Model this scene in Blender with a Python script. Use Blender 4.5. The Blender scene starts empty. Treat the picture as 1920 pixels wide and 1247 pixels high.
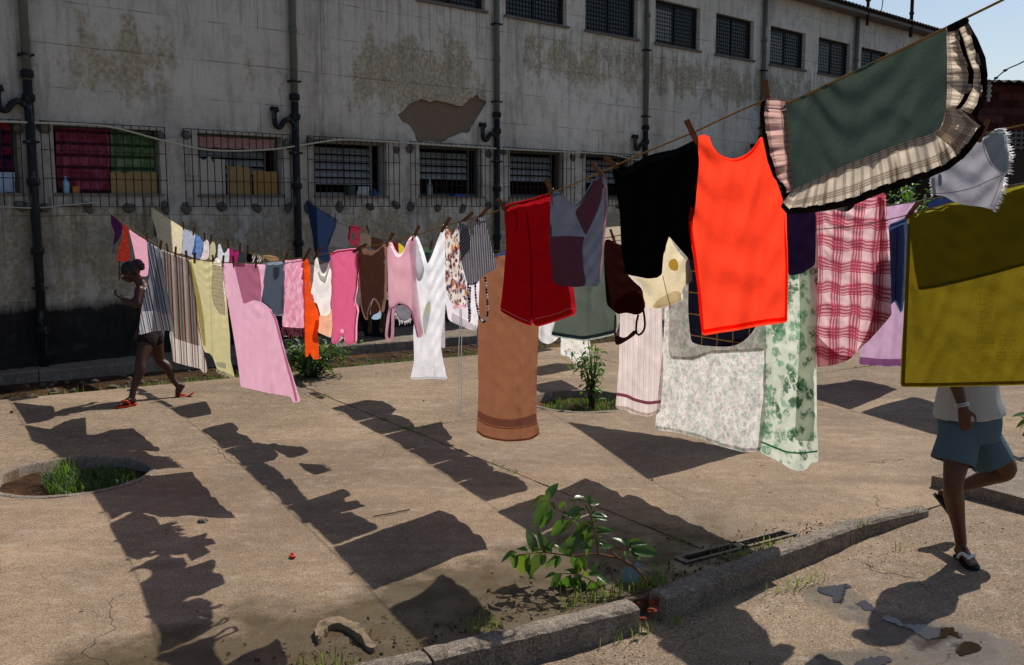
import bpy, bmesh, math, random
from mathutils import Vector, Matrix, noise
from mathutils.geometry import delaunay_2d_cdt
R = math.radians
rnd = random.Random(7)
scene = bpy.context.scene
COL = scene.collection

# ------------------------------------------------------------------ camera, sky, sun, exposure
F, CX, CY, HC = 1867.0, 960.0, 623.5, 2.1          # focal length in photo pixels, centre, eye height
PITCH = math.atan((CY - 385.0) / F)
cam_d = bpy.data.cameras.new('camera'); cam = bpy.data.objects.new('camera', cam_d); COL.objects.link(cam)
cam_d.sensor_width = 36.0; cam_d.lens = F / 1920 * 36.0; cam_d.clip_start = 0.05; cam_d.clip_end = 500
cam.location = (0, 0, HC); cam.rotation_euler = (math.pi / 2 - PITCH, 0, 0)
scene.camera = cam
SUN_AZ, SUN_EL = 41.0, 52.0                         # clockwise from +Y
world = bpy.data.worlds.new('World'); scene.world = world; world.use_nodes = True
wn = world.node_tree
sky = wn.nodes.new('ShaderNodeTexSky'); sky.sky_type = 'NISHITA'; sky.sun_disc = False
sky.sun_elevation = R(SUN_EL); sky.sun_rotation = R(SUN_AZ); sky.air_density = 1.0; sky.dust_density = 1.2; sky.ozone_density = 1.4
wn.nodes['Background'].inputs['Strength'].default_value = 0.098
wn.links.new(sky.outputs[0], wn.nodes['Background'].inputs[0])
SUN = Vector((math.sin(R(SUN_AZ)) * math.cos(R(SUN_EL)), math.cos(R(SUN_AZ)) * math.cos(R(SUN_EL)), math.sin(R(SUN_EL))))
sd = bpy.data.lights.new('sun', 'SUN'); sd.energy = 5.0; sd.angle = R(0.53); sd.color = (1.0, 0.94, 0.84)
so = bpy.data.objects.new('sun', sd); COL.objects.link(so); so.location = (8, 10, 20)
so.rotation_euler = SUN.to_track_quat('Z', 'Y').to_euler()
scene.view_settings.view_transform = 'Standard'; scene.view_settings.look = 'None'
scene.view_settings.exposure = 0.0; scene.view_settings.gamma = 1.0
scene.view_settings.use_curve_mapping = False
scene.cycles.max_bounces = 10; scene.cycles.transparent_max_bounces = 12
scene.cycles.use_denoising = True

# ------------------------------------------------------------------ geometry helpers
def ray(x, y):
    a = (x - CX) / F; b = (CY - y) / F
    return Vector((a, math.cos(PITCH) + b * math.sin(PITCH), -math.sin(PITCH) + b * math.cos(PITCH)))
def gnd(x, y, z=0.0):
    r = ray(x, y); t = (z - HC) / r.z
    return Vector((r.x * t, r.y * t, z))
def at(x, y, Y):
    r = ray(x, y); t = Y / r.y
    return Vector((r.x * t, Y, HC + r.z * t))
def C(h, k=1.0):
    h = h.lstrip('#'); o = []
    for i in (0, 2, 4):
        c = int(h[i:i + 2], 16) / 255
        o.append((c / 12.92 if c <= 0.04045 else ((c + 0.055) / 1.055) ** 2.4) * k)
    return (*o, 1.0)
def empty(name, loc, rz=0.0, parent=None):
    o = bpy.data.objects.new(name, None); COL.objects.link(o); o.empty_display_size = 0.1
    o.location = loc; o.rotation_euler = (0, 0, rz)
    if parent: o.parent = parent
    return o
def tag(o, label=None, cat=None, group=None, kind=None):
    if label: o['label'] = label
    if cat: o['category'] = cat
    if group: o['group'] = group
    if kind: o['kind'] = kind
    return o
def mesh_obj(name, verts, faces, mat, parent=None, loc=None, smooth=False, uvs=None):
    me = bpy.data.meshes.new(name)
    if loc is not None:
        L = Vector(loc); verts = [Vector(v) - L for v in verts]
    me.from_pydata([tuple(v) for v in verts], [], faces)
    if mat is not None:
        for m_ in (mat if isinstance(mat, (list, tuple)) else [mat]): me.materials.append(m_)
    if uvs:
        ul = me.uv_layers.new(name='UVMap')
        for lp in me.loops: ul.data[lp.index].uv = uvs[lp.vertex_index]
    if smooth: me.polygons.foreach_set('use_smooth', [True] * len(me.polygons))
    me.update()
    o = bpy.data.objects.new(name, me); COL.objects.link(o)
    if loc is not None: o.location = loc
    if parent: o.parent = parent
    return o
def child(name, mesh, parent, loc=(0, 0, 0), rot=(0, 0, 0), scale=(1, 1, 1)):
    o = bpy.data.objects.new(name, mesh); COL.objects.link(o); o.parent = parent
    o.location = loc; o.rotation_euler = rot; o.scale = scale
    return o
class MB:
    def __init__(s): s.v = []; s.f = []
    def add(s, vs, fs):
        b = len(s.v); s.v += [Vector(x) for x in vs]; s.f += [tuple(i + b for i in q) for q in fs]
    def box(s, a, b, jit=0.0):
        x0, y0, z0 = a; x1, y1, z1 = b
        vs = [Vector(p) for p in ((x0,y0,z0),(x1,y0,z0),(x1,y1,z0),(x0,y1,z0),(x0,y0,z1),(x1,y0,z1),(x1,y1,z1),(x0,y1,z1))]
        if jit: vs = [p + Vector((rnd.uniform(-jit,jit), rnd.uniform(-jit,jit), rnd.uniform(-jit,jit))) for p in vs]
        s.add(vs, [(0,3,2,1),(4,5,6,7),(0,1,5,4),(1,2,6,5),(2,3,7,6),(3,0,4,7)])
    def tube(s, pts, rad, n=6, caps=True):
        pts = [Vector(p) for p in pts]; rings = []; u = None
        for i, p in enumerate(pts):
            t = (pts[min(i+1, len(pts)-1)] - pts[max(i-1, 0)]).normalized()
            if u is None: u = t.cross(Vector((0,0,1)) if abs(t.z) < 0.9 else Vector((1,0,0)))
            u = (u - t*u.dot(t)).normalized(); w = t.cross(u)
            r = rad[i] if isinstance(rad, (list, tuple)) else rad
            rings.append([p + (u*math.cos(2*math.pi*k/n) + w*math.sin(2*math.pi*k/n))*r for k in range(n)])
        vs = [v for q in rings for v in q]; fs = []
        for i in range(len(pts)-1):
            for k in range(n):
                fs.append((i*n+k, i*n+(k+1)%n, (i+1)*n+(k+1)%n, (i+1)*n+k))
        if caps:
            fs.append(tuple(range(n-1, -1, -1))); fs.append(tuple((len(pts)-1)*n+k for k in range(n)))
        s.add(vs, fs)
    def build(s, name, mat, parent=None, loc=None, smooth=False):
        return mesh_obj(name, s.v, s.f, mat, parent, loc, smooth)
def bevel(o, w=0.01, seg=2):
    m = o.modifiers.new('bevel', 'BEVEL'); m.width = w; m.segments = seg; m.limit_method = 'ANGLE'; m.angle_limit = R(40)
    return o
def inside(p, poly):
    x, y = p; c = False; j = len(poly) - 1
    for i in range(len(poly)):
        xi, yi = poly[i]; xj, yj = poly[j]
        if (yi > y) != (yj > y) and x < (xj - xi) * (y - yi) / (yj - yi) + xi: c = not c
        j = i
    return c
def catmull(pts, n=6):
    P = [Vector(p) for p in pts]; o = []
    for i in range(len(P)-1):
        a, b, c, d = P[max(i-1,0)], P[i], P[i+1], P[min(i+2,len(P)-1)]
        for k in range(n):
            t = k / n
            o.append(0.5*((2*b) + (c-a)*t + (2*a-5*b+4*c-d)*t*t + (3*b-a-3*c+d)*t**3))
    o.append(P[-1]); return o
def densify(poly, step, closed=True, smooth=1):
    o = []; n = len(poly)
    for i in range(n if closed else n-1):
        a = Vector(poly[i]); b = Vector(poly[(i+1) % n]); k = max(1, int(round((b-a).length/step)))
        for j in range(k): o.append(a.lerp(b, j/k))
    if not closed: o.append(Vector(poly[-1]))
    for _ in range(smooth):
        m = len(o)
        o = [(o[i]*2 + o[(i-1) % m] + o[(i+1) % m])/4 if closed or 0 < i < m-1 else o[i] for i in range(m)]
    return o
def cdt_region(outers, holes, inner=(), eps=1e-5):
    """triangulate the region inside every outline of `outers` (union), outside `holes`; returns verts2d, tris"""
    vs = []; es = []
    for poly in list(outers) + list(holes):
        b = len(vs); vs += [Vector(p) for p in poly]; n = len(poly)
        es += [(b+i, b+(i+1) % n) for i in range(n)]
    vs += [Vector(p) for p in inner]
    v2, _, f2, *_r = delaunay_2d_cdt(vs, es, [], 0, eps)
    tr = []
    for f in f2:
        c = (v2[f[0]] + v2[f[1]] + v2[f[2]]) / 3
        if any(inside(c, q) for q in outers) and not any(inside(c, q) for q in holes): tr.append(tuple(f))
    used = sorted({i for f in tr for i in f}); mp = {i: k for k, i in enumerate(used)}
    out = []
    for f in tr:
        a, b, c = (v2[i] for i in f)
        if (b-a).cross(c-a) < 0: f = (f[0], f[2], f[1])
        out.append(tuple(mp[i] for i in f))
    return [v2[i] for i in used], out

# ------------------------------------------------------------------ node helpers
class NT:
    def __init__(s, name):
        s.mat = bpy.data.materials.new(name); s.mat.use_nodes = True; s.t = s.mat.node_tree; s.t.nodes.clear()
        s.out = s.t.nodes.new('ShaderNodeOutputMaterial')
    def n(s, typ, ins=None, **props):
        nd = s.t.nodes.new('ShaderNode' + typ)
        for k, v in props.items(): setattr(nd, k, v)
        for k, v in (ins or {}).items(): s.put(nd.inputs[k], v)
        return nd
    def put(s, sock, v):
        if isinstance(v, bpy.types.NodeSocket): s.t.links.new(v, sock)
        elif isinstance(v, bpy.types.Node): s.t.links.new(v.outputs[0], sock)
        else: sock.default_value = v
    def m(s, op, a, b=0.0, c=0.0, clamp=False):
        nd = s.n('Math', {0: a, 1: b, 2: c}, operation=op); nd.use_clamp = clamp; return nd.outputs[0]
    def mix(s, f, a, b, mode='MIX'):
        nd = s.n('MixRGB', {0: f, 1: a, 2: b}, blend_type=mode); return nd.outputs[0]
    def noise(s, vec, scale, detail=3, rough=0.55, dist=0.0):
        return s.n('TexNoise', {'Vector': vec, 'Scale': scale, 'Detail': detail, 'Roughness': rough, 'Distortion': dist}).outputs[0]
    def vor(s, vec, scale, feature='F1', out=0, rand=1.0):
        return s.n('TexVoronoi', {'Vector': vec, 'Scale': scale, 'Randomness': rand}, feature=feature).outputs[out]
    def step(s, v, a, b):
        return s.n('MapRange', {0: v, 1: a, 2: b}, clamp=True).outputs[0]
    def ramp(s, f, stops, interp='LINEAR'):
        nd = s.n('ValToRGB', {0: f}); cr = nd.color_ramp; cr.interpolation = interp
        while len(cr.elements) < len(stops): cr.elements.new(0.5)
        for e, (p, c) in zip(cr.elements, stops): e.position = p; e.color = c
        return nd.outputs[0]
    def sep(s, v):
        q = s.n('SeparateXYZ', {0: v}); return q.outputs
    def scale(s, v, sc):
        return s.n('VectorMath', {0: v, 1: sc}, operation='MULTIPLY').outputs[0]
    def bump(s, h, strength=0.3, dist=0.01):
        return s.n('Bump', {'Height': h, 'Strength': strength, 'Distance': dist}).outputs[0]
    def pbr(s, color, rough=0.8, normal=None, spec=0.3, metal=0.0):
        b = s.n('BsdfPrincipled', {'Base Color': color, 'Roughness': rough, 'Specular IOR Level': spec, 'Metallic': metal})
        if normal is not None: s.put(b.inputs['Normal'], normal)
        s.t.links.new(b.outputs[0], s.out.inputs[0]); return s.mat
def simple(name, col, rough=0.7, spec=0.3, var=0.15, scale=30, bump=0.15, metal=0.0):
    t = NT(name); g = t.n('TexCoord').outputs['Object']; nz = t.noise(g, scale, 4)
    c = t.mix(t.m('MULTIPLY', nz, var*2), col, tuple(x*0.45 for x in col[:3]) + (1,))
    return t.pbr(c, rough, t.bump(nz, bump, 0.004), spec, metal)
_cl = {}
def cloth(name, col, trans=0.5, pattern=None, wr=0.35, tcol=None, weave=500, **kw):
    """thin woven cloth: reflects and lets light through; pattern(t, uv, base) returns a colour socket"""
    t = NT(name); uv = t.n('TexCoord').outputs['UV']
    nz = t.noise(uv, 9, 4, 0.6)
    base = col
    if pattern: base = pattern(t, uv, col)
    f = t.m('MULTIPLY', t.noise(uv, 140, 2, 0.7), 0.22)
    dark = t.mix(1.0, base, (0.62, 0.62, 0.62, 1), 'MULTIPLY')
    base = t.mix(t.m('ADD', f, t.m('MULTIPLY', t.step(nz, 0.45, 0.75), 0.12)), base, dark)
    wob = t.m('ADD', t.m('MULTIPLY', t.noise(t.scale(uv, (1.0, 0.3, 1)), 9, 3, 0.5, 0.6), 1.3), t.m('MULTIPLY', t.noise(uv, 30, 3, 0.6, 0.8), 0.35))
    h = t.m('ADD', t.m('MULTIPLY', wob, 1.0), t.m('MULTIPLY', t.noise(uv, weave, 1, 0.5), 0.05))
    nrm = t.bump(h, min(1.0, wr*1.5), 0.014)
    d = t.n('BsdfDiffuse', {'Color': base, 'Roughness': 0.6, 'Normal': nrm})
    tb = base if tcol is None else t.mix(1.0, base, tcol, 'MULTIPLY')
    tr = t.n('BsdfTranslucent', {'Color': tb, 'Normal': nrm})
    mx = t.n('MixShader', {0: trans, 1: d.outputs[0], 2: tr.outputs[0]})
    t.t.links.new(mx.outputs[0], t.out.inputs[0]); return t.mat
# pattern makers -----------------------------------------------------
def P_stripes(period, stops, angle=0.0, wob=0.004):
    def f(t, uv, base):
        x, y, _ = t.sep(uv)
        if angle: x = t.m('ADD', t.m('MULTIPLY', x, math.cos(angle)), t.m('MULTIPLY', y, math.sin(angle)))
        x = t.m('ADD', x, t.m('MULTIPLY', t.noise(uv, 12, 2), wob))
        ph = t.m('FRACT', t.m('DIVIDE', x, period))
        return t.ramp(ph, stops, 'CONSTANT')
    return f
def P_plaid(period, c0, cb, cl, band=0.42, yper=None, thin=7.0, warp=0.0):
    def f(t, uv, base):
        x, y, _ = t.sep(uv)
        x = t.m('ADD', x, t.m('MULTIPLY', t.m('SUBTRACT', t.noise(uv, 3.2, 2), 0.5), warp)); y = t.m('ADD', y, t.m('MULTIPLY', t.m('SUBTRACT', t.noise(t.scale(uv, (1, .5, 1)), 4.0, 2), 0.5), warp*1.6))
        def bands(v, p):
            ph = t.m('FRACT', t.m('DIVIDE', v, p))
            b = t.m('LESS_THAN', ph, band)
            ln = t.m('MULTIPLY', b, t.m('GREATER_THAN', t.m('FRACT', t.m('MULTIPLY', ph, thin/band*0.5)), 0.5))
            return b, ln
        bx, lx = bands(x, period); by, ly = bands(y, yper or period)
        c = t.mix(t.m('MULTIPLY', t.m('ADD', bx, by), 0.38, clamp=True), c0, cb)
        return t.mix(t.m('MULTIPLY', t.m('MAXIMUM', lx, ly), 0.75), c, cl)
    return f
def P_floral(scale, cols, dens=0.35, leaf=None, size=0.32, strength=1.0):
    def f(t, uv, base):
        w = t.n('VectorMath', {0: uv, 1: t.scale(t.n('TexNoise', {'Vector': uv, 'Scale': scale*2.4, 'Detail': 2}).outputs[1], (0.5/scale,)*3)}, operation='ADD').outputs[0]
        c = base
        for i, k in enumerate(cols):
            q = t.n('Mapping', {'Vector': w, 'Location': (i*3.7, i*1.9, 0)}).outputs[0]
            d = t.vor(q, scale*(1 + 0.35*i)); clump = t.step(t.noise(q, scale*0.33, 1), 0.62-dens*0.5, 0.66-dens*0.5)
            m_ = t.m('MULTIPLY', t.m('SUBTRACT', 1.0, t.step(d, size*0.75, size)), clump)
            fine = t.step(t.noise(q, scale*5, 2), 0.35, 0.5)
            c = t.mix(t.m('MULTIPLY', t.m('MULTIPLY', m_, fine), strength), c, k)
        return c
    return f
def P_dots(scale, k, r=0.2):
    def f(t, uv, base):
        d = t.vor(uv, scale, rand=0.25)
        return t.mix(t.m('SUBTRACT', 1.0, t.step(d, r*0.8, r)), base, k)
    return f
def P_mottle(k, scale=10, lo=0.45, hi=0.6):
    def f(t, uv, base): return t.mix(t.step(t.noise(uv, scale, 4, 0.6), lo, hi), base, k)
    return f
# ------------------------------------------------------------------ ground materials
E1 = Vector((math.sin(R(57)), math.cos(R(57)), 0)); E2 = Vector((math.cos(R(57)), -math.sin(R(57)), 0))
def pe(a, b, z=0.0): return Vector((E1.x*a + E2.x*b, E1.y*a + E2.y*b, z))
def to_e(p): return (p.x*E1.x + p.y*E1.y, p.x*E2.x + p.y*E2.y)
def concrete(name, c1, c2, wet=True, seedloc=0.0, damp=()):
    t = NT(name); pos = t.n('NewGeometry').outputs['Position']
    q = t.n('Mapping', {'Vector': pos, 'Location': (seedloc, seedloc*0.7, 0)}).outputs[0]
    big = t.noise(q, 0.55, 5, 0.62, 0.6); mid = t.noise(q, 2.6, 5, 0.65); fine = t.noise(q, 26, 5, 0.7); grit = t.noise(q, 190, 3, 0.75)
    c = t.mix(t.step(big, 0.3, 0.7), c1, c2)
    huge = t.noise(q, 0.27, 4, 0.6, 1.0); c = t.mix(t.m('MULTIPLY', t.step(huge, 0.42, 0.66), 0.7), c, tuple(v*0.5 for v in c1[:3]) + (1,))
    sweep = t.noise(t.n('Mapping', {'Vector': q, 'Rotation': (0, 0, R(-33)), 'Scale': (0.35, 1.5, 1)}).outputs[0], 1.3, 6, 0.7, 0.8)
    c = t.mix(t.m('MULTIPLY', t.step(sweep, 0.45, 0.68), 0.7), c, tuple(v*0.55 for v in c1[:3]) + (1,))
    c = t.mix(t.m('MULTIPLY', t.step(mid, 0.42, 0.72), 0.45), c, C('#6a5a4c'))
    pale = t.m('MULTIPLY', t.step(t.noise(t.scale(q, (1, 1.7, 1)), 1.5, 6, 0.75, 1.2), 0.54, 0.74), t.step(fine, 0.4, 0.62))
    c = t.mix(t.m('MULTIPLY', pale, 0.85), c, C('#bdb0a2'))
    c = t.mix(t.m('MULTIPLY', t.step(fine, 0.5, 0.7), 0.6), c, C('#453a30'))
    c = t.mix(t.m('MULTIPLY', t.step(grit, 0.54, 0.68), 0.7), c, C('#3e342b'))
    c = t.mix(t.m('MULTIPLY', t.step(grit, 0.46, 0.3), 0.5), c, C('#cdbfae'))
    blot = t.noise(q, 9.5, 4, 0.7); c = t.mix(t.m('MULTIPLY', t.step(blot, 0.5, 0.72), 0.28), c, tuple(v*0.5 for v in c1[:3]) + (1,)); c = t.mix(t.m('MULTIPLY', t.step(blot, 0.47, 0.28), 0.25), c, C('#c0b09f'))
    spots = t.m('MULTIPLY', t.m('SUBTRACT', 1.0, t.step(t.vor(q, 3.3), 0.05, 0.09)), t.step(t.noise(q, 1.1, 2), 0.5, 0.56))
    c = t.mix(t.m('MULTIPLY', spots, 0.7), c, C('#2c241e'))
    crack = t.m('MULTIPLY', t.m('SUBTRACT', 1.0, t.step(t.n('TexVoronoi', {'Vector': t.n('VectorMath', {0: q, 1: t.scale(t.n('TexNoise', {'Vector': q, 'Scale': 1.6, 'Detail': 5}).outputs[1], (0.9, 0.9, 0))}, operation='ADD').outputs[0], 'Scale': 0.42}, feature='DISTANCE_TO_EDGE').outputs[0], 0.0005, 0.0022)), t.step(t.noise(q, 0.8, 2), 0.52, 0.58))
    c = t.mix(t.m('MULTIPLY', crack, 0.6), c, C('#231c17'))
    g2 = t.noise(q, 85, 3, 0.8); c = t.mix(t.m('MULTIPLY', t.step(g2, 0.52, 0.64), 0.55), c, C('#3a3028')); c = t.mix(t.m('MULTIPLY', t.step(g2, 0.47, 0.36), 0.4), c, C('#cbbba8'))
    h = t.m('ADD', t.m('ADD', t.m('MULTIPLY', fine, 0.35), t.m('MULTIPLY', grit, 0.3)), t.m('SUBTRACT', t.m('MULTIPLY', mid, 0.6), t.m('MULTIPLY', crack, 1.5)))
    rough = 0.92
    if wet:
        x, y, _ = t.sep(pos)
        e2 = t.m('ADD', t.m('MULTIPLY', x, E2.x), t.m('MULTIPLY', y, E2.y))
        e1 = t.m('ADD', t.m('MULTIPLY', x, E1.x), t.m('MULTIPLY', y, E1.y))
        e2 = t.m('ADD', e2, t.m('MULTIPLY', t.m('SUBTRACT', t.noise(pos, 1.3, 6, 0.68), 0.5), 1.7))
        w = t.m('MULTIPLY', t.step(e2, -5.0, -4.72), t.step(e1, 5.0, 4.4))
        c = t.mix(t.m('MULTIPLY', w, 0.8), c, t.mix(t.noise(q, 7, 5, 0.75), C('#1d180f'), C('#57492c')))
        rough = t.m('SUBTRACT', 0.92, t.m('MULTIPLY', w, t.m('MULTIPLY', t.step(t.noise(q, 4, 4), 0.4, 0.6), 0.6)))
        h = t.m('MULTIPLY', h, t.m('SUBTRACT', 1.0, t.m('MULTIPLY', w, 0.5)))
    for px, py, rad in damp:
        g_ = gnd(px, py, -0.05); d = t.n('VectorMath', {0: pos, 1: (g_.x, g_.y, -0.05)}, operation='DISTANCE').outputs['Value']
        d = t.m('ADD', d, t.m('MULTIPLY', t.m('SUBTRACT', t.noise(pos, 3.5, 5, 0.7), 0.5), rad*1.6))
        w = t.step(d, rad, rad*0.72); c = t.mix(t.m('MULTIPLY', w, 0.62), c, C('#2b241c')); rough = t.m('SUBTRACT', rough, t.m('MULTIPLY', w, 0.3))
    return t.pbr(c, rough, t.bump(h, 0.6, 0.012), 0.25)
M_slab = concrete('courtyard_concrete', C('#806a52'), C('#a68c71'))
M_path = concrete('path_concrete', C('#78644f'), C('#9a8268'), wet=False, seedloc=13.0, damp=[(1572, 1112, .20), (1612, 1138, .14), (1700, 1172, .26), (1775, 1190, .28), (1820, 1215, .36), (1640, 1238, .25)])
M_kerb = concrete('kerb_concrete', C('#6f645a'), C('#8a7e73'), wet=False, seedloc=5.0)
def soil_mat():
    t = NT('soil'); p = t.n('NewGeometry').outputs['Position']
    n1 = t.noise(p, 3, 5, 0.7); n2 = t.noise(p, 40, 4, 0.7)
    c = t.ramp(n1, [(0.3, C('#1f1812')), (0.55, C('#4a3626')), (0.75, C('#7a5638'))])
    c = t.mix(t.m('MULTIPLY', t.step(n2, 0.5, 0.7), 0.6), c, C('#18120d'))
    return t.pbr(c, 0.95, t.bump(t.m('ADD', n1, n2), 0.9, 0.03), 0.1)
M_soil = soil_mat()
M_dark = simple('dark_void', C('#0b0b0b'), 0.9, 0.1)

# ------------------------------------------------------------------ ground, slabs, kerb, path
g = mesh_obj('ground', [(-150, -60, -0.18), (150, -60, -0.18), (150, 220, -0.18), (-150, 220, -0.18)], [(0, 1, 2, 3)], M_soil)
tag(g, kind='structure')
HOLE1 = Vector((-3.44, 7.60, 0)); HOLE2 = Vector((0.79, 10.60, 0))
def circ(c, r, n=48, wob=0.0):
    return [Vector((c.x + (r + wob*math.sin(5*a) )*math.cos(a), c.y + (r + wob*math.sin(3*a+1))*math.sin(a))) for a in (2*math.pi*k/n for k in range(n))]
holes = [circ(HOLE1, 0.56, wob=0.012), circ(HOLE2, 0.58, wob=0.015)]
def slot(a, b, w):   # slot in the drain along the kerb, e1 from a to b
    return [Vector(pe(x, y).xy) for x, y in ((a, -4.27), (b, -4.27), (b, -4.27 + w), (a, -4.27 + w))]
slots = [slot(3.98, 4.40, 0.065), slot(4.46, 4.86, 0.065)]
pav = empty('courtyard_pavement', (0, 0, 0)); tag(pav, kind='structure')
L1 = [-12.4, -8.25, -4.1, 0.05, 4.2, 8.4, 12.6, 16.8, 21.0, 25.2]; L2 = [-12.0, -8.32, -3.93]
gap = 0.009
kl = lambda a: -3.825 + 0.05*(a - 3.2)
kr = lambda a: -3.845 - 0.115*(min(a, 5.3) - 3.4)
kin = lambda a: min(-3.93, kr(a) - 0.02) if a > 3.4 else -3.93
for i in range(len(L1) - 1):
    for j in range(len(L2) - 1):
        a0, a1, b0, b1 = L1[i] + gap, L1[i+1] - gap, L2[j] + gap, L2[j+1] - gap
        # slightly chipped, uneven outline
        near = [(a1, b1), (a0, b1)] if j == 0 else [(a1 + (a0 - a1)*k/14, kin(a1 + (a0 - a1)*k/14)) for k in range(15)]
        poly = [pe(x, y).xy for x, y in [(a0, b0), (a1, b0)] + near]
        poly = densify(poly, 0.14, True, 0)
        poly = [p + Vector((noise.noise((p.x*5, p.y*5, i)), noise.noise((p.x*5, p.y*5, 7 + j))))*0.011 for p in poly]
        v2, tr = cdt_region([poly], holes + slots)
        dz = rnd.uniform(-0.004, 0.004); n = len(v2)
        me = bmesh.new(); bv = [me.verts.new((p.x, p.y, dz)) for p in v2]
        for f in tr: me.faces.new([bv[k] for k in f])
        edge = [e for e in me.edges if len(e.link_faces) == 1]
        r_ = bmesh.ops.extrude_edge_only(me, edges=edge)
        for v in r_['geom']:
            if isinstance(v, bmesh.types.BMVert): v.co.z = -0.24
        bmesh.ops.recalc_face_normals(me, faces=me.faces)
        m_ = bpy.data.meshes.new('paving_slab'); me.to_mesh(m_); me.free(); m_.materials.append(M_slab)
        so_ = bpy.data.objects.new('paving_slab', m_); COL.objects.link(so_); so_.parent = pav
# raised lip of the drain along the kerb
db = MB()
def lip(a0, a1, b0, b1, z=0.011):
    vs = [pe(a0, b0), pe(a1, b0), pe(a1, b1), pe(a0, b1)]
    db.add([Vector((v.x, v.y, 0.004)) for v in vs] + [Vector((v.x, v.y, z)) for v in vs], [(4,5,6,7),(0,1,5,4),(1,2,6,5),(2,3,7,6),(3,0,4,7)])
for a0, a1 in ((3.94, 3.978), (4.402, 4.458), (4.862, 4.90)): lip(a0, a1, -4.295, -4.18)
for c0, c1 in ((-4.295, -4.272), (-4.203, -4.18)): lip(3.979, 4.861, c0, c1)
dr = db.build('drain_frame', M_kerb); tag(dr, 'dark slotted drain let into the pavement along the kerb', 'drain')
# rims and soil in the planting holes
def planting_hole(c, r, label):
    root = empty('planting_hole', (c.x, c.y, 0)); tag(root, label, 'planter')
    mb = MB(); n = 64; prof = [(r - 0.004, -0.2), (r - 0.004, 0.003), (r + 0.010, 0.009), (r + 0.04, 0.008), (r + 0.055, 0.002)]
    vs = []
    for k in range(n):
        a = 2*math.pi*k/n; w = 0.012*noise.noise((math.cos(a)*3, math.sin(a)*3, r))
        for q, z in prof: vs.append(((q + w + 0.012*math.sin(5*a))*math.cos(a), (q + w + 0.015*math.sin(3*a+1))*math.sin(a), z + 0.006*noise.noise((a*4, q*9, 1)) * (z > 0)))
    m = len(prof)
    mb.add(vs, [(k*m+i, ((k+1) % n)*m+i, ((k+1) % n)*m+i+1, k*m+i+1) for k in range(n) for i in range(m-1)])
    mb.build('rim', M_kerb, root, smooth=True)
    vs = []; fs = []; N = 24
    for i in range(9):
        for k in range(N):
            a = 2*math.pi*k/N; q = (r + 0.03)*i/8
            vs.append((q*math.cos(a), q*math.sin(a), -0.085 + 0.05*noise.noise((q*math.cos(a)*4 + c.x, q*math.sin(a)*4, 3))))
    for i in range(8):
        for k in range(N): fs.append((i*N+k, (i+1)*N+k, (i+1)*N+(k+1) % N, i*N+(k+1) % N))
    mesh_obj('soil_bed', vs, fs, M_soil, root, smooth=True)
    return root
planting_hole(HOLE1, 0.56, 'round planting hole with a concrete rim, half filled by grass, beside the long shadow')
planting_hole(HOLE2, 0.58, 'round planting hole with a concrete rim at the foot of the thin leafy shrub')
# the path beyond the kerb, its kerb stones, and the raised pavement
def path_z(e1): return -0.10 + 0.015*min(1, max(0, (e1 - 2.5)/2.5)) + 0.067*min(1, max(0, (e1 - 4.9)/1.2))
vs = []; fs = []; na, nb = 60, 22
for i in range(na + 1):
    for j in range(nb + 1):
        a = -4 + 18*i/na; s0 = kin(a) - 0.03; b = s0 + (2.05 - s0)*j/nb
        z = path_z(a) + 0.012*noise.noise((a*1.2, b*1.2, 0)) + 0.004*noise.noise((a*5, b*5, 2))
        if j == 0 and 6.0 < a < 6.55: z = max(z, -0.012)
        vs.append(pe(a, b, z))
for i in range(na):
    for j in range(nb): fs.append((i*(nb+1)+j, i*(nb+1)+j+1, (i+1)*(nb+1)+j+1, (i+1)*(nb+1)+j))
pth = mesh_obj('path', vs, fs, M_path, smooth=True); tag(pth, kind='structure')
def stone(name, a0, a1, b0, b1, z0, z1a, z1b, mat, parent, seed, chip=0.012, skew=None):
    n = max(4, int((a1-a0)/0.06)); m = 4; vs = []; fs = []
    for i in range(n + 1):
        a = a0 + (a1-a0)*i/n; zt = z1a + (z1b-z1a)*i/n
        ring = [(b0, z0), (b0, zt - 0.012), (b0 + 0.014, zt), (b0 + (b1-b0)*0.5, zt + 0.004), (b1 - 0.016, zt), (b1, zt - 0.016), (b1 + 0.004, (z0 + zt)/2), (b1, z0)]
        for k, (b, z) in enumerate(ring):
            if skew: b += skew(a)
            w = noise.noise((a*9 + seed, b*9, z*9))*chip + noise.noise((a*31, b*31, z*31 + seed))*chip*0.4
            vs.append(pe(a + w*0.3, b + w, z + (w if 0 < k < 7 else 0)))
    q = 8
    for i in range(n):
        for k in range(q - 1): fs.append((i*q+k, i*q+k+1, (i+1)*q+k+1, (i+1)*q+k))
    fs.append(tuple(range(q))[::-1]); fs.append(tuple(n*q + k for k in range(q)))
    return mesh_obj(name, vs, fs, mat, parent)
kerb = empty('kerb', (0, 0, 0)); tag(kerb, kind='structure')
kl = lambda a: -3.825 + 0.05*(a - 3.2)
kr = lambda a: -3.845 - 0.115*(min(a, 5.3) - 3.4)
cuts = [-1.4, 0.6, 2.05, 3.23]
for i in range(3): stone('kerbstone', cuts[i] + 0.005, cuts[i+1] - 0.005, -0.066, 0.066, -0.3, 0.05, 0.048, M_kerb, kerb, i*3.1, 0.016, kl)
stone('kerbstone', 3.42, 4.15, -0.07, 0.07, -0.3, 0.046, 0.05, M_kerb, kerb, 9.0, 0.02, kr)
stone('kerbstone', 4.16, 5.17, -0.062, 0.062, -0.3, 0.056, 0.05, M_kerb, kerb, 11.0, 0.014, kr)
stone('kerbstone', 5.18, 6.02, -0.058, 0.058, -0.3, 0.05, 0.032, M_kerb, kerb, 15.0, 0.012, kr)
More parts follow.
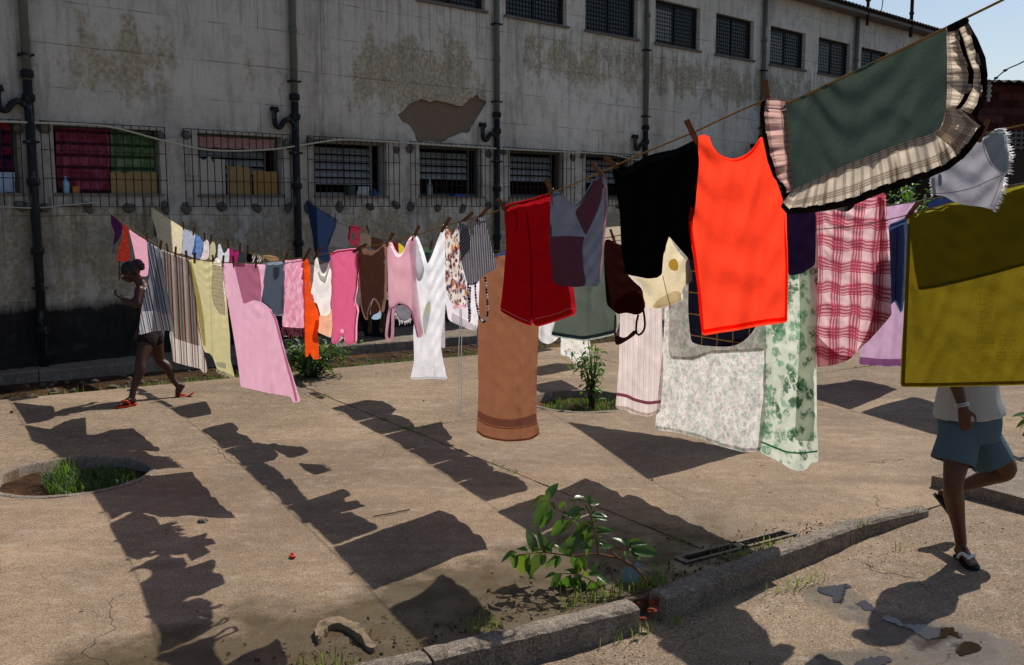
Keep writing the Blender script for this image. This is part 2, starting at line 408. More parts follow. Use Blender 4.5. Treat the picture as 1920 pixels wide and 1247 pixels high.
rp = empty('raised_pavement', (0, 0, 0)); tag(rp, kind='structure')
stone('paving_slab', 6.62, 8.3, -4.40, -3.5, -0.3, 0.085, 0.10, M_kerb, rp, 21.0, 0.014)
stone('paving_slab', 8.32, 11.0, -4.45, -3.5, -0.3, 0.10, 0.10, M_kerb, rp, 27.0, 0.014)
# walkway along the building with its own edge
wk = empty('walkway', (0, 0, 0)); tag(wk, kind='structure')
for i in range(11):
    stone('paving_slab', -3 + 2.4*i, -3 + 2.4*(i+1) - 0.012, -16.5 - 0.35*max(0, i-1), -14.05, -0.35, -0.03, -0.03, M_kerb, wk, 40 + i*2.3, 0.012)

# ------------------------------------------------------------------ the building
W0 = gnd(0, 690); TH = R(90 - 45.6)
bld = empty('prison_building', W0, TH)
tag(bld, 'long stained grey building with barred windows, downpipes and a corrugated roof', 'building')
U = Vector((math.cos(TH), math.sin(TH), 0)); V = Vector((-math.sin(TH), math.cos(TH), 0))
def bl(u, y, z): return W0 + U*u + V*y + Vector((0, 0, z))
def wl(x, y, off=0.0):
    r = ray(x, y); n = V
    t = (n.dot(Vector((W0.x, W0.y, 0))) + off)/(r.x*n.x + r.y*n.y)
    P = Vector((r.x*t, r.y*t, HC + r.z*t)); return ((P - W0).dot(U), P.z)
def wall_mat():
    t = NT('stained_plaster'); p = t.n('TexCoord').outputs['Object']; u, y, z = t.sep(p)
    big = t.noise(p, 0.45, 5, 0.65, 0.8); mid = t.noise(p, 1.7, 6, 0.7, 0.5)
    st = t.noise(t.scale(p, (2.3, 1, 0.28)), 2.6, 6, 0.7); fine = t.noise(p, 16, 5, 0.7); grit = t.noise(p, 90, 3, 0.7)
    c = t.mix(t.step(big, 0.3, 0.7), C('#d5cab8'), C('#e4ddcf'))
    c = t.mix(t.m('MULTIPLY', t.step(u, 14.0, 1.0), 0.35), c, C('#8f8d8b'))
    # ochre where the paint has worn away
    def boxm(u0, u1, z0, z1, s):
        a = t.m('MULTIPLY', t.step(u, u0 - s, u0 + s), t.step(u, u1 + s, u1 - s))
        return t.m('MULTIPLY', a, t.m('MULTIPLY', t.step(z, z0 - s, z0 + s), t.step(z, z1 + s, z1 - s)))
    pref = t.m('ADD', t.m('ADD', boxm(5.6, 8.5, 3.7, 4.9, 0.35), t.m('MULTIPLY', boxm(1.1, 2.4, 3.4, 4.7, 0.3), 0.75)),
               t.m('ADD', t.m('MULTIPLY', boxm(9.6, 24, 4.5, 5.4, 0.25), 0.8), t.m('MULTIPLY', boxm(-4, 20, 0.7, 2.0, 0.25), 0.85)))
    on = t.m('ADD', t.m('MULTIPLY', t.noise(t.scale(p, (1.0, 1, 0.6)), 2.2, 7, 0.72), 1.0), t.m('MULTIPLY', pref, 0.24))
    oc = t.m('MULTIPLY', t.step(on, 0.59, 0.68), t.step(fine, 0.3, 0.55))
    c = t.mix(t.m('MULTIPLY', oc, 0.8), c, t.mix(t.noise(p, 5, 4), C('#7f765e'), C('#a8925f')))
    c = t.mix(t.m('MULTIPLY', t.step(t.noise(p, 2.4, 7, 0.75, 0.4), 0.5, 0.66), 0.4), c, C('#8c8a84'))
    # dark run marks and grime
    c = t.mix(t.m('MULTIPLY', t.step(st, 0.5, 0.74), 0.55), c, C('#5b5955'))
    c = t.mix(t.m('MULTIPLY', t.m('MULTIPLY', t.step(z, 3.75, 3.2), t.step(mid, 0.35, 0.7)), 0.55), c, C('#5a5955'))
    c = t.mix(t.m('MULTIPLY', t.step(fine, 0.55, 0.75), 0.4), c, C('#57554f'))
    c = t.mix(t.m('MULTIPLY', t.step(grit, 0.55, 0.72), 0.35), c, C('#4a4844'))
    drip = t.noise(t.scale(p, (7, 1, 0.12)), 1.6, 5, 0.75)
    under = t.m('ADD', t.m('MULTIPLY', t.step(z, 4.6, 5.6), t.step(z, 5.64, 5.6)), t.m('MULTIPLY', t.step(z, 1.1, 2.15), t.step(z, 2.24, 2.2)))
    c = t.mix(t.m('MULTIPLY', t.m('MULTIPLY', t.step(drip, 0.5, 0.66), under), 0.75), c, C('#4b463d'))
    pipe = t.m('SUBTRACT', 1.0, t.step(t.m('ABSOLUTE', t.m('SUBTRACT', t.m('FRACT', t.m('DIVIDE', t.m('SUBTRACT', u, 2.3), 4.45)), 0.6)), 0.01, 0.085))
    c = t.mix(t.m('MULTIPLY', t.m('MULTIPLY', pipe, t.step(t.noise(t.scale(p, (3, 1, .5)), 3, 5, .7), .35, .65)), 0.55), c, C('#5a5345'))
    white = t.m('MULTIPLY', t.step(t.noise(t.scale(p, (4, 1, 0.35)), 2.2, 5, 0.7), 0.6, 0.75), 0.4)
    c = t.mix(white, c, C('#e6e4e2'))
    # faint shutter-board joints
    zz = t.m('ADD', z, t.m('MULTIPLY', t.m('SUBTRACT', t.noise(p, 0.9, 3), 0.5), 0.07))
    ln = t.m('MULTIPLY', t.m('LESS_THAN', t.m('ABSOLUTE', t.m('SUBTRACT', t.m('FRACT', t.m('DIVIDE', zz, 0.56)), 0.5)), 0.011), t.step(t.noise(p, 1.3, 4), 0.42, 0.58))
    uu = t.m('ADD', u, t.m('MULTIPLY', fine, 0.04))
    ln2 = t.m('MULTIPLY', t.m('LESS_THAN', t.m('ABSOLUTE', t.m('SUBTRACT', t.m('FRACT', t.m('DIVIDE', uu, 1.13)), 0.5)), 0.006), t.step(t.noise(p, 1.1, 3), 0.5, 0.6))
    lines = t.m('MAXIMUM', ln, ln2)
    c = t.mix(t.m('MULTIPLY', lines, 0.6), c, C('#403e3a'))
    # soot black band of damp along the foot
    zb = t.m('ADD', z, t.m('MULTIPLY', t.m('SUBTRACT', t.noise(t.scale(p, (1, 1, 0.4)), 2.5, 6, 0.75), 0.5), 0.30))
    band = t.step(zb, 0.84, 0.70)
    mould = t.mix(t.m('MULTIPLY', t.step(t.noise(p, 3.2, 6, 0.72), 0.52, 0.72), 0.55), C('#0d0d0e'), C('#46463f'))
    c = t.mix(t.m('MULTIPLY', band, 0.96), c, mould)
    h = t.m('ADD', t.m('MULTIPLY', fine, 0.5), t.m('ADD', t.m('MULTIPLY', grit, 0.25), t.m('SUBTRACT', t.m('MULTIPLY', mid, 0.8), t.m('MULTIPLY', lines, 0.8))))
    return t.pbr(c, 0.92, t.bump(h, 0.5, 0.015), 0.15)
M_wall = wall_mat()
M_render = simple('bare_render', C('#85715f'), 0.95, 0.1, 0.3, 14, 0.9)
# openings in (u, z)
low = [(-1.5, 0.42), (0.84, 2.30), (2.88, 4.29), (4.89, 6.33), (7.05, 8.56), (9.27, 10.80), (11.45, 12.95), (13.9, 15.4), (16.1, 17.6), (18.6, 20.1)]
upp = [(-1.4, 0.2), (0.9, 2.5), (2.95, 4.3), (4.95, 6.6), (7.05, 8.64), (9.16, 10.84), (11.4, 13.08), (13.7, 15.36), (16.0, 17.62), (18.38, 20.1), (20.78, 22.53), (23.2, 24.9), (25.4, 27.1)]
LZ0, LZ1, UZ0, UZ1 = 2.26, 3.155, 5.63, 6.56
def rect(u0, u1, z0, z1): return [Vector((u0, z0)), Vector((u1, z0)), Vector((u1, z1)), Vector((u0, z1))]
patch = [(610,640),(632,622),(650,610),(662,590),(680,575),(712,566),(740,550),(762,556),(790,566),(822,556),(850,563),(876,568),(900,575),(938,585),(970,590),(986,575),(1000,560),(1030,540),(1055,528),(1070,550),(1105,565),(1090,600),(1065,640),(1050,668),(1035,690),(1018,722),(1000,745),(978,738),(960,742),(930,755),(900,765),(880,782),(860,795),(800,788),(720,790),(712,765),(705,745),(692,720),(680,700),(664,690),(650,685),(628,668)]
patch = [Vector(wl(540 + x*0.33684, y*0.33684)) for x, y in patch]
patch = densify(patch, 0.035, True, 0); patch = [p + Vector((noise.noise((p.x*14, p.y*14, 0)), noise.noise((p.x*14, p.y*14, 5))))*0.02 for p in patch]
UL, UR, ZB, ZT = -7.0, 29.6, -0.6, 7.32
ops = [rect(a, b, LZ0, LZ1) for a, b in low] + [rect(a, b, UZ0, UZ1) for a, b in upp]
v2, tr = cdt_region([rect(UL, UR, ZB, ZT)], ops + [patch])
bm = bmesh.new(); bv = [bm.verts.new((p.x, 0, p.y)) for p in v2]
for f in tr: bm.faces.new([bv[k] for k in f])
def bedge(e):
    if len(e.link_faces) != 1: return None
    c = (e.verts[0].co + e.verts[1].co)/2
    return Vector((c.x, c.z))
def near_patch(q): return 6.2 < q.x < 9.0 and 3.16 < q.y < 4.2
rev = []; pat = []
for e in bm.edges:
    q = bedge(e)
    if q is None or q.x in (UL, UR) or q.y in (ZB, ZT): continue
    (pat if near_patch(q) else rev).append(e)
for es, dep in ((rev, 0.24), (pat, 0.04)):
    r_ = bmesh.ops.extrude_edge_only(bm, edges=es)
    for v in r_['geom']:
        if isinstance(v, bmesh.types.BMVert): v.co.y = dep
bmesh.ops.recalc_face_normals(bm, faces=bm.faces)
me = bpy.data.meshes.new('wall'); bm.to_mesh(me); bm.free(); me.materials.append(M_wall)
child('wall', me, bld)
grid = [Vector((6.4 + 0.09*i + rnd.uniform(-.02,.02), 3.14 + 0.09*j + rnd.uniform(-.02,.02))) for i in range(30) for j in range(13)]
v2, tr = cdt_region([rect(6.3, 8.95, 3.16, 4.15)], [], grid)
mesh_obj('bare_patch', [(p.x, 0.042 + 0.016*noise.noise((p.x*4, p.y*4, 0)) + 0.008*noise.noise((p.x*13, p.y*13, 4)), p.y) for p in v2], tr, M_render, bld, smooth=True)
# rest of the shell
sh = MB()
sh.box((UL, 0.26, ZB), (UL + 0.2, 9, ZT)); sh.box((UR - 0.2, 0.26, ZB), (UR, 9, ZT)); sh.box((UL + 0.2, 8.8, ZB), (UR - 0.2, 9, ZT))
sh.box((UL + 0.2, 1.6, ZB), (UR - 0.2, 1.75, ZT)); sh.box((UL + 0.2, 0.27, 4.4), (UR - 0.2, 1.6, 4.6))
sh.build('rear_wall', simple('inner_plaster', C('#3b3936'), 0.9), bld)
# roof: soffit slab, fascia, corrugated sheet
M_soff = simple('soffit', C('#8d8981'), 0.9, 0.1, 0.3, 3)
M_roof = simple('roof_sheet', C('#57504a'), 0.9, 0.2, 0.4, 4)
sf = MB(); sf.box((UL - 0.3, -0.38, 7.325), (UR + 0.3, 9.3, 7.40)); sf.build('soffit', M_soff, bld)
vs = []; fs = []; nu = int((UR - UL + 0.8)/0.05); ys = [-0.48, 0.4, 3.0, 9.5]
for i in range(nu + 1):
    u = UL - 0.4 + (UR - UL + 0.8)*i/nu; w = 0.028*math.sin(2*math.pi*i/4 + 0.4)
    for y in ys:
        zt = 7.44 + 0.16*(y + 0.78)/1.2 if y < 4.2 else 7.9 - 0.05*(y - 4)
        vs.append((u, y, zt + w)); vs.append((u, y, zt + w - 0.012))
k = len(ys)*2
for i in range(nu):
    for j in range(len(ys) - 1):
        a = i*k + j*2; b = (i+1)*k + j*2
        fs.append((a, b, b+2, a+2)); fs.append((a+1, a+3, b+3, b+1))
    fs.append((i*k, i*k+1, (i+1)*k+1, (i+1)*k))
mesh_obj('roof', vs, fs, M_roof, bld)
fa = MB(); fa.box((UL - 0.3, -0.36, 7.402), (UR + 0.3, -0.32, 7.47)); fa.build('fascia', simple('fascia', C('#3e3a36'), 0.9), bld)
# upper windows
M_iron = simple('rusty_iron', C('#3a241c'), 0.85, 0.3, 0.4, 40)
M_frame = simple('window_frame_paint', C('#5b605c'), 0.8, 0.2, 0.3, 20)
M_sill = simple('sill_concrete', C('#7f7871'), 0.95, 0.1, 0.4, 12)
M_pane = simple('dim_glass', C('#0e1113'), 0.25, 0.5)
M_lat = simple('lattice_iron', C('#23282a'), 0.7, 0.3)
M_daylight = simple('pale_daylight', C('#b5b9b6'), 0.9, 0.1, 0.2, 8)  # pale colour painted as daylight showing through a window
for i, (a, b) in enumerate(upp):
    w = empty('upper_window', (0, 0, 0), 0, bld)
    fr = MB(); y0, y1 = 0.10, 0.16
    fr.box((a + .002, y0, UZ0 + .002), (b - .002, y1, UZ0 + 0.05)); fr.box((a + .002, y0, UZ1 - 0.05), (b - .002, y1, UZ1 - .002))
    fr.box((a + .002, y0, UZ0 + 0.051), (a + 0.05, y1, UZ1 - 0.051)); fr.box((b - 0.05, y0, UZ0 + 0.051), (b - .002, y1, UZ1 - 0.051))
    fr.box(((a+b)/2 - .02, y0 + .005, UZ0 + 0.051), ((a+b)/2 + .02, y1, UZ1 - 0.051))
    fr.build('frame', M_lat, w)
    sl = MB(); sl.box((a - 0.04, -0.05, UZ0 - 0.045), (b + 0.04, 0.09, UZ0 - 0.002), 0.006); sl.build('sill', M_sill, w)
    la = MB(); nx = int((b - a)/0.085)
    for k_ in range(1, nx): x = a + (b-a)*k_/nx; la.box((x - .006, 0.07, UZ0 + .002), (x + .006, 0.082, UZ1 - .002))
    for k_ in range(1, 11): z = UZ0 + (UZ1-UZ0)*k_/11; la.box((a + .003, 0.083, z - .006), (b - .003, 0.095, z + .006))
    lo = la.build('lattice', M_lat, w); lo['kind'] = 'stuff'
    pn = MB(); pn.box((a + 0.051, 0.125, UZ0 + .052), ((a+b)/2 - .021, 0.131, UZ1 - .052)); pn.build('pane', M_pane, w)
    pn = MB(); pn.box(((a+b)/2 + .021, 0.125, UZ0 + .052), (b - 0.051, 0.131, UZ1 - .052)); pn.build('pane', M_pane, w)
    if i in (7, 9, 10):  # pale panel stands in for daylight seen through from the far side
        cu = MB()
        cu.box((a + (0.12 if i == 7 else 0.08), 0.108, UZ0 + 0.1), (a + (b-a)*0.42, 0.116, UZ1 - 0.16)); cu.build('daylight_panel', M_daylight, w)
# downpipes
M_pvc = simple('downpipe_paint', C('#6d7468'), 0.75, 0.3, 0.35, 9)
def castiron():
    t = NT('cast_iron_flaking'); p = t.n('TexCoord').outputs['Object']
    n1 = t.noise(p, 11, 6, 0.75); c = t.mix(t.step(t.noise(t.scale(p, (1, 1, .35)), 9, 5, .7), 0.56, 0.66), C('#1b1d1e'), C('#5f635e'))
    return t.pbr(c, 0.8, t.bump(n1, 0.6, 0.01), 0.3)
M_cast = castiron()
for i, u in enumerate([0.53, 4.5, 8.86, 13.33, 18.0, 22.78, 27.3]):
    d = empty('downpipe', (u, 0, 0), 0, bld)
    mb = MB(); mb.tube([(0, -0.075, 7.3), (0, -0.075, 3.66)], 0.055, 12)
    for z in (6.1, 4.75): mb.tube([(0, -0.075, z), (0, -0.075, z + 0.09)], 0.064, 12)
    mb.build('upper_pipe', M_pvc, d, smooth=True)
    mb = MB(); mb.tube([(0, -0.075, 3.70), (0, -0.075, -0.3)], 0.058, 12); mb.build('lower_pipe', M_cast, d, smooth=True)
    for z in (3.72, 3.42, 2.35, 1.45, 0.4):
        mb = MB(); mb.tube([(0, -0.075, z), (0, -0.075, z + 0.02), (0, -0.075, z + 0.09), (0, -0.075, z + .11)], [0.06, 0.082, 0.082, .06], 12)
        mb.build('collar', M_cast, d, smooth=True)
    mb = MB(); mb.tube(catmull([(0, -0.08, 3.34), (-0.10, -0.09, 3.42), (-0.2, -0.09, 3.40), (-0.28, -0.09, 3.30), (-0.36, -0.09, 3.33), (-0.38, -0.09, 3.46), (-0.36, -0.07, 3.56), (-0.36, 0.02, 3.58)], 4), 0.042, 10)
    mb.build('trap_bend', M_cast, d, smooth=True)
    mb = MB(); mb.tube([(-0.35, -0.09, 3.52), (-0.37, -0.09, 3.6)], 0.06, 10); mb.build('trap_collar', M_cast, d, smooth=True)
    for z in (5.4, 4.0, 2.9, 1.0):
        mb = MB(); mb.box((-0.085, -0.14, z), (-0.06, 0.01, z + .03)); mb.box((0.06, -0.14, z), (0.085, 0.01, z + .03)); mb.box((-0.06, -0.145, z + .002), (0.06, -0.132, z + .028))
        mb.build('bracket', M_cast, d)
# lower windows: grilles of bars, mortar blobs, frames, louvres
M_mort = simple('mortar', C('#6a6862'), 0.95, 0.1, 0.4, 20, 0.8)
M_louv = simple('louvre_glass', C('#7d817c'), 0.35, 0.5, 0.3, 10)
M_lfr = simple('louvre_frame', C('#8b8d88'), 0.8, 0.2, 0.3, 14)
def unit_bar(mat, r=0.005):
    mb = MB(); mb.box((-r, -r, 0), (r, r, 1)); return mb.build('bar', mat).data
def drop(o_name):
    o = bpy.data.objects.get(o_name)
    if o: bpy.data.objects.remove(o)
BAR = unit_bar(M_iron); drop('bar')
blobs = []
for s_ in range(4):
    bm = bmesh.new(); bmesh.ops.create_icosphere(bm, subdivisions=2, radius=1)
    for v in bm.verts: v.co *= 1 + 0.35*noise.noise(v.co*1.7 + Vector((s_*5, 0, 0))) + 0.15*noise.noise(v.co*5 + Vector((s_*5, 0, 0)))
    me = bpy.data.meshes.new('mortar_patch'); bm.to_mesh(me); bm.free(); me.materials.append(M_mort)
    me.polygons.foreach_set('use_smooth', [True]*len(me.polygons)); blobs.append(me)
GR = [(-1.8, 0.42), (0.66, 2.36), (2.64, 4.40), (4.72, 6.56), (6.80, 8.70), (9.06, 11.05), (11.3, 13.1), (13.75, 15.55), (15.95, 17.75), (18.45, 20.25)]
for i, ((a, b), (ga, gb)) in enumerate(zip(low, GR)):
    gz0, gz1, gy = 2.075, 3.20, -0.055
    if i == 0: gb = 0.40
    gr = empty('window_grille', (0, 0, 0), 0, bld)
    nb_ = int(round((gb - ga)/0.118))
    for k in range(nb_ + 1):
        x = ga + (gb - ga)*k/nb_ + rnd.uniform(-.006, .006)
        child('vertical_bar', BAR, gr, (x, gy, gz0), (rnd.uniform(-.006, .006), rnd.uniform(-.008, .008), 0), (1, 1, gz1 - gz0))
    for z in (gz0 + .008, gz0 + 0.38, gz0 + 0.75, gz1 - .008):
        child('crossbar', BAR, gr, (ga - 0.01, gy - 0.013, z + rnd.uniform(-.006, .006)), (0, math.pi/2 + rnd.uniform(-.004, .004), 0), (1, 1, gb - ga + 0.02))
    for x, z in ((ga + .03, gz0), (ga + 0.05, gz1 - 0.1), (gb - .03, gz0), (gb - .02, gz1 - 0.13), ((ga*2+gb)/3, gz0 - .01), ((ga+2*gb)/3, gz0 - .01)):
        child('mortar_patch', rnd.choice(blobs), gr, (x + rnd.uniform(-.03,.03), -0.012, z + rnd.uniform(-.03, .03)), (0, rnd.uniform(0, 6), 0), (rnd.uniform(.06, .1), 0.045, rnd.uniform(.055, .09)))
        stub = child('stub_bar', BAR, gr, (x, 0.0, z), (math.pi/2, 0, 0), (1, 1, 0.055))
    w = empty('lower_window', (0, 0, 0), 0, bld)
    fr = MB(); y0, y1 = 0.13, 0.19
    fr.box((a + .002, y0, LZ0 + .002), (b - .002, y1, LZ0 + .05)); fr.box((a + .002, y0, LZ1 - .05), (b - .002, y1, LZ1 - .002))
    fr.box((a + .002, y0, LZ0 + .051), (a + .05, y1, LZ1 - .051)); fr.box((b - .05, y0, LZ0 + .051), (b - .002, y1, LZ1 - .051))
    fr.build('frame', M_lfr if i in (3,) else M_frame, w)
    sl = MB(); sl.box((a - .03, -0.03, LZ0 - .035), (b + .03, 0.125, LZ0 + .0015), 0.005); sl.build('sill', M_sill, w)
    if i >= 2:
        x0, x1 = a + 0.12, b - 0.22
        n_ = 5 if i == 3 else 6
        for k in range(n_):
            z = LZ1 - 0.16 - 0.125*k
            mb = MB(); ang = 0.6 if i != 3 else 0.25; dy = 0.05*math.cos(ang); dz = 0.05*math.sin(ang)
            hh = 0.05 if i != 3 else 0.052
            mb.add([(x0, 0.20 - hh*0.6, z - hh), (x1, 0.20 - hh*0.6, z - hh), (x1, 0.20 + hh*0.4, z + hh), (x0, 0.20 + hh*0.4, z + hh),
                    (x0, 0.206 - hh*0.6, z - hh), (x1, 0.206 - hh*0.6, z - hh), (x1, 0.206 + hh*0.4, z + hh), (x0, 0.206 + hh*0.4, z + hh)],
                   [(0,1,2,3),(7,6,5,4),(0,4,5,1),(3,2,6,7),(0,3,7,4),(1,5,6,2)])
            if i > 3 and k >= 4: continue
            mb.build('louvre_slat', M_louv, w)
        mb = MB(); mb.box((x0 - .03, 0.17, LZ0 + .052), (x0 - .005, 0.23, LZ1 - .052)); mb.build('louvre_jamb', M_lfr if i == 3 else M_frame, w); mb = MB(); mb.box((x1 + .005, 0.17, LZ0 + .052), (x1 + .03, 0.23, LZ1 - .052)); mb.build('louvre_jamb', M_lfr if i == 3 else M_frame, w)
        mb = MB(); mb.box(((x0+x1)/2 - .008, 0.15, LZ0 + .052), ((x0+x1)/2 + .008, 0.162, LZ1 - .052)); mb.build('louvre_rod', M_iron, w)
# things standing in the windows
def in_window(name, label, cat, mb, mat, u, y, z, group=None, smooth=False):
    o = mb.build(name, mat, None, None, smooth); o.location = bl(u, y, z); o.rotation_euler = (0, 0, TH); return tag(o, label, cat, group)
def drape(w, h, waves=6, amp=0.02, n=40, m=12, wob=0.01):
    mb = MB(); vs = []
    for i in range(n + 1):
        for j in range(m + 1):
            x = w*i/n; z = h*j/m
            vs.append((x, amp*math.sin(2*math.pi*waves*i/n + 0.8*math.sin(j*0.5)) + wob*noise.noise((x*9, z*5, w)), z + 0.01*math.sin(i*0.9)*(j == 0)))
    mb.add(vs, [(i*(m+1)+j, (i+1)*(m+1)+j, (i+1)*(m+1)+j+1, i*(m+1)+j+1) for i in range(n) for j in range(m)]); return mb
def curtain_mat(name, c1, c2, lines):
    t = NT(name); p = t.n('TexCoord').outputs['Object']; x, y, z = t.sep(p)
    nz = t.noise(p, 6, 4); c = t.mix(t.step(nz, .4, .65), c1, c2)
    b = t.m('LESS_THAN', t.m('FRACT', t.m('DIVIDE', z, 0.16)), 0.28); c = t.mix(t.m('MULTIPLY', b, 0.8), c, lines)
    return t.pbr(c, 0.9, t.bump(nz, .4, .02), .1)
M_red = curtain_mat('red_check_cloth', C('#742a38'), C('#964a60'), C('#220e1e'))
M_green = curtain_mat('green_cloth', C('#42603c'), C('#6f8a60'), C('#1a2c19'))
M_card = simple('cardboard', C('#a0885a'), 0.9, 0.1, 0.2, 12)
in_window('curtain', 'dark red and navy curtain in the barred window left of the first downpipe', 'curtain', drape(1.0, 0.62, 5), curtain_mat('navy_red_cloth', C('#251436'), C('#a02a34'), C('#140f2a')), -0.65, 0.11, LZ0 + 0.27)
in_window('cloth', 'pale blue cloth hung below the dark red and navy curtain', 'cloth', drape(1.0, 0.26, 4), simple('pale_blue_cloth', C('#a9bdd0'), 0.9), -0.65, 0.075, LZ0 + 0.005)
in_window('curtain', 'red checked curtain in the window beside the green curtain', 'curtain', drape(0.72, 0.86, 5), M_red, 0.90, 0.10, LZ0 + 0.01)
in_window('curtain', 'green curtain in the window beside the red checked curtain', 'curtain', drape(0.62, 0.86, 4), M_green, 1.64, 0.115, LZ0 + 0.01)
def card(w, h, bend=0.02, t_=0.008, torn=0.03):
    mb = MB(); n = 10; vs = []
    for i in range(n + 1):
        x = w*i/n; y = bend*math.sin(math.pi*i/n); zt = h + torn*noise.noise((i*0.9, w*7, 0))
        vs += [(x, y, 0), (x, y, zt), (x, y + t_, zt), (x, y + t_, 0)]
    fs = [(i*4+k, (i+1)*4+k, (i+1)*4+(k+1) % 4, i*4+(k+1) % 4) for i in range(n) for k in range(4)] + [(0,1,2,3), (n*4+3, n*4+2, n*4+1, n*4)]
    mb.add(vs, fs); return mb
in_window('cardboard_sheet', 'brown cardboard sheet wedged under the green curtain', 'cardboard', card(0.66, 0.30), M_card, 1.60, 0.055, LZ0 + .006)
in_window('cardboard_sheet', 'pale cardboard sheet leaning at the left of the cardboard filled window', 'cardboard', card(0.42, 0.52, 0.05, torn=0.1), simple('grey_cardboard', C('#c0b8aa'), 0.9), 2.92, 0.06, LZ0 + .006)
in_window('cardboard_sheet', 'curled yellow brown cardboard in the middle of the cardboard filled window', 'cardboard', card(0.40, 0.42, -0.03, torn=0.06), M_card, 3.36, 0.03, LZ0 + .006)
in_window('cardboard_sheet', 'flat brown cardboard at the downpipe side of the cardboard filled window', 'cardboard', card(0.42, 0.36, 0.02), simple('brown_cardboard', C('#a5824c'), 0.9), 3.82, 0.07, LZ0 + .006)
in_window('cloth', 'dusty pink cloth across the top of the cardboard filled window', 'cloth', drape(1.3, 0.16, 3), simple('dusty_pink_cloth', C('#b98d84'), 0.9), 2.93, 0.115, LZ1 - 0.2)
def bottle(h, r): 
    mb = MB(); mb.tube([(0,0,0), (0,0,.004), (0,0,h*.6), (0,0,h*.72), (0,0,h*.78), (0,0,h)], [r*.9, r, r, r*.75, r*.35, r*.33], 12); return mb
in_window('bottle', 'light blue plastic bottle on the sill beside the red checked curtain', 'bottle', bottle(0.22, 0.045), simple('blue_plastic', C('#8fc3dd'), 0.4, 0.5), 0.98, 0.04, LZ0 + .004, smooth=True)
def tin(w, h): mb = MB(); mb.box((0, 0, 0), (w, w*.8, h), 0.004); return mb
in_window('box', 'small orange box next to the light blue bottle on the sill', 'box', tin(.09, .09), simple('orange_box', C('#b5703e'), 0.8), 1.06, 0.02, LZ0 + .004)
in_window('bottle', 'pale bottle standing in the dark window with the open louvres', 'bottle', bottle(0.30, 0.05), simple('pale_plastic', C('#9aa3a8'), 0.5), 7.32, 0.05, LZ0 + .004, smooth=True)
in_window('tray', 'blue plastic tray lying on the sill of the dark louvred window', 'tray', tin(.30, .04), simple('blue_tray', C('#2f55a4'), 0.5), 7.85, -0.02, LZ0 + .004)
in_window('bag', 'white plastic bag bunched on the sill of the pale louvred window', 'bag', drape(.22, .15, 3, .03), simple('white_bag', C('#d8d8d4'), 0.5), 5.75, 0.04, LZ0 + .004)
in_window('tin', 'small blue tin standing beside the white bag on the window sill', 'tin', bottle(.12, .04), simple('blue_tin', C('#2c4c86'), 0.5), 6.1, 0.05, LZ0 + .004, smooth=True)
in_window('box', 'green box standing in the pale louvred window', 'box', tin(.13, .16), simple('green_box', C('#33513a'), 0.7), 5.55, 0.02, LZ0 + .004)
# cable strung along the tops of the grilles
cp = [(-60, 226), (0, 228), (90, 231), (200, 237), (300, 262), (375, 279), (440, 283), (510, 280), (560, 273), (620, 264), (665, 262), (760, 268), (900, 277), (1060, 285), (1140, 289), (1185, 298), (1215, 302)]
pts = []
for x, y in cp: u, z = wl(x, y, -0.10); pts.append(bl(u, -0.10, z))
mb = MB(); mb.tube(catmull(pts, 5), 0.014, 6)
cb = mb.build('cable', simple('pale_cable', C('#b9b6a0'), 0.7)); tag(cb, 'pale cable sagging across the tops of the barred windows', 'cable')
pts = [bl(*[wl(x, y, -0.09)[0], -0.09, wl(x, y, -0.09)[1]]) for x, y in ((-60, 388), (0, 388), (70, 390), (130, 384), (180, 380))]
mb = MB(); mb.tube(catmull(pts, 4), 0.009, 5); tag(mb.build('cord', simple('pale_cord', C('#aaa79b'), 0.8)), 'thin pale cord tied along the bottom of the grille with the red curtain', 'cord')
# masts and wire on the roof
for px, ytop in ((1605, -70), (1687, -60)):
    u, z = wl(px, 45 if px > 1650 else 20, 0.0); mb = MB(); mb.tube([(0, 0, -0.4), (0, 0, 3.2)], 0.045 if px < 1650 else .055, 8)
    mb.tube([(0, 0, 3.2), (0, 0, 3.26)], [0.07, 0.05], 8)
    for z_ in (0.25, 2.6): mb.tube([(0, 0, z_), (0, 0, z_ + 0.06)], 0.075, 8)
    o = mb.build('roof_mast', M_iron); o.location = bl(u, -0.35, 7.45); tag(o, 'thin dark mast on the roof ' + ('nearer the middle of the eave' if px < 1650 else 'above the ruffled green sham'), 'mast', 'masts on the roof')
mb = MB(); u, z = wl(1632, 32); mb.tube(catmull([(0, 0, -0.05), (0.05, 0, 0.4), (-0.03, 0, 0.8), (0.06, 0, 1.5), (0.2, 0, 2.6)], 5), 0.014, 5)
o = mb.build('roof_wire', M_iron); o.location = bl(u, -0.3, 7.5); tag(o, 'loose dark wire rising from the roof between the two masts', 'wire')

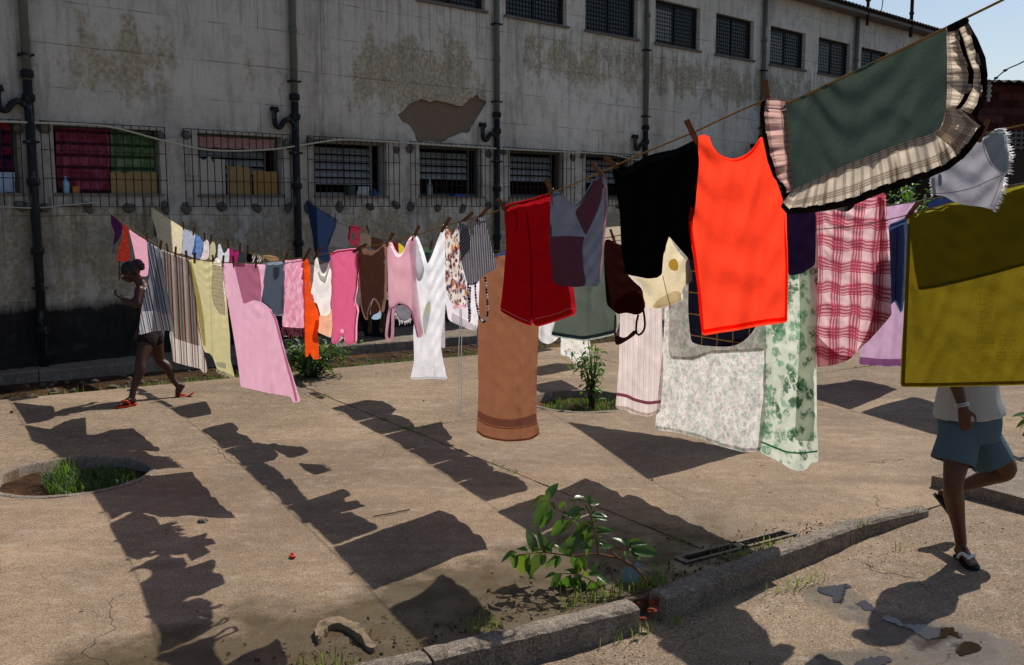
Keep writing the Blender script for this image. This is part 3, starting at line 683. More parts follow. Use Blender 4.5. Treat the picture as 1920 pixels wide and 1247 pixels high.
# ------------------------------------------------------------------ brick building at the right, beyond the laundry
bx0 = at(1790, 300, 21.0); ang = R(6)
bk = empty('brick_building', (bx0.x, bx0.y, 0), ang)
tag(bk, 'dark red brick building with a vent grid, behind the washing line', 'building')
def brick_mat():
    t = NT('brick'); o = t.n('ObjectInfo').outputs['Random']; p = t.n('NewGeometry').outputs['Position']
    c = t.ramp(o, [(0.0, C('#35191a')), (0.4, C('#4a2724')), (0.75, C('#5f3732')), (1.0, C('#40302e'))])
    nz = t.noise(p, 14, 5, .7); c = t.mix(t.m('MULTIPLY', t.step(nz, .5, .7), .5), c, C('#2a1815'))
    return t.pbr(c, .92, t.bump(nz, .5, .01), .1)
M_brick = brick_mat()
def z_at(py): return at(1880, py, bx0.y + 0.3).z
ztop, zv1, zv0 = z_at(160), z_at(246), z_at(282)
mb = MB(); mb.box((0, 0.03, -0.3), (9, 5, zv0 - 0.02)); mb.box((0, 0.03, zv0 - 0.0195), (9, 5, ztop)); mb.build('wall', simple('brick_mortar', C('#3d322d'), .95), bk)
bb = MB(); bb.box((0, 0, 0), (1, 1, 1)); bme = bb.build('brick_proto', M_brick); BR = bme.data; bpy.data.objects.remove(bme)
BR.name = 'brick'
bh, bw = 0.155, 0.30; row = 0; z = zv1 + 0.01; nbk = 0
while z < ztop - 0.05:
    x = 0.0 - (bw/2 if row % 2 else 0)
    while x < 3.6:
        x0, x1 = max(0, x), x + bw - 0.018
        if x1 > x0 + 0.03:
            child('brick', BR, bk, (x0, 0.012 + rnd.uniform(-.006, .006), z), (0, 0, 0), (x1 - x0, 0.05, bh - 0.018)); nbk += 1
        x += bw
    z += bh; row += 1
mb = MB(); n_ = 40
for k in range(26): x = 0.9 + 0.13*k; mb.box((x, -0.02, zv0), (x + .035, 0.028, zv1))
for k in range(4): zz = zv0 + (zv1 - zv0)*(k + .5)/4; mb.box((0.9, -0.012, zz - .02), (4.2, 0.0285, zz + .02))
o = mb.build('vent_grid', simple('vent_concrete', C('#6d6a68'), .9), bk); o['kind'] = 'stuff'
vs = []; fs = []
for i in range(181):
    x = -0.2 + 9.4*i/180; w = 0.025*math.sin(i*1.55)
    for y in (-0.3, 5.2): vs.append((x, y, ztop + 0.03 + w + 0.08*(y + 0.3))); vs.append((x, y, ztop + 0.015 + w + 0.08*(y + 0.3)))
for i in range(180):
    a, b = i*4, (i+1)*4; fs += [(a, b, b+2, a+2), (a+1, a+3, b+3, b+1), (a, a+1, b+1, b)]
mesh_obj('roof', vs, fs, M_roof, bk)
# insulator post and wire on its roof
p0 = at(1855, 158, bx0.y - 0.2); mb = MB(); mb.tube([p0 + Vector((0, 0, -0.35)), p0 + Vector((0, 0, 0.05))], 0.035, 8)
for k in range(3): mb.tube([p0 + Vector((0, 0, -0.05 - .1*k)), p0 + Vector((0, 0, -.02 - .1*k))], .06, 8)
tag(mb.build('insulator', simple('porcelain', C('#a8a69f'), .4), loc=p0), 'pale insulator at the eave of the brick building', 'insulator')
pw = [p0, at(1885, 132, bx0.y - 2), at(1920, 115, bx0.y - 4), at(2050, 40, bx0.y - 9)]; cw = catmull(pw, 6); mb = MB(); mb.tube(cw, 0.012, 5)
for k in (3, 6): mb.tube([cw[k] + Vector((-.04, 0, 0)), cw[k], cw[k] + Vector((.04, 0, .01))], [.012, .03, .012], 6)
tag(mb.build('overhead_wire', M_iron), 'thin overhead wire rising from the insulator on the brick building', 'wire')
# ------------------------------------------------------------------ clotheslines
class Line:
    """a washing line: plan polyline (X, Y) from the wall towards the camera, height from the photographed curve"""
    def __init__(s, plan): s.p = [Vector(q) for q in plan]
    def hit(s, r):
        q = r.x/r.y; p = s.p; k = 0
        for k in range(len(p) - 1):
            if q <= p[k+1].x/p[k+1].y: break
        a, b = p[k], p[k+1]; d = b - a
        den = d.x - q*d.y
        t = (q*a.y - a.x)/den if abs(den) > 1e-6 else 0
        return max(0.6, a.y + d.y*t), k, t
    def pos(s, x, y, off=0.0):
        r = ray(x, y); Y, k, t = s.hit(r); return at(x, y, Y + off)
    def u(s, P):
        best = 0.0; acc = 0.0; bd = 1e9
        for k in range(len(s.p) - 1):
            a, b = s.p[k], s.p[k+1]; d = b - a; L = d.length
            lo = -9 if k == 0 else 0.0; hi = 9 if k == len(s.p) - 2 else 1.0
            t = min(hi, max(lo, (Vector((P.x, P.y)) - a).dot(d)/(L*L)))
            e = (a + d*t - Vector((P.x, P.y))).length
            if e < bd: bd = e; best = acc + t*L
            acc += L
        return best
A = Line([(-5.62, 13.75), (-3.5, 9.9), (-2.42, 8.35), (-1.15, 6.4), (0.30, 3.80), (0.75, 3.0), (1.10, 2.37), (1.75, 1.2)])
B = Line([(-5.15, 14.3), (-2.75, 11.1), (-1.18, 8.5), (0.18, 6.29), (1.76, 3.73), (2.4, 2.7)])
Cc = Line([(-3.3, 15.95), (-1.08, 11.28), (1.01, 7.47), (2.15, 5.39), (3.3, 3.3)])
D = Line([(0.2, 15.0), (1.6, 10.8), (2.12, 8.75), (2.9, 7.2)])
E = Line([(1.2, 15.6), (4.4, 11.9), (5.04, 10.4), (6.5, 8.2)])
G = Line([(-3.9, 17.0), (0.6, 14.6), (3.0, 12.5)])
def rope(line, name, label, px, rad, mat, extra=(), posts=()):
    pts = [line.pos(x, y) for x, y in px] + list(extra)
    root = empty(name, pts[0]); tag(root, label, 'clothesline', 'clotheslines across the courtyard')
    mb = MB(); cw = catmull(pts, 8)
    mb.tube([p - pts[0] for p in cw], rad, 6); mb.build('rope', mat, root, smooth=True)
    for b, h in posts:
        mb = MB(); p = Vector(b) - pts[0]; mb.tube([(p.x, p.y, -0.2 - pts[0].z), (p.x, p.y, h - pts[0].z)], [0.06, 0.05], 10); mb.build('post', M_post, root, smooth=True)
def rope_mat(name, c):
    t = NT(name); p = t.n('TexCoord').outputs['Object']; w = t.noise(p, 220, 2, .6)
    return t.pbr(t.mix(w, c, tuple(x*.5 for x in c[:3]) + (1,)), .85, t.bump(w, .6, .003), .1)
M_rope = rope_mat('tan_rope', C('#a57c3e')); M_rope2 = rope_mat('white_rope', C('#b9b09c')); M_post = simple('weathered_wood', C('#6b5a49'), .9, .1, .3, 20)
rope(A, 'clothesline', 'tan clothesline carrying the orange tank top and the pink sheet, nearest to the camera',
     [(178, 383), (204, 399), (243, 426), (290, 456), (340, 479), (400, 491), (460, 493), (530, 488), (600, 477), (669, 467), (763, 446), (840, 422), (941, 393), (1030, 363), (1120, 326), (1200, 290), (1300, 248), (1430, 190), (1470, 193), (1500, 184), (1560, 155), (1620, 126), (1680, 98), (1740, 69), (1790, 44), (1880, 0), (1990, -55)], 0.003, M_rope, [(1.62, 1.3, 2.62)], [((1.62, 1.27, 0), 2.7)])
rope(B, 'clothesline', 'clothesline carrying the pale yellow sheet, the brown towel and the frayed denim shorts',
     [(222, 338), (265, 373), (290, 386), (345, 428), (410, 456), (480, 478), (560, 489), (650, 492), (760, 488), (895, 480), (1010, 466), (1147, 444), (1290, 410), (1500, 350), (1700, 290), (1840, 252), (1920, 234), (2050, 205)], 0.003, M_rope, [(2.35, 2.8, 2.45)], [((2.36, 2.78, 0), 2.5)])
rope(Cc, 'clothesline', 'clothesline carrying the navy cloth, the plaid blanket and the olive towel',
     [(556, 362), (625, 411), (690, 432), (735, 443), (800, 461), (900, 470), (1000, 466), (1213, 446), (1330, 440), (1450, 436), (1600, 424), (1668, 411), (1705, 402), (1800, 376), (1920, 345), (2150, 290)], 0.003, M_rope, [(3.2, 3.4, 2.4)], [((3.21, 3.38, 0), 2.45)])
rope(D, 'clothesline', 'clothesline hidden behind the floral sheet, carrying a large white sheet',
     [(1000, 372), (1080, 378), (1239, 386), (1330, 390), (1420, 385), (1500, 372)], 0.003, M_rope2)
rope(E, 'clothesline', 'clothesline carrying the lilac sheet behind the plaid blanket',
     [(1150, 384), (1400, 400), (1560, 398), (1640, 390), (1700, 380), (1823, 360), (1990, 330)], 0.0035, M_rope2)
rope(G, 'clothesline', 'farthest clothesline carrying small white washing in front of the dark wall foot',
     [(540, 470), (640, 505), (760, 522), (900, 524), (1020, 518), (1120, 505), (1250, 480), (1400, 440)], 0.004, M_rope2)

# ------------------------------------------------------------------ laundry
class Garment:
    def __init__(s, name, label, cat, line, outline, mat, step=6.0, off=0.0, back=None, amp=0.018, wl=0.13, seed=0, group='laundry on the lines', z=None, smooth=1, noi=0.02, billow=0.0, top=None, hole=(), tilt=0.0, uvpx=0.0, slope=0.5, drape=0.0115):
        s.uvpx, s.slope, s.drape = uvpx, slope, drape
        s.line, s.off, s.amp, s.wlen, s.seed, s.noi, s.billow, s.tilt = line, off, amp, wl, seed, noi, billow, tilt
        s.tr = z or (lambda p: p); s.step = step
        o = [s.tr(p) for p in outline]; s.ytop = top if top is not None else min(p[1] for p in o)
        cx = sum(p[0] for p in o)/len(o); s.xc = cx
        s.org = s.raw(cx, s.ytop); s.u0 = line.u(s.org); s.root = None
        q0 = line.u(s.raw(min(p[0] for p in o), s.ytop)) - s.u0; q1 = line.u(s.raw(max(p[0] for p in o), s.ytop)) - s.u0; s.ua, s.ub = min(q0, q1), max(q0, q1) + 1e-4
        s.root = s.piece(name, outline, mat, 0.0, smooth=smooth, hole=hole)
        tag(s.root, label, cat, group); s.mat = mat
        if back: s.piece('back_layer', [(x + back[0], y + back[1]) for x, y in outline], mat, -.035)
    def raw(s, x, y): return s.line.pos(x, y, s.off)
    def fold(s, u, v):
        w = 2*math.pi/s.wlen; a = min(s.amp*1.5, s.slope/w); q = s.seed*1.7
        env = 0.25 + 0.75*min(1.0, max(0.0, v)/0.35)
        wob = 0.05*noise.noise((u*3, v*1.6, q))
        f = math.sin(w*(u + wob) + q) + 0.4*math.sin(w*1.83*(u + wob*1.4) + 2.1*q + 0.8*v) + 0.35*math.sin(w*0.47*u + q*0.6)
        f *= 0.5 + 0.7*noise.noise((u*2.2, v*0.7, q + 3))*0.9
        n_ = s.noi*0.8*noise.noise((u*3.6, v*1.5, q)) + s.noi*0.22*noise.noise((u*15, v*4, q + 9))
        # swags hanging between the pegs, and slanting creases
        W_ = min(0.9, s.ub - s.ua); t = min(1.0, max(0.0, (u - s.ua)/(s.ub - s.ua))); vv = max(v, 0.0)
        sw = vv - 0.42*W_*4*t*(1 - t)*(0.8 + 0.4*noise.noise((q, t*3, 1)))
        d = s.drape*math.sin(2*math.pi*sw/(0.10 + 0.03*math.sin(q)) + 2*noise.noise((u*4, v*3, q + 5)))*math.exp(-vv/0.42)*min(1.0, vv/0.03)*(0.55 + 0.9*noise.noise((u*3, v*3, q + 2)))
        c = 1 - abs(noise.noise((u*7.0 + v*2.2, v*1.3 - u*0.6, q + 21)))*3.6
        d += s.drape*0.75*max(0.0, c)*min(1.0, vv/0.12)
        c = 1 - abs(noise.noise((v*5.0 - u*3.0, u*1.5, q + 33)))*4.0
        d += s.drape*0.5*max(0.0, c)*min(1.0, vv/0.15)
        return a*env*f + d + n_*min(1, 0.3 + max(v, 0)*2) + s.billow*math.sin(min(1.0, max(v, 0)/1.2)*2.6) + s.tilt*v
    def P(s, x, y, off=0.0):
        p = s.raw(x, y); u = s.line.u(p) - s.u0; v = s.org.z - p.z
        Y = p.y + s.fold(u, v)*1.4 - off
        return at(x, y, Y), ((x - s.xc)/F*s.org.y*s.uvpx if s.uvpx else u, v)
    def piece(s, name, outline, mat, off=0.006, smooth=1, hole=(), step=None, raw=False):
        st = step or s.step
        o = [s.tr(p) for p in outline] if not raw else outline
        poly = densify(o, st, True, smooth)
        hs = [densify([s.tr(p) for p in h], st, True, 1) for h in hole]
        x0 = min(p.x for p in poly); x1 = max(p.x for p in poly); y0 = min(p.y for p in poly); y1 = max(p.y for p in poly)
        inn = []; j = 0; y = y0 + st*0.5
        while y < y1:
            x = x0 + (st*0.5 if j % 2 else 0)
            while x < x1:
                p = Vector((x, y))
                if inside(p, poly) and not any(inside(p, h) for h in hs):
                    if min((p - q).length_squared for q in poly) > (st*0.45)**2: inn.append(p)
                x += st
            y += st*0.87; j += 1
        v2, tr = cdt_region([poly], hs, inn)
        vs = []; uv = []
        for p in v2:
            a, b = s.P(p.x, p.y, off); vs.append(a); uv.append(b)
        tr = [(f[0], f[2], f[1]) for f in tr]
        if s.root is None: return mesh_obj(name, vs, tr, mat, None, s.org, True, uv)
        o_ = mesh_obj(name, [v - s.org for v in vs], tr, mat, s.root, None, True, uv); return o_
    def strip(s, name, line, width, mat=None, off=0.004, step=None):
        """a narrow band (hem, strap, seam) along a photographed curve"""
        pts = [Vector(s.tr(p)) for p in line]; k = s.scale(); w = width*k
        d = densify(pts, step or s.step, False, 1); L, Rr = [], []
        for i, p in enumerate(d):
            t = (d[min(i+1, len(d)-1)] - d[max(i-1, 0)]).normalized(); n_ = Vector((-t.y, t.x))
            L.append(p + n_*w/2); Rr.append(p - n_*w/2)
        vs, uv, fs = [], [], []
        for i in range(len(d)):
            for q in (L[i], Rr[i]): a, b = s.P(q.x, q.y, off); vs.append(a - s.org); uv.append(b)
        for i in range(len(d) - 1): fs.append((2*i, 2*i+1, 2*i+3, 2*i+2))
        return mesh_obj(name, vs, fs, mat or s.mat, s.root, None, True, uv)
    def scale(s):
        a, b = Vector(s.tr((0, 0))), Vector(s.tr((1, 0))); return (b - a).length
    def fringe(s, name, line, length, mat=None, dens=1.6, off=0.002, spread=0.25, dirv=(0, 1), wd=1.0):
        pts = densify([Vector(s.tr(p)) for p in line], dens, False, 0); k = s.scale(); vs, uv, fs = [], [], []
        r = random.Random(len(pts) + int(length))
        for p in pts:
            ln = length*k*r.uniform(.65, 1.15); dx = r.uniform(-spread, spread)*ln; w = wd*r.uniform(.4, .8)
            e = p + Vector(dirv)*ln + Vector((dx, r.uniform(-spread, spread)*ln)); m = (p + e)/2 + Vector((r.uniform(-1, 1), 0))*spread*3
            n_ = Vector((e - p)).orthogonal().normalized()*w; b = len(vs)
            o2 = off + r.uniform(-.006, .006)
            for q in (p - n_, p + n_, m + n_, m - n_, e + n_*.4, e - n_*.4):
                a, c = s.P(q.x, q.y, o2); vs.append(a - s.org); uv.append(c)
            fs += [(b, b+1, b+2, b+3), (b+3, b+2, b+4, b+5)]
        o = mesh_obj(name, vs, fs, mat or s.mat, s.root, None, True, uv); o['kind'] = 'stuff'; return o
    def loop(s, name, line, rad, mat=None, off=0.0):
        """a cord or strap as a round tube"""
        pts = [s.P(*s.tr(p), off)[0] - s.org for p in line]; mb = MB(); mb.tube(catmull(pts, 5), rad, 6)
        return mb.build(name, mat or s.mat, s.root, smooth=True)
def Z(x0, y0, k): return lambda p: (x0 + p[0]*k, y0 + p[1]*k)
z4 = Z(1400, 0, .33679); z5 = Z(180, 360, .33691); z6 = Z(460, 380, .3367); z7 = Z(860, 280, .44922); z8 = Z(1100, 340, .44895)
zb = Z(640, 420, .17641); zc = Z(1500, 340, .30471); zd = Z(1660, 20, .32059); ze = Z(1000, 560, .19246); zf = Z(1640, 200, .43277); zw = Z(180, 470, .24859)

W = lambda name, h, tr=.75, **k: cloth(name, C(h), tr, **k)
# ---- line A, from the wall towards the camera
g = Garment('bikini_top', 'dark navy and black bikini top at the wall end of the nearest clothesline', 'bikini top', A, [(80,122),(110,140),(132,165),(150,190),(140,240),(120,270),(100,300),(95,290),(105,230),(85,180)], cloth('navy_swimwear', C('#1b1640'), .35, P_mottle(C('#5a1f3a'), 26)), 3, z=z5, amp=.01, wl=.08, seed=1)
g.strip('tie_string', [(102, 292), (96, 330), (93, 345)], 4)
g = Garment('lace_top', 'red top with black lace pattern hanging above the walking woman', 'top', A, [(145,180),(165,185),(180,200),(183,260),(187,330),(190,380),(150,388),(120,385),(115,375),(125,330),(130,300),(145,270),(150,230)], cloth('red_black_lace', C('#b0382c'), .5, P_floral(34, [C('#16070c')], .75, size=.5)), 3, z=z5, amp=.012, wl=.07, seed=2)
g.loop('tie_string', [(130, 385), (129, 420), (130, 460), (128, 490)], .006, cloth('black_tie', C('#15090d'), .1))
g = Garment('pillowcase', 'plain pink cloth hanging just right of the red lace top', 'cloth', A, [(182,205),(215,230),(255,255),(290,275),(292,330),(296,400),(288,470),(240,470),(225,400),(205,300)], W('pink_cotton', '#efb0c6', .7), 4, z=z5, amp=.012, seed=3)
STR = [(0, C('#c7ccd6')), (.14, C('#7d8fa0')), (.26, C('#d8dade')), (.31, C('#6b1f33')), (.40, C('#d8dade')), (.48, C('#93a3b2')), (.6, C('#76899b')), (.68, C('#d3d5da')), (.78, C('#7a2a3c')), (.87, C('#d0d3d9'))]
g = Garment('striped_towel', 'blue and white towel with maroon stripes blown across the walking woman', 'towel', A, [(283,275),(320,296),(358,318),(368,370),(375,440),(388,520),(410,610),(425,690),(438,785),(400,770),(320,775),(238,797),(243,735),(250,665),(262,600),(280,530),(298,470),(292,390),(287,330)], cloth('striped_terry', C('#d0d3d9'), .6, P_stripes(.36, STR, R(-32))), 4, z=z5, amp=.025, wl=.2, seed=4, off=-.08, tilt=-.65, uvpx=3.0)
g.piece('upper_layer', [(284,276),(320,296),(357,318),(367,370),(374,440),(386,520),(405,600),(412,690),(330,662),(250,665),(262,600),(280,530),(298,470),(292,390),(287,330)], g.mat, .025)
STR2 = [(0, C('#d3cec5')), (.12, C('#a9b0a6')), (.22, C('#d9d4cb')), (.26, C('#9a3a44')), (.36, C('#d9d4cb')), (.45, C('#8f9c9a')), (.58, C('#b6b8ae')), (.68, C('#dcd7ce')), (.74, C('#a04a52')), (.84, C('#dcd7ce'))]
g = Garment('striped_blanket', 'long beige and grey blanket with thin red stripes beside the yellow towel', 'blanket', A, [(362,318),(400,335),(440,347),(480,362),(521,372),(528,420),(535,470),(560,620),(572,760),(590,860),(610,940),(620,985),(618,1005),(595,1010),(585,985),(510,968),(430,945),(425,900),(418,850),(410,800),(420,690),(395,580),(380,460),(370,390)], cloth('striped_blanket_cotton', C('#d0cbc2'), .65, P_stripes(.32, STR2, R(-8))), 4, z=z5, amp=.03, wl=.22, seed=5, uvpx=3.0)
g.piece('upper_layer', [(363,319),(400,336),(440,348),(480,363),(520,373),(527,420),(534,470),(556,610),(570,740),(578,860),(500,835),(432,812),(421,690),(396,580),(381,460),(371,390)], g.mat, .02)
g = Garment('yellow_towel', 'long pale yellow towel with a fringed end next to the pink sheet', 'towel', A, [(519,372),(560,378),(600,382),(648,386),(680,388),(718,394),(722,520),(735,700),(745,800),(748,930),(772,1030),(730,1010),(672,985),(665,960),(650,920),(630,895),(605,895),(592,860),(580,780),(562,680),(545,540),(528,440)], cloth('yellow_terry', C('#ddd3a0'), .6, P_stripes(.5, [(0, C('#ddd4a2')), (.8, C('#cfc588')), (.86, C('#ddd4a2'))])), 4, z=z5, amp=.018, wl=.18, seed=6, off=.03)
g.piece('corner_flap', [(525,378),(545,440),(575,560),(600,700),(612,860),(598,860),(580,760),(560,640),(542,520),(528,440)], g.mat, .02)
g.fringe('fringe', [(672, 984), (700, 996), (740, 1012), (772, 1030)], 26, W('yellow_fringe', '#cfc7a4', .5), 1.1)
g.piece('care_label', [(668,945),(722,950),(726,985),(672,972)], W('white_tape', '#e8e8ea', .6), .012)
g = Garment('pillowcase', 'white pillowcase with tiny dark dots between the yellow towel and the pink sheet', 'pillowcase', A, [(650,386),(680,388),(706,390),(712,440),(720,560),(722,690),(690,680),(660,640),(645,590),(640,520),(648,440)], cloth('dotted_white', C('#efe9e4'), .7, P_dots(30, C('#7a3340'), .22)), 4, z=z5, amp=.015, seed=7, off=-.03)
g.piece('tied_corner', [(655,385),(675,360),(692,372),(700,392)], g.mat, .01)
g = Garment('pink_sheet', 'large pale pink sheet sweeping down almost to the ground', 'sheet', A, [(705,392),(735,395),(765,398),(800,399),(840,400),(890,402),(945,403),(930,500),(940,580),(965,640),(1000,690),(1020,760),(1040,850),(1060,920),(1085,990),(1112,1080),(1140,1165),(1118,1170),(1095,1175),(1090,1160),(1085,1140),(1030,1130),(960,1120),(880,1100),(805,1085),(798,1020),(790,960),(778,880),(765,800),(752,720),(740,650),(728,580),(720,520),(712,450)], W('pink_sheet_cotton', '#eab4cc', .72), 4, z=z5, amp=.03, wl=.26, seed=8, noi=.03)
g.piece('top_band', [(765,398),(800,399),(836,400),(838,415),(800,417),(766,414)], W('red_pink_band', '#b8506c', .5), .012)
g.piece('folded_flap', [(768,402),(840,402),(900,404),(915,470),(920,540),(918,612),(880,600),(820,625),(800,540),(782,470)], W('pink_flap', '#dca6b8', .6), .02)
g.strip('side_hem', [(968, 645), (1000, 710), (1030, 830), (1072, 990), (1100, 1090), (1116, 1165)], 14, W('pink_hem', '#e4aecb', .6), .008)
g = Garment('grey_shirt', 'grey short sleeved shirt hanging upside down over the pink sheet', 'shirt', A, [(945,403),(965,390),(1000,388),(1040,385),(1048,440),(1046,520),(1045,600),(1038,683),(1012,686),(985,680),(975,650),(950,630),(918,610),(926,560),(936,500)], W('slate_cotton', '#97a0ac', .65), 4, z=z5, amp=.02, back=(6, 4), seed=9, off=-.07)
g.piece('pocket', [(985,420),(1020,415),(1018,470),(995,498),(986,470)], W('slate_pocket', '#7d8791', .5), .012)
g.strip('sleeve_hem', [(920, 606), (950, 626), (974, 648)], 9)
g = Garment('pink_scarf', 'pink scarf with a dark fringed end between the grey shirt and the orange trousers', 'scarf', A, [(1050,375),(1070,382),(1100,378),(1150,370),(1156,420),(1160,480),(1165,620),(1160,758),(1100,755),(1036,750),(1038,670),(1040,600),(1043,540),(1045,480)], cloth('pink_scarf_knit', C('#e996b4'), .65, P_mottle(C('#f4c2d2'), 14)), 4, z=z5, amp=.015, wl=.15, seed=10, off=-.05)
g.fringe('fringe', [(1036, 750), (1100, 757), (1160, 758)], 55, W('maroon_fringe', '#8d4a58', .4), 1.2, wd=1.3)
# z6 coordinates
g = Garment('orange_romper', 'narrow bright orange garment with long ties beside the white top', 'garment', A, [(325,315),(345,310),(358,340),(363,400),(366,450),(376,510),(388,560),(408,610),(412,680),(402,720),(408,800),(412,872),(400,876),(375,870),(366,850),(360,830),(352,850),(345,865),(335,860),(332,780),(330,700),(332,620),(333,560),(328,500),(325,440),(324,370)], W('orange_jersey', '#f0531c', .72), 4, z=z6, amp=.015, wl=.09, seed=11, hole=[[(346,440),(354,450),(352,475),(344,472)]])
g = Garment('draped_blouse', 'white blouse with a deep draped neck beside the orange garment', 'top', A, [(388,308),(400,298),(412,350),(420,378),(432,398),(444,395),(456,370),(470,315),(485,318),(488,400),(490,480),(482,560),(468,625),(440,632),(418,628),(408,590),(398,560),(375,550),(355,540),(365,500),(375,450),(382,380)], W('white_cotton', '#eeeae6', .75), 4, z=z6, amp=.018, wl=.12, seed=12, off=-.03)
g.piece('lining', [(415,365),(430,402),(448,405),(470,330),(476,345),(452,440),(424,430),(408,385)], W('white_lining', '#e3ded6', .6), -.02)
g = Garment('peach_shirt', 'small peach coloured cloth hanging below the white draped top', 'cloth', A, [(420,600),(490,590),(485,680),(478,755),(445,740),(402,722),(408,660)], W('peach_cotton', '#f0b89a', .75), 4, z=z6, amp=.015, seed=13, off=.12, top=470)
g = Garment('pink_trousers', 'bright pink long trousers hung by the waist next to the brown camisole', 'trousers', A, [(473,288),(490,272),(510,266),(555,262),(600,256),(630,264),(633,310),(632,350),(627,420),(620,480),(608,530),(606,560),(620,580),(626,605),(618,640),(615,680),(614,730),(614,780),(590,790),(562,796),(552,775),(550,745),(540,733),(530,745),(526,768),(500,790),(480,786),(482,740),(485,700),(482,640),(480,580),(478,540),(487,500),(489,450),(488,380),(480,330)], W('hot_pink_cotton', '#f6a6c4', .82), 4, z=z6, amp=.02, wl=.13, back=(9, -4), seed=14, hole=[[(530,702),(548,702),(550,726),(529,726)]])
g.strip('waistband', [(475, 292), (510, 272), (555, 267), (600, 262), (630, 269)], 11, W('pink_waist', '#d9567f', .5), .008)
g.strip('side_seam', [(628, 290), (628, 360), (618, 480), (606, 545), (620, 600), (611, 690), (610, 778)], 6, W('pink_seam', '#d9467c', .5), .006)
g = Garment('brown_camisole', 'brown camisole hanging upside down with its straps dangling', 'camisole', A, [(628,256),(645,250),(660,250),(680,262),(705,272),(730,265),(755,248),(775,225),(790,216),(793,280),(792,350),(791,450),(788,520),(778,580),(770,620),(758,608),(748,570),(735,545),(715,525),(704,550),(697,590),(694,640),(685,655),(668,640),(658,610),(648,575),(642,500),(638,430),(634,340)], W('brown_jersey', '#8a6757', .6), 4, z=z6, amp=.02, wl=.14, back=(-6, 4), seed=15)
g.piece('back_panel', [(697,590),(706,552),(716,530),(735,548),(748,572),(752,600),(735,618),(712,625),(698,650)], W('brown_back', '#4a2d22', .45), -.05)
for q in ([(690, 640), (692, 680), (688, 705), (694, 722), (698, 690), (696, 650)], [(765, 610), (758, 660), (752, 700), (760, 722), (770, 690), (772, 620)]): g.loop('strap', q, .007, W('brown_strap', '#5a4a35', .2))
g.piece('care_label', [(766,322),(790,314),(791,335),(776,346)], W('white_label', '#e4ddd8', .5), .015)
g = Garment('pink_tank_top', 'pale pink tank top pegged by the hem with its straps hanging down', 'tank top', A, [(790,216),(806,214),(818,245),(832,275),(852,293),(870,285),(885,262),(902,215),(920,190),(942,178),(945,240),(946,300),(949,380),(951,450),(955,510),(960,560),(970,640),(986,745),(975,756),(960,755),(952,715),(945,680),(934,630),(922,595),(905,575),(885,563),(860,560),(838,568),(815,590),(800,588),(796,520),(795,450),(793,370),(791,290)], W('blush_jersey', '#f7d6df', .82), 4, z=z6, amp=.018, wl=.16, back=(7, -5), seed=16, off=-.04)
g.loop('strap', [(806, 585), (796, 640), (790, 690), (786, 735), (792, 760), (806, 765), (818, 745), (821, 690), (822, 640), (826, 590)], .009)
g.strip('neck_binding', [(826, 592), (840, 573), (862, 566), (886, 569), (908, 584), (926, 606), (944, 680), (960, 750)], 8, W('blush_binding', '#d98ba2', .5), .006)
g.piece('ribbon_bow', [(845,562),(858,558),(868,562),(872,572),(858,574),(846,572)], W('navy_bow', '#3a2a44', .2), .015)
g = Garment('white_camisole', 'long white camisole dress with a V shaped neck and a flared hem', 'camisole', A, [(936,180),(950,178),(962,205),(975,245),(988,290),(1000,330),(1010,347),(1022,330),(1040,290),(1058,240),(1080,185),(1100,138),(1113,134),(1117,230),(1116,400),(1115,520),(1112,620),(1100,690),(1090,750),(1090,800),(1096,850),(1110,920),(1126,986),(1080,982),(1030,980),(980,984),(918,985),(930,930),(940,880),(938,800),(935,720),(942,640),(950,560),(947,440),(944,300)], W('white_ribbed', '#e9e8ee', .78), 4, z=z6, amp=.025, wl=.15, seed=17)
g.piece('back_layer', [(946,180),(962,190),(980,235),(996,280),(1010,330),(1015,350),(1000,395),(985,408),(972,402),(960,330),(950,250)], W('white_back', '#f3f2f6', .8), -.05)
g.strip('hem', [(922, 978), (980, 977), (1030, 973), (1080, 975), (1122, 979)], 9)
g.piece('print_patch', [(985,640),(1010,560),(1030,540),(1034,600),(1016,680),(1002,745),(992,710)], cloth('faded_print', C('#d5dbe4'), .75, P_mottle(C('#e9e2a8'), 9)), .008)
g = Garment('floral_blouse', 'white blouse with orange and maroon flowers and a lace edge, gathered at the peg', 'blouse', A, [(1110,145),(1122,138),(1138,150),(1152,185),(1165,165),(1180,130),(1190,170),(1194,230),(1200,330),(1215,400),(1232,470),(1242,560),(1205,568),(1172,575),(1155,560),(1140,545),(1125,510),(1115,470),(1113,350),(1111,230)], cloth('floral_cream', C('#e8ddd3'), .72, P_floral(19, [C('#c8702e'), C('#7a2740'), C('#3b3150')], .6, size=.45)), 4, z=z6, amp=.03, wl=.09, seed=18, off=-.03)
g.fringe('lace_edge', [(1158, 572), (1185, 574), (1215, 568), (1240, 556)], 22, W('pink_lace', '#e9b7c6', .7), 1.6, wd=1.6)
for q in ([(1196, 590), (1194, 700), (1188, 830), (1190, 980), (1186, 1100), (1188, 1185)], [(1202, 590), (1205, 720), (1203, 860), (1206, 1000), (1200, 1120), (1194, 1190)]): g.loop('tie_string', q, .0024, W('white_cord', '#f2efec', .4))
NAVY = [(0, C('#252050')), (.22, C('#c9c3b4')), (.34, C('#252050')), (.5, C('#8d887c')), (.6, C('#252050')), (.8, C('#d4cfc2')), (.9, C('#252050'))]
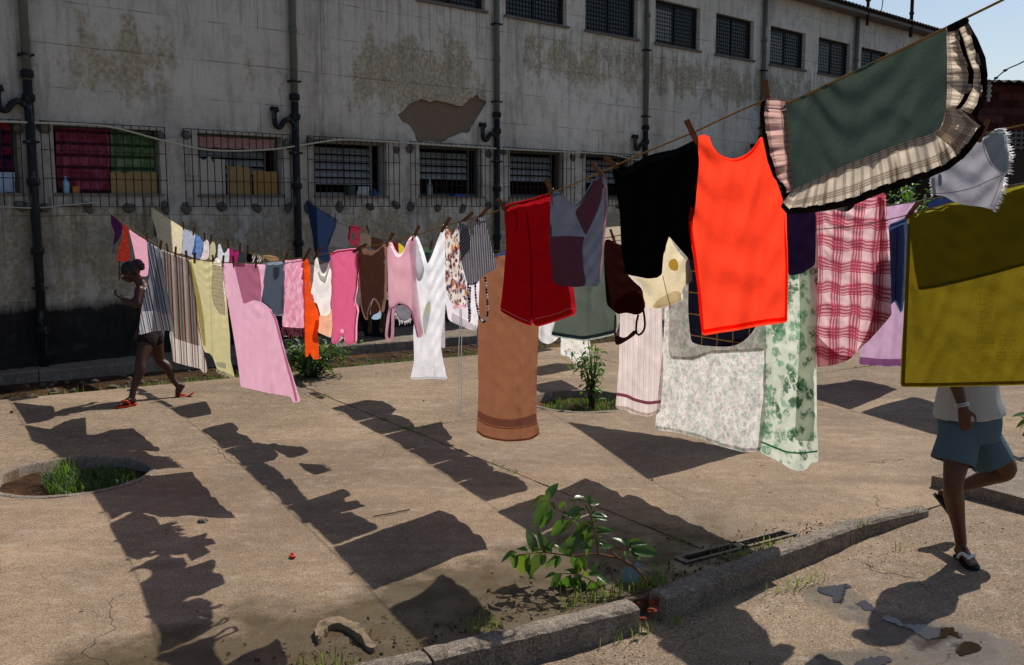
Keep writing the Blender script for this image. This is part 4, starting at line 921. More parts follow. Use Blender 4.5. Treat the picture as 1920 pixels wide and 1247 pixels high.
g = Garment('halter_top', 'navy and white striped halter top with beaded loops hanging down', 'halter top', A, [(1180,112),(1215,104),(1240,118),(1252,152),(1262,200),(1272,160),(1282,110),(1292,86),(1312,80),(1330,86),(1345,140),(1362,205),(1385,290),(1405,360),(1370,382),(1330,402),(1308,425),(1290,452),(1265,462),(1240,460),(1226,420),(1215,380),(1205,340),(1192,300),(1195,220),(1190,160)], cloth('navy_stripe', C('#252050'), .5, P_stripes(.035, NAVY, R(6))), 4, z=z6, amp=.02, wl=.12, seed=19, off=-.06)
g.piece('folded_cup', [(1200,150),(1240,130),(1250,190),(1248,270),(1228,285),(1200,330),(1194,240)], cloth('navy_stripe_cross', C('#252050'), .4, P_stripes(.03, NAVY, R(58))), .015)
BEAD = cloth('navy_beads', C('#252050'), .1, lambda t, uv, b: t.mix(t.m('LESS_THAN', t.m('FRACT', t.m('MULTIPLY', t.sep(uv)[1], 45)), .5), b, C('#d8d2c4')))
def beads(g, pts, rad):
    P = [g.P(*g.tr(p), .01)[0] - g.org for p in pts]; cw = catmull(P, 8); acc = []; L = 0
    w_ = MB(); d_ = MB(); nxt = 0; k = 0
    for a, b in zip(cw, cw[1:]):
        seg = (b - a).length
        while nxt <= L + seg:
            q = a.lerp(b, (nxt - L)/seg); dr_ = (b - a).normalized()*rad*1.1
            (w_ if (k//2) % 2 else d_).tube([q - dr_, q - dr_*.4, q + dr_*.4, q + dr_], [rad*.5, rad, rad, rad*.5], 6); nxt += rad*2.3; k += 1
        L += seg
    o = d_.build('dark_beads', M_beadn, g.root, smooth=True); o['kind'] = 'stuff'; o = w_.build('white_beads', M_beadw, g.root, smooth=True); o['kind'] = 'stuff'
M_beadn = simple('navy_bead', C('#1e1a40'), .4); M_beadw = simple('white_bead', C('#d9d3c6'), .4)
beads(g, [(1240, 455), (1241, 520), (1245, 590), (1246, 655), (1252, 640), (1250, 560), (1252, 470)], .0058)
beads(g, [(1280, 450), (1284, 530), (1296, 610), (1310, 650), (1328, 664), (1345, 640), (1350, 590), (1344, 500), (1334, 402)], .0058)
# z7 coordinates
g = Garment('red_shorts', 'dark red shorts with white stitched hems hung by the waistband', 'shorts', A, [(188,240),(212,224),(240,220),(272,212),(300,205),(345,192),(386,180),(387,240),(390,300),(396,380),(408,450),(440,510),(470,560),(478,610),(484,662),(481,685),(430,702),(380,720),(330,735),(312,736),(308,715),(304,700),(298,735),(240,712),(172,675),(180,610),(186,560),(192,480),(198,400),(194,320)], W('crimson_jersey', '#b41c28', .56), 6, z=z7, amp=.014, wl=.11, back=(7, 5), seed=20)
g.strip('waistband', [(190, 247), (213, 232), (242, 227), (300, 213), (345, 200), (384, 189)], 13, None, .008)
g.strip('fly_seam', [(284, 262), (292, 340), (300, 430), (302, 520), (304, 600), (304, 700)], 3.5, W('dark_seam', '#4a0408', .2), .006)
ST = W('white_stitch', '#d8a09a', .3)
g.strip('hem_stitching', [(174, 662), (235, 695), (297, 722)], 2.2, ST, .007); g.strip('hem_stitching', [(318, 708), (380, 694), (430, 680), (455, 664), (482, 664)], 2.2, ST, .007)
g.strip('pocket_seam', [(228, 255), (246, 280), (244, 320), (236, 345)], 3, W('dark_seam2', '#55060b', .2), .006)
g.piece('leg_opening', [(318,716),(380,702),(435,690),(472,674),(478,684),(430,701),(370,720),(325,733)], W('crimson_inside', '#e8402a', .8), .008)
g = Garment('patchwork_pullover', 'grey and mauve patchwork knit pullover hanging by two pegs', 'pullover', A, [(385,190),(402,176),(418,172),(440,192),(455,215),(478,233),(505,222),(530,180),(560,128),(580,112),(597,105),(618,128),(623,180),(620,280),(612,300),(606,380),(598,470),(586,572),(540,572),(490,576),(440,572),(392,560),(386,480),(379,400),(381,300)], W('grey_knit', '#5a5e6e', .35), 6, z=z7, amp=.016, wl=.16, seed=21, off=-.02)
MV = W('mauve_knit', '#7d4a58', .35)
g.piece('mauve_patch', [(484,262),(520,218),(560,140),(597,110),(604,150),(590,230),(560,300),(530,362),(505,310)], MV, .008)
g.piece('mauve_patch', [(381,364),(450,362),(527,364),(516,400),(518,470),(532,568),(490,575),(440,571),(393,559),(387,480),(380,400)], MV, .008)
g.strip('side_band', [(613, 150), (612, 280), (604, 400), (586, 540)], 9, W('pink_edge', '#b9828a', .4), .012)
g.strip('neck_rib', [(410, 178), (440, 200), (478, 238), (508, 226), (540, 175), (568, 128)], 8, None, .012)
g = Garment('black_trousers', 'black trousers folded over the line beside the orange tank top', 'trousers', A, [(1146,308),(1158,312),(1170,318),(1190,306),(1215,293),(1240,287),(1262,283),(1285,272),(1306,261),(1311,300),(1306,360),(1300,420),(1297,492),(1282,475),(1265,455),(1252,441),(1246,460),(1240,480),(1237,520),(1215,523),(1192,518),(1174,515),(1165,470),(1162,400),(1154,350)], W('black_cotton', '#0d0d0f', .06), 6, amp=.014, wl=.14, back=(4, -3), seed=22)
g.strip('waistband', [(1150, 316), (1172, 325), (1216, 300), (1262, 290), (1302, 270)], 10, W('black_band', '#15191a', .05), .01)
g.strip('leg_seam', [(1262, 290), (1256, 360), (1251, 440)], 3, None, .01)
g = Garment('tank_top', 'bright orange red tank top glowing in the sun', 'tank top', A, [(1308,256),(1318,251),(1326,253),(1331,270),(1340,284),(1354,293),(1375,298),(1395,292),(1410,280),(1420,266),(1427,254),(1434,262),(1440,290),(1450,325),(1460,350),(1468,375),(1473,400),(1477,460),(1478,520),(1477,560),(1476,605),(1450,608),(1420,612),(1380,620),(1350,624),(1317,630),(1312,590),(1308,540),(1300,480),(1292,440),(1290,412),(1296,380),(1304,340),(1310,300)], W('orange_jersey_knit', '#ff4328', .9, wr=.2), 6, amp=.012, wl=.19, seed=23, noi=.015)
SE = g.mat
g.strip('neck_binding', [(1328, 256), (1333, 273), (1343, 287), (1358, 297), (1377, 302), (1397, 296), (1412, 284), (1424, 264)], 4, SE, .007)
g.strip('hem', [(1318, 622), (1350, 616), (1380, 612), (1420, 604), (1450, 600), (1475, 598)], 7, SE, .007)
g.strip('side_seam', [(1294, 415), (1303, 480), (1311, 545), (1318, 622)], 5, SE, .007); g.strip('side_seam', [(1472, 400), (1475, 500), (1474, 600)], 5, SE, .007)
g = Garment('ruffled_sham', 'dark green pillow sham with layered plaid ruffles, nearest at the top of the line', 'pillow sham', A, [(1468,191),(1500,181),(1560,152),(1620,123),(1680,95),(1740,66),(1774,49),(1776,120),(1774,200),(1768,232),(1756,248),(1720,260),(1680,272),(1630,292),(1580,312),(1530,336),(1485,358),(1480,300),(1476,250),(1472,215)], W('bottle_green_cotton', '#4a5850', .3, wr=.5), 7, amp=.010, wl=.2, seed=24, noi=.012)
RUF = cloth('plaid_ruffle', C('#d3c3ac'), .62, P_plaid(.055, C('#d9cbb8'), C('#b08f84'), C('#6e6f60'), .4))
RPK = cloth('pink_plaid_ruffle', C('#d9a8a0'), .6, P_plaid(.07, C('#dcb4aa'), C('#c07f7c'), C('#5d5a55'), .35))
TRM = W('black_trim', '#1a1412', .15)
def ruffle(name, outer, inner, mat, off, depth, waves):
    """gathered band between two photographed curves, its free edge rippling in depth"""
    n = 90; o_ = densify(outer, 2, False, 0); i_ = densify(inner, 2, False, 0); vs, uv, fs = [], [], []; m = 5
    for a in range(n + 1):
        p = o_[int(a/n*(len(o_)-1))]; q = i_[int(a/n*(len(i_)-1))]
        for b in range(m + 1):
            t = b/m; x = q.lerp(p, t); rip = depth*t*(math.sin(waves*a/n*6.283) + .5*math.sin(waves*2.3*a/n*6.283 + 1))
            P_, uv_ = g.P(x.x, x.y, off + rip); vs.append(P_ - g.org); uv.append((a*.012, t*.09))
    for a in range(n):
        for b in range(m): fs.append((a*(m+1)+b, a*(m+1)+b+1, (a+1)*(m+1)+b+1, (a+1)*(m+1)+b))
    o = mesh_obj(name, vs, fs, mat, g.root, None, True, uv); return o
lo_out = [(1428,190),(1424,215),(1430,258),(1437,290),(1446,318),(1466,345),(1464,372),(1476,396),(1510,398),(1560,391),(1600,382),(1630,370),(1655,360),(1700,345),(1745,330),(1775,318),(1800,300),(1818,272),(1838,240)]
lo_in = [(1470,188),(1473,215),(1477,255),(1480,300),(1486,356),(1500,350),(1530,337),(1560,322),(1580,312),(1630,292),(1680,272),(1720,260),(1750,250),(1768,232),(1774,200)]
ruffle('side_ruffle', [(1436,183),(1431,215),(1437,258),(1446,300),(1456,330),(1472,352),(1474,362)], [(1472,188),(1475,215),(1478,250),(1480,285),(1483,320),(1486,340),(1487,357)], RPK, .02, .012, 4)
ruffle('side_trim', [(1428,190),(1424,215),(1430,258),(1439,302),(1450,332),(1467,352),(1466,368)], [(1438,186),(1433,215),(1439,258),(1448,300),(1458,330),(1474,352),(1475,362)], TRM, .022, .012, 4)
ruffle('lower_ruffle', [(1468,380),(1480,392),(1520,388),(1560,381),(1600,371),(1630,358),(1655,349),(1700,334),(1745,320),(1775,307),(1796,290),(1812,268)], [(1486,356),(1500,350),(1530,337),(1560,322),(1580,312),(1630,292),(1680,272),(1720,260),(1750,250),(1764,238),(1770,222),(1774,200)], RUF, .02, .012, 11)
ruffle('lower_trim', [(1464,388),(1476,401),(1520,399),(1560,393),(1602,384),(1632,371),(1657,361),(1702,346),(1747,331),(1779,318),(1802,300),(1822,276)], [(1468,378),(1480,390),(1520,386),(1560,379),(1600,369),(1630,356),(1655,347),(1700,332),(1745,318),(1775,305),(1796,288),(1812,266)], TRM, .022, .012, 11)
ruffle('end_ruffle', [(1796,48),(1800,75),(1808,105),(1822,140),(1822,165),(1812,190),(1800,205)], [(1774,50),(1775,80),(1776,110),(1776,140),(1776,165),(1775,185),(1774,205)], RUF, .012, .02, 3)
ruffle('end_trim', [(1793,42),(1806,72),(1815,105),(1826,135),(1824,165),(1812,190),(1798,208)], [(1789,46),(1797,74),(1806,105),(1816,138),(1814,165),(1803,188),(1792,203)], TRM, .016, .02, 3)
ruffle('rear_ruffle', [(1812,34),(1826,70),(1836,108),(1843,140),(1842,170),(1836,195),(1824,215)], [(1792,48),(1803,72),(1812,105),(1822,135),(1820,165),(1812,188),(1800,204)], RUF, -.03, .018, 3)
ruffle('rear_trim', [(1810,32),(1833,72),(1848,108),(1852,140),(1850,175),(1842,200),(1830,222)], [(1806,36),(1822,72),(1832,108),(1839,140),(1838,170),(1832,195),(1820,214)], TRM, -.028, .018, 3)
ruffle('corner_ruffle', [(1800,204),(1820,222),(1838,236),(1815,268),(1800,290)], [(1774,204),(1772,215),(1768,232),(1762,242),(1752,250)], RUF, .03, .015, 3)
ruffle('corner_trim', [(1826,215),(1848,238),(1838,258),(1822,280),(1804,300)], [(1820,212),(1836,234),(1826,252),(1812,270),(1798,288)], TRM, .032, .012, 2)
g.piece('top_fold', [(1774,49),(1786,44),(1800,37),(1812,31),(1820,40),(1806,50),(1790,58),(1776,62)], TRM, .03)
# ---- line B
g = Garment('white_rag', 'small white rag tied at the wall end of the second clothesline', 'rag', B, [(248,28),(262,34),(290,62),(296,80),(280,95),(262,88),(268,70)], W('rag_white', '#cfd2de', .7), 3, z=z5, amp=.01, seed=25)
g = Garment('grey_cloth', 'dark grey cloth hanging behind the pale yellow sheet near the wall', 'cloth', B, [(275,110),(300,120),(318,150),(332,190),(338,255),(328,250),(315,210),(300,185),(284,168)], W('charcoal_cloth', '#4a4850', .4), 3, z=z5, amp=.01, seed=26, off=.1, top=370)
g = Garment('yellow_sheet', 'pale yellow sheet slanting down from the wall on the second clothesline', 'sheet', B, [(288,64),(330,98),(380,132),(430,165),(485,200),(483,270),(478,345),(440,340),(400,335),(356,330),(345,270),(335,215),(318,160),(300,110)], cloth('pale_yellow_print', C('#f0e6c4'), .7, P_floral(26, [C('#e0b6a0'), C('#cfc08a')], .5)), 4, z=z5, amp=.02, wl=.25, seed=27)
def small(name, label, cat, pts, mat, seed, line=B, off=0.0, step=3, zz=z5, **k): return Garment(name, label, cat, line, pts, mat, step, z=zz, amp=.015, wl=.1, seed=seed, off=off, **k)
small('striped_shirt', 'blue and white striped shirt right of the pale yellow sheet', 'shirt', [(486,202),(520,214),(552,228),(556,300),(548,368),(510,352),(476,345),(482,270)], cloth('blue_stripe_shirt', C('#b9c4de'), .65, P_stripes(.05, [(0, C('#c9d0e4')), (.5, C('#7482b0')), (.7, C('#c9d0e4'))])), 28)
small('blue_shirt', 'plain sky blue shirt fourth from the wall on the second clothesline', 'shirt', [(552,240),(570,236),(585,262),(600,285),(598,320),(585,365),(570,376),(545,352),(530,350),(545,300)], W('sky_blue', '#6c90cc', .65), 29)
small('dotted_blouse', 'white blouse with small pink dots right of the sky blue shirt', 'blouse', [(605,262),(625,270),(632,310),(628,368),(605,380),(575,374),(590,320)], cloth('pink_dot', C('#e9dfdf'), .7, P_dots(34, C('#c26a7e'), .25)), 30)
small('green_blouse', 'small greenish blouse beside the dotted blouse', 'blouse', [(640,272),(662,282),(668,330),(655,375),(632,378),(634,320)], W('olive_cream', '#c9c79c', .65), 31)
small('white_vest', 'small white vest left of the magenta bikini on the second clothesline', 'vest', [(680,290),(692,285),(700,318),(712,345),(728,330),(738,300),(744,306),(740,392),(700,390),(676,360)], W('vest_white', '#dcdde4', .7), 32)
small('magenta_bikini', 'magenta bikini top between the white vest and the dark shorts', 'bikini top', [(740,304),(756,312),(768,335),(782,335),(796,318),(806,322),(792,350),(784,392),(748,392),(742,350)], W('magenta', '#b82a74', .5), 33)
small('dark_shorts', 'small dark grey shorts right of the magenta bikini', 'shorts', [(796,330),(815,335),(832,350),(832,392),(786,392)], W('dark_grey_cloth', '#3f434c', .4), 34)
small('black_briefs', 'black briefs beside the zebra striped cloth', 'briefs', [(836,345),(860,340),(872,365),(868,392),(838,392)], W('black_brief', '#101214', .1), 35)
small('zebra_cloth', 'zebra striped cloth on the second clothesline', 'cloth', [(868,345),(895,348),(922,355),(920,392),(868,392)], cloth('zebra', C('#e4e0d8'), .5, P_stripes(.04, [(0, C('#e4e0d8')), (.5, C('#141414'))], R(50), .03)), 36)
small('tan_cloth', 'tan cloth right of the zebra striped cloth', 'cloth', [(926,352),(965,350),(1000,358),(1018,368),(1018,392),(930,388)], W('tan_print', '#b3906c', .5), 37)
small('white_towel', 'white towel hanging low behind the walking woman legs', 'towel', [(318,600),(360,600),(382,770),(376,850),(370,920),(350,905),(340,840),(330,770)], W('white_terry', '#dfe3ee', .75), 38, off=.0, top=420)
g = Garment('white_sheet', 'white sheet behind the navy striped halter top, its corner folded up', 'sheet', B, [(1100,330),(1200,320),(1305,312),(1304,420),(1302,520),(1300,600),(1296,680),(1285,712),(1262,708),(1235,700),(1205,690),(1150,665),(1130,650),(1122,600),(1105,500)], W('sheet_white', '#efe9f2', .75), 4, z=z6, amp=.02, wl=.2, seed=39, off=.05)
g.piece('turned_corner', [(1150,610),(1200,640),(1250,665),(1290,690),(1296,640),(1298,600),(1285,712),(1205,690),(1150,665)], W('sheet_fold', '#f4f0f4', .7), .03)
small('fringed_cloth', 'grey cloth with a white fringed end seen between the straps of the pink tank top', 'cloth', [(800,520),(860,500),(920,520),(922,640),(890,655),(860,650),(835,600)], W('grey_lilac', '#8a8894', .6), 40, zz=z6, off=.5, top=480).fringe('fringe', [(836, 610), (862, 655), (892, 658), (922, 642)], 22, W('white_fringe', '#e6e6e6', .6), 1.5)
small('blue_cloth', 'pale blue cloth glimpsed behind the hem of the brown camisole', 'cloth', [(620,440),(700,450),(770,470),(772,560),(760,640),(735,652),(705,650),(690,600),(650,530),(622,520)], W('pale_blue_cotton', '#a9c3e6', .7), 41, zz=z6, off=.6, top=480)
g = Garment('brown_towel', 'long tan brown bath towel with a pale band near its lower edge', 'towel', B, [(80,470),(120,452),(180,444),(250,436),(330,426),(334,520),(336,640),(335,740),(330,860),(326,980),(325,1090),(330,1140),(340,1185),(322,1203),(300,1213),(250,1219),(200,1221),(140,1212),(100,1201),(74,1180),(76,1130),(80,1080),(82,980),(80,880),(80,760),(84,620),(90,520)], W('brown_terry', '#ab7355', .42, wr=.5, weave=260), 6, z=z7, amp=.02, wl=.24, seed=42)
g.piece('pale_band', [(79,1088),(120,1112),(170,1126),(230,1128),(290,1115),(326,1098),(329,1138),(290,1152),(230,1160),(170,1158),(115,1144),(78,1120)], W('pale_band', '#cf9c80', .45), .008)
g.strip('hem', [(75, 1176), (102, 1196), (140, 1207), (200, 1216), (250, 1214), (300, 1208), (338, 1184)], 7, None, .008)
g.strip('hem_line', [(80, 1128), (115, 1150), (170, 1164), (230, 1166), (290, 1158), (330, 1143)], 4, None, .012)
g = Garment('grey_shorts', 'long grey green shorts behind the patchwork pullover', 'shorts', B, [(440,372),(520,365),(610,352),(620,450),(640,560),(665,690),(662,740),(650,768),(590,782),(520,795),(450,785),(385,775),(390,750),(410,690),(430,600),(440,500)], W('grey_green_cotton', '#a3aba2', .7, wr=.8), 6, z=z7, amp=.018, wl=.16, back=(5, 6), seed=43, off=.04)
g.strip('hem', [(388, 768), (450, 778), (520, 788), (590, 775), (650, 760)], 14, W('grey_hem', '#4f6068', .4), .008)
g = Garment('dark_bra', 'dark brown bra hanging by one side with its straps looping down', 'bra', B, [(610,375),(625,372),(642,382),(662,395),(690,400),(700,440),(702,520),(735,555),(765,580),(775,620),(780,660),(765,685),(740,692),(705,682),(680,684),(665,692),(645,672),(618,650),(612,580),(607,500),(606,430)], W('dark_brown_satin', '#2a1210', .35), 6, z=z7, amp=.02, wl=.14, seed=44)
g.piece('lower_cup', [(640,640),(700,600),(765,588),(776,625),(780,660),(762,686),(738,692),(705,682),(680,684),(665,692)], W('brown_satin', '#4a1c14', .45), .02)
g.piece('hook_band', [(652,770),(662,776),(685,788),(705,782),(725,758),(742,748),(745,765),(728,782),(700,800),(668,818),(653,818)], g.mat, .02)
g.strip('strap', [(750, 690), (742, 720), (740, 760), (748, 780), (765, 770), (778, 745), (776, 700), (770, 670)], 9, None, .015)
g.strip('strap', [(655, 690), (652, 730), (653, 775)], 7, None, .015)
g = Garment('cream_bra', 'cream coloured bra with a loose strap beside the orange tank top', 'bra', B, [(318,230),(335,222),(350,228),(356,252),(372,275),(388,302),(408,322),(428,342),(440,380),(440,420),(420,428),(405,440),(398,460),(405,490),(380,507),(345,520),(305,532),(270,535),(252,518),(240,500),(234,462),(235,435),(212,420),(190,400),(235,406),(275,408),(300,398),(306,360),(312,320),(330,290),(332,260)], W('cream_satin', '#ecdcb8', .72), 5, z=z8, amp=.03, wl=.12, seed=45, off=-.02)
g.piece('cup', [(345,330),(372,320),(384,345),(380,375),(352,372),(340,352)], W('yellow_satin', '#e4c060', .6), .02)
g.piece('lower_band', [(270,528),(300,492),(340,470),(370,455),(400,470),(404,488),(380,505),(345,518),(305,530)], W('cream_light', '#f3e8cf', .8), .02)
g.strip('seam', [(318, 395), (328, 440), (338, 480), (348, 520)], 3, W('cream_seam', '#a3814e', .3), .025)
g.strip('strap', [(346, 520), (348, 580), (344, 640), (346, 720), (352, 748)], 6, W('beige_strap', '#cfc5ad', .5), .02)
g = Garment('dark_plaid_shirt', 'dark navy and brown plaid shirt seen behind the orange tank top', 'shirt', B, [(418,335),(425,430),(423,500),(425,560),(430,620),(437,672),(460,680),(482,686),(540,690),(590,691),(625,684),(655,668),(685,640),(707,608),(705,540),(700,450),(695,340),(640,230),(540,190),(450,230)], cloth('dark_plaid', C('#1c1a2a'), .3, P_plaid(.11, C('#20202e'), C('#3a1c22'), C('#a5803e'), .12, thin=2.4)), 6, z=z8, amp=.02, wl=.2, seed=46)
g.piece('back_hem', [(520,688),(560,655),(620,640),(690,620),(705,610),(685,640),(655,668),(590,691)], W('dark_brown_lining', '#2a1a14', .3), -.03)
g = Garment('purple_top', 'dark purple top between the orange tank top and the plaid blanket', 'top', B, [(835,80),(900,70),(955,60),(956,140),(957,250),(955,350),(930,364),(908,382),(875,390),(842,394),(838,300),(836,200)], W('dark_purple', '#241733', .35), 6, z=z8, amp=.02, wl=.14, seed=47)
g = Garment('denim_shorts', 'pale denim cut off shorts with frayed leg edges below the ruffled sham', 'shorts', B, [(1030,1000),(1034,975),(1060,940),(1100,905),(1150,868),(1200,826),(1240,790),(1270,762),(1295,758),(1312,772),(1345,748),(1380,722),(1405,716),(1425,718),(1440,740),(1442,770),(1447,800),(1458,830),(1464,860),(1460,915),(1452,968),(1436,975),(1428,1010),(1420,1050),(1402,1100),(1385,1150),(1368,1172),(1345,1160),(1300,1150),(1250,1146),(1200,1140),(1150,1122),(1100,1090),(1040,1085),(1034,1040)], W('pale_denim', '#b4b3bc', .35, wr=.5), 6, z=z4, amp=.016, wl=.13, seed=48, noi=.03)
DN = W('denim_stitch', '#77757f', .2); FR = W('denim_fray', '#e6e6ea', .7)
g.piece('back_leg', [(1312,774),(1345,748),(1380,722),(1405,716),(1425,718),(1440,740),(1447,800),(1464,860),(1458,920),(1450,965),(1420,960),(1390,940),(1365,910),(1340,850)], W('denim_inside', '#9aa6aa', .35), .012)
g.strip('leg_seam', [(1310, 780), (1330, 860), (1358, 915), (1395, 950), (1430, 972)], 4, DN, .014)
g.strip('seat_seam', [(1040, 1078), (1120, 1075), (1200, 1062), (1280, 1040), (1360, 1000), (1430, 972)], 4, DN, .014)
g.strip('waistband', [(1036, 990), (1040, 1040), (1046, 1082)], 20, W('denim_band', '#a5a4ae', .3), .012)
g.piece('belt_loop', [(1062,965),(1085,962),(1088,1040),(1068,1042)], W('denim_loop', '#8e8f9c', .3), .018)
g.strip('hem_seam', [(1420, 985), (1400, 1050), (1375, 1110), (1358, 1150)], 3, DN, .014)
for q, dv in (([(1270, 762), (1300, 762), (1318, 800), (1340, 850), (1352, 880)], (.6, .1)), ([(1380, 722), (1420, 716), (1440, 740), (1448, 800), (1464, 860), (1460, 920), (1452, 968)], (1, .0)), ([(1430, 985), (1424, 1040), (1402, 1105), (1380, 1155), (1366, 1172)], (1, .35))): g.fringe('frayed_edge', q, 22, FR, 1.0, .008, .5, dv, .8)
g.fringe('frayed_edge', [(1034, 985), (1030, 1010), (1036, 1060), (1042, 1085)], 22, FR, 1.4, .008, .5, (-.7, .5), .8)
# ---- line C
g = Garment('navy_cloth', 'navy blue cloth hanging near the downpipe at the wall end of the third clothesline', 'cloth', Cc, [(338,-18),(360,0),(420,38),(470,68),(517,96),(500,150),(480,200),(462,240),(470,330),(440,345),(415,310),(385,275),(378,230),(374,180),(358,100),(345,40)], W('navy_cotton', '#2b3a5c', .45), 4, z=z6, amp=.02, wl=.3, seed=49)
g = Garment('grey_jumper', 'grey knit jumper next to the navy cloth', 'jumper', Cc, [(515,95),(550,108),(587,126),(582,190),(570,255),(520,248),(455,242),(466,208),(480,178),(500,130)], W('grey_melange', '#6d6b70', .4), 4, z=z6, amp=.02, wl=.15, seed=50, off=-.03)
small('red_bikini', 'small red patterned bikini top right of the grey jumper', 'bikini top', [(572,132),(600,124),(640,134),(645,160),(628,175),(640,200),(625,248),(600,240),(582,235),(570,190),(578,160)], cloth('red_pattern', C('#a8384f'), .42, P_floral(30, [C('#3a1020')], .5)), 51, Cc, -.02, zz=z6, hole=[[(592,165),(615,168),(608,215),(594,210)]])
small('tan_shirt', 'small tan shirt right of the red patterned bikini top', 'shirt', [(642,166),(672,172),(700,186),(700,245),(660,250),(636,240)], W('tan_shirt', '#7d6a5c', .45), 52, Cc, zz=z6)
small('brown_cloth', 'dark brown cloth hanging behind the neckline of the brown camisole', 'cloth', [(702,186),(735,196),(768,204),(770,260),(730,270),(700,255)], W('dark_brown_cloth', '#4c342c', .35), 53, Cc, zz=z6)
small('maroon_cloth', 'small maroon cloth glimpsed behind the pink tank top neckline', 'cloth', [(815,214),(850,226),(855,290),(820,280)], W('maroon', '#7a1f2a', .45), 54, Cc, zz=z6)
small('yellow_cloth', 'small bright yellow cloth glimpsed behind the pink tank top neckline', 'cloth', [(852,222),(886,246),(880,290),(855,290)], W('bright_yellow', '#e8d23e', .6), 55, Cc, zz=z6)
small('grey_blue_cloth', 'grey blue cloth glimpsed in the V neck of the white camisole', 'cloth', [(1000,275),(1030,277),(1032,400),(985,400)], W('grey_blue', '#6f7c90', .5), 56, Cc, zz=z6)
small('rose_cloth', 'rose pink cloth glimpsed in the V neck of the white camisole', 'cloth', [(1032,277),(1062,275),(1060,400),(1034,400)], W('rose', '#c2507c', .5), 57, Cc, zz=z6)
small('leaf_print_cloth', 'green and white leaf print cloth behind the red shorts waistband', 'cloth', [(1370,62),(1400,64),(1440,74),(1450,180),(1445,285),(1425,270),(1408,200),(1390,120)], cloth('green_leaf', C('#c9d6cc'), .6, P_floral(14, [C('#5f8f6c')], .6)), 58, E, zz=z6, off=2.5)
g = Garment('pink_white_towel', 'pale pink and white vertically striped towel reaching low beside the floral sheet', 'towel', Cc, [(1165,440),(1205,444),(1247,440),(1243,520),(1241,600),(1244,700),(1238,772),(1216,782),(1196,777),(1180,776),(1176,768),(1154,766),(1157,730),(1160,690),(1162,620),(1164,540)], cloth('pink_white_terry', C('#e9dcd8'), .7, P_stripes(.07, [(0, C('#ece0da')), (.45, C('#dfc0c4')), (.6, C('#ece2dc')), (.8, C('#d9b4b8')), (.86, C('#ece0da'))], 0, .02)), 6, amp=.03, wl=.12, seed=59)
g.strip('pink_stripe', [(1156, 739), (1175, 742), (1190, 750), (1215, 756), (1239, 753)], 6, W('rose_stripe', '#b0647a', .5), .008)
g.strip('hem', [(1155, 763), (1176, 765), (1197, 774), (1216, 778), (1238, 769)], 5, None, .008)
FLO = cloth('floral_sheet_cotton', C('#ece9e2'), .72, P_floral(17, [C('#a3b9a6'), C('#dcb9c4'), C('#8ea79a')], .62, size=.5, strength=.5), wr=1.6)
g = Garment('floral_sheet', 'white sheet with a faint green and pink flower print hanging below the orange tank top', 'sheet', Cc, [(1250,440),(1300,444),(1370,442),(1434,438),(1436,560),(1437,700),(1434,800),(1426,846),(1395,848),(1370,842),(1345,835),(1320,824),(1275,812),(1228,805),(1232,760),(1238,700),(1244,640),(1248,540)], FLO, 6, amp=.022, wl=.22, seed=60, noi=.03)
g.piece('upper_layer', [(1251,441),(1300,445),(1370,443),(1433,439),(1434,560),(1434,659),(1390,661),(1330,664),(1300,676),(1257,674),(1256,600),(1252,520)], FLO, .03)
g.strip('upper_hem', [(1258, 670), (1300, 672), (1330, 660), (1390, 657), (1433, 655)], 5, None, .036)
g.strip('hem', [(1230, 801), (1275, 808), (1320, 820), (1345, 831), (1395, 844), (1426, 842)], 6, None, .008)
LEAF = cloth('leaf_sheet_cotton', C('#dde3d2'), .65, P_floral(8.5, [C('#2f7a4c'), C('#1f5a38'), C('#6ea27c')], .30, size=.5, strength=.85))
g = Garment('leaf_sheet', 'long pale green sheet printed with dark green leaves beside the plaid blanket', 'sheet', Cc, [(1430,437),(1480,436),(1532,434),(1533,520),(1532,600),(1531,700),(1532,800),(1535,868),(1522,866),(1513,880),(1498,884),(1483,880),(1462,866),(1440,856),(1423,846),(1426,800),(1432,740),(1434,640),(1432,540)], LEAF, 6, amp=.045, wl=.17, seed=61, noi=.03)
g.piece('front_fold', [(1498,470),(1531,470),(1530,620),(1531,760),(1530,828),(1490,826),(1494,740),(1500,620)], LEAF, .04)
g.strip('green_border', [(1426, 828), (1450, 838), (1475, 848), (1500, 850), (1533, 846)], 3.5, W('green_border', '#4d9a6c', .5), .012)
PLD = cloth('pink_plaid_cotton', C('#e6b6bc'), .68, P_plaid(.15, C('#ecc4c8'), C('#c24a64'), C('#98203e'), .55, .13, 7.5, warp=.09))
g = Garment('plaid_blanket', 'pink and white plaid blanket with a curved lower edge', 'blanket', Cc, [(92,190),(150,185),(222,172),(262,192),(300,185),(330,160),(352,110),(400,95),(470,70),(525,68),(535,180),(548,320),(555,480),(560,640),(558,740),(566,820),(530,862),(480,920),(430,975),(385,1015),(340,1060),(300,1098),(250,1120),(180,1136),(102,1145),(100,1040),(95,930),(94,800),(96,620),(95,430)], PLD, 6, z=zc, amp=.02, wl=.22, seed=62, off=.03)
g.piece('side_fold', [(478,70),(525,69),(535,180),(548,320),(555,480),(560,640),(558,740),(566,820),(520,870),(430,975),(345,1052),(400,960),(440,850),(468,720),(482,560),(490,400),(488,220)], PLD, .025)
g.piece('lower_flap', [(95,930),(140,985),(200,1040),(270,1078),(330,1075),(300,1098),(250,1120),(180,1136),(102,1145),(100,1040)], PLD, .03)
g.strip('selvedge', [(96, 200), (97, 430), (99, 620), (97, 800), (98, 925)], 6, W('plaid_edge', '#8d6470', .4), .012)
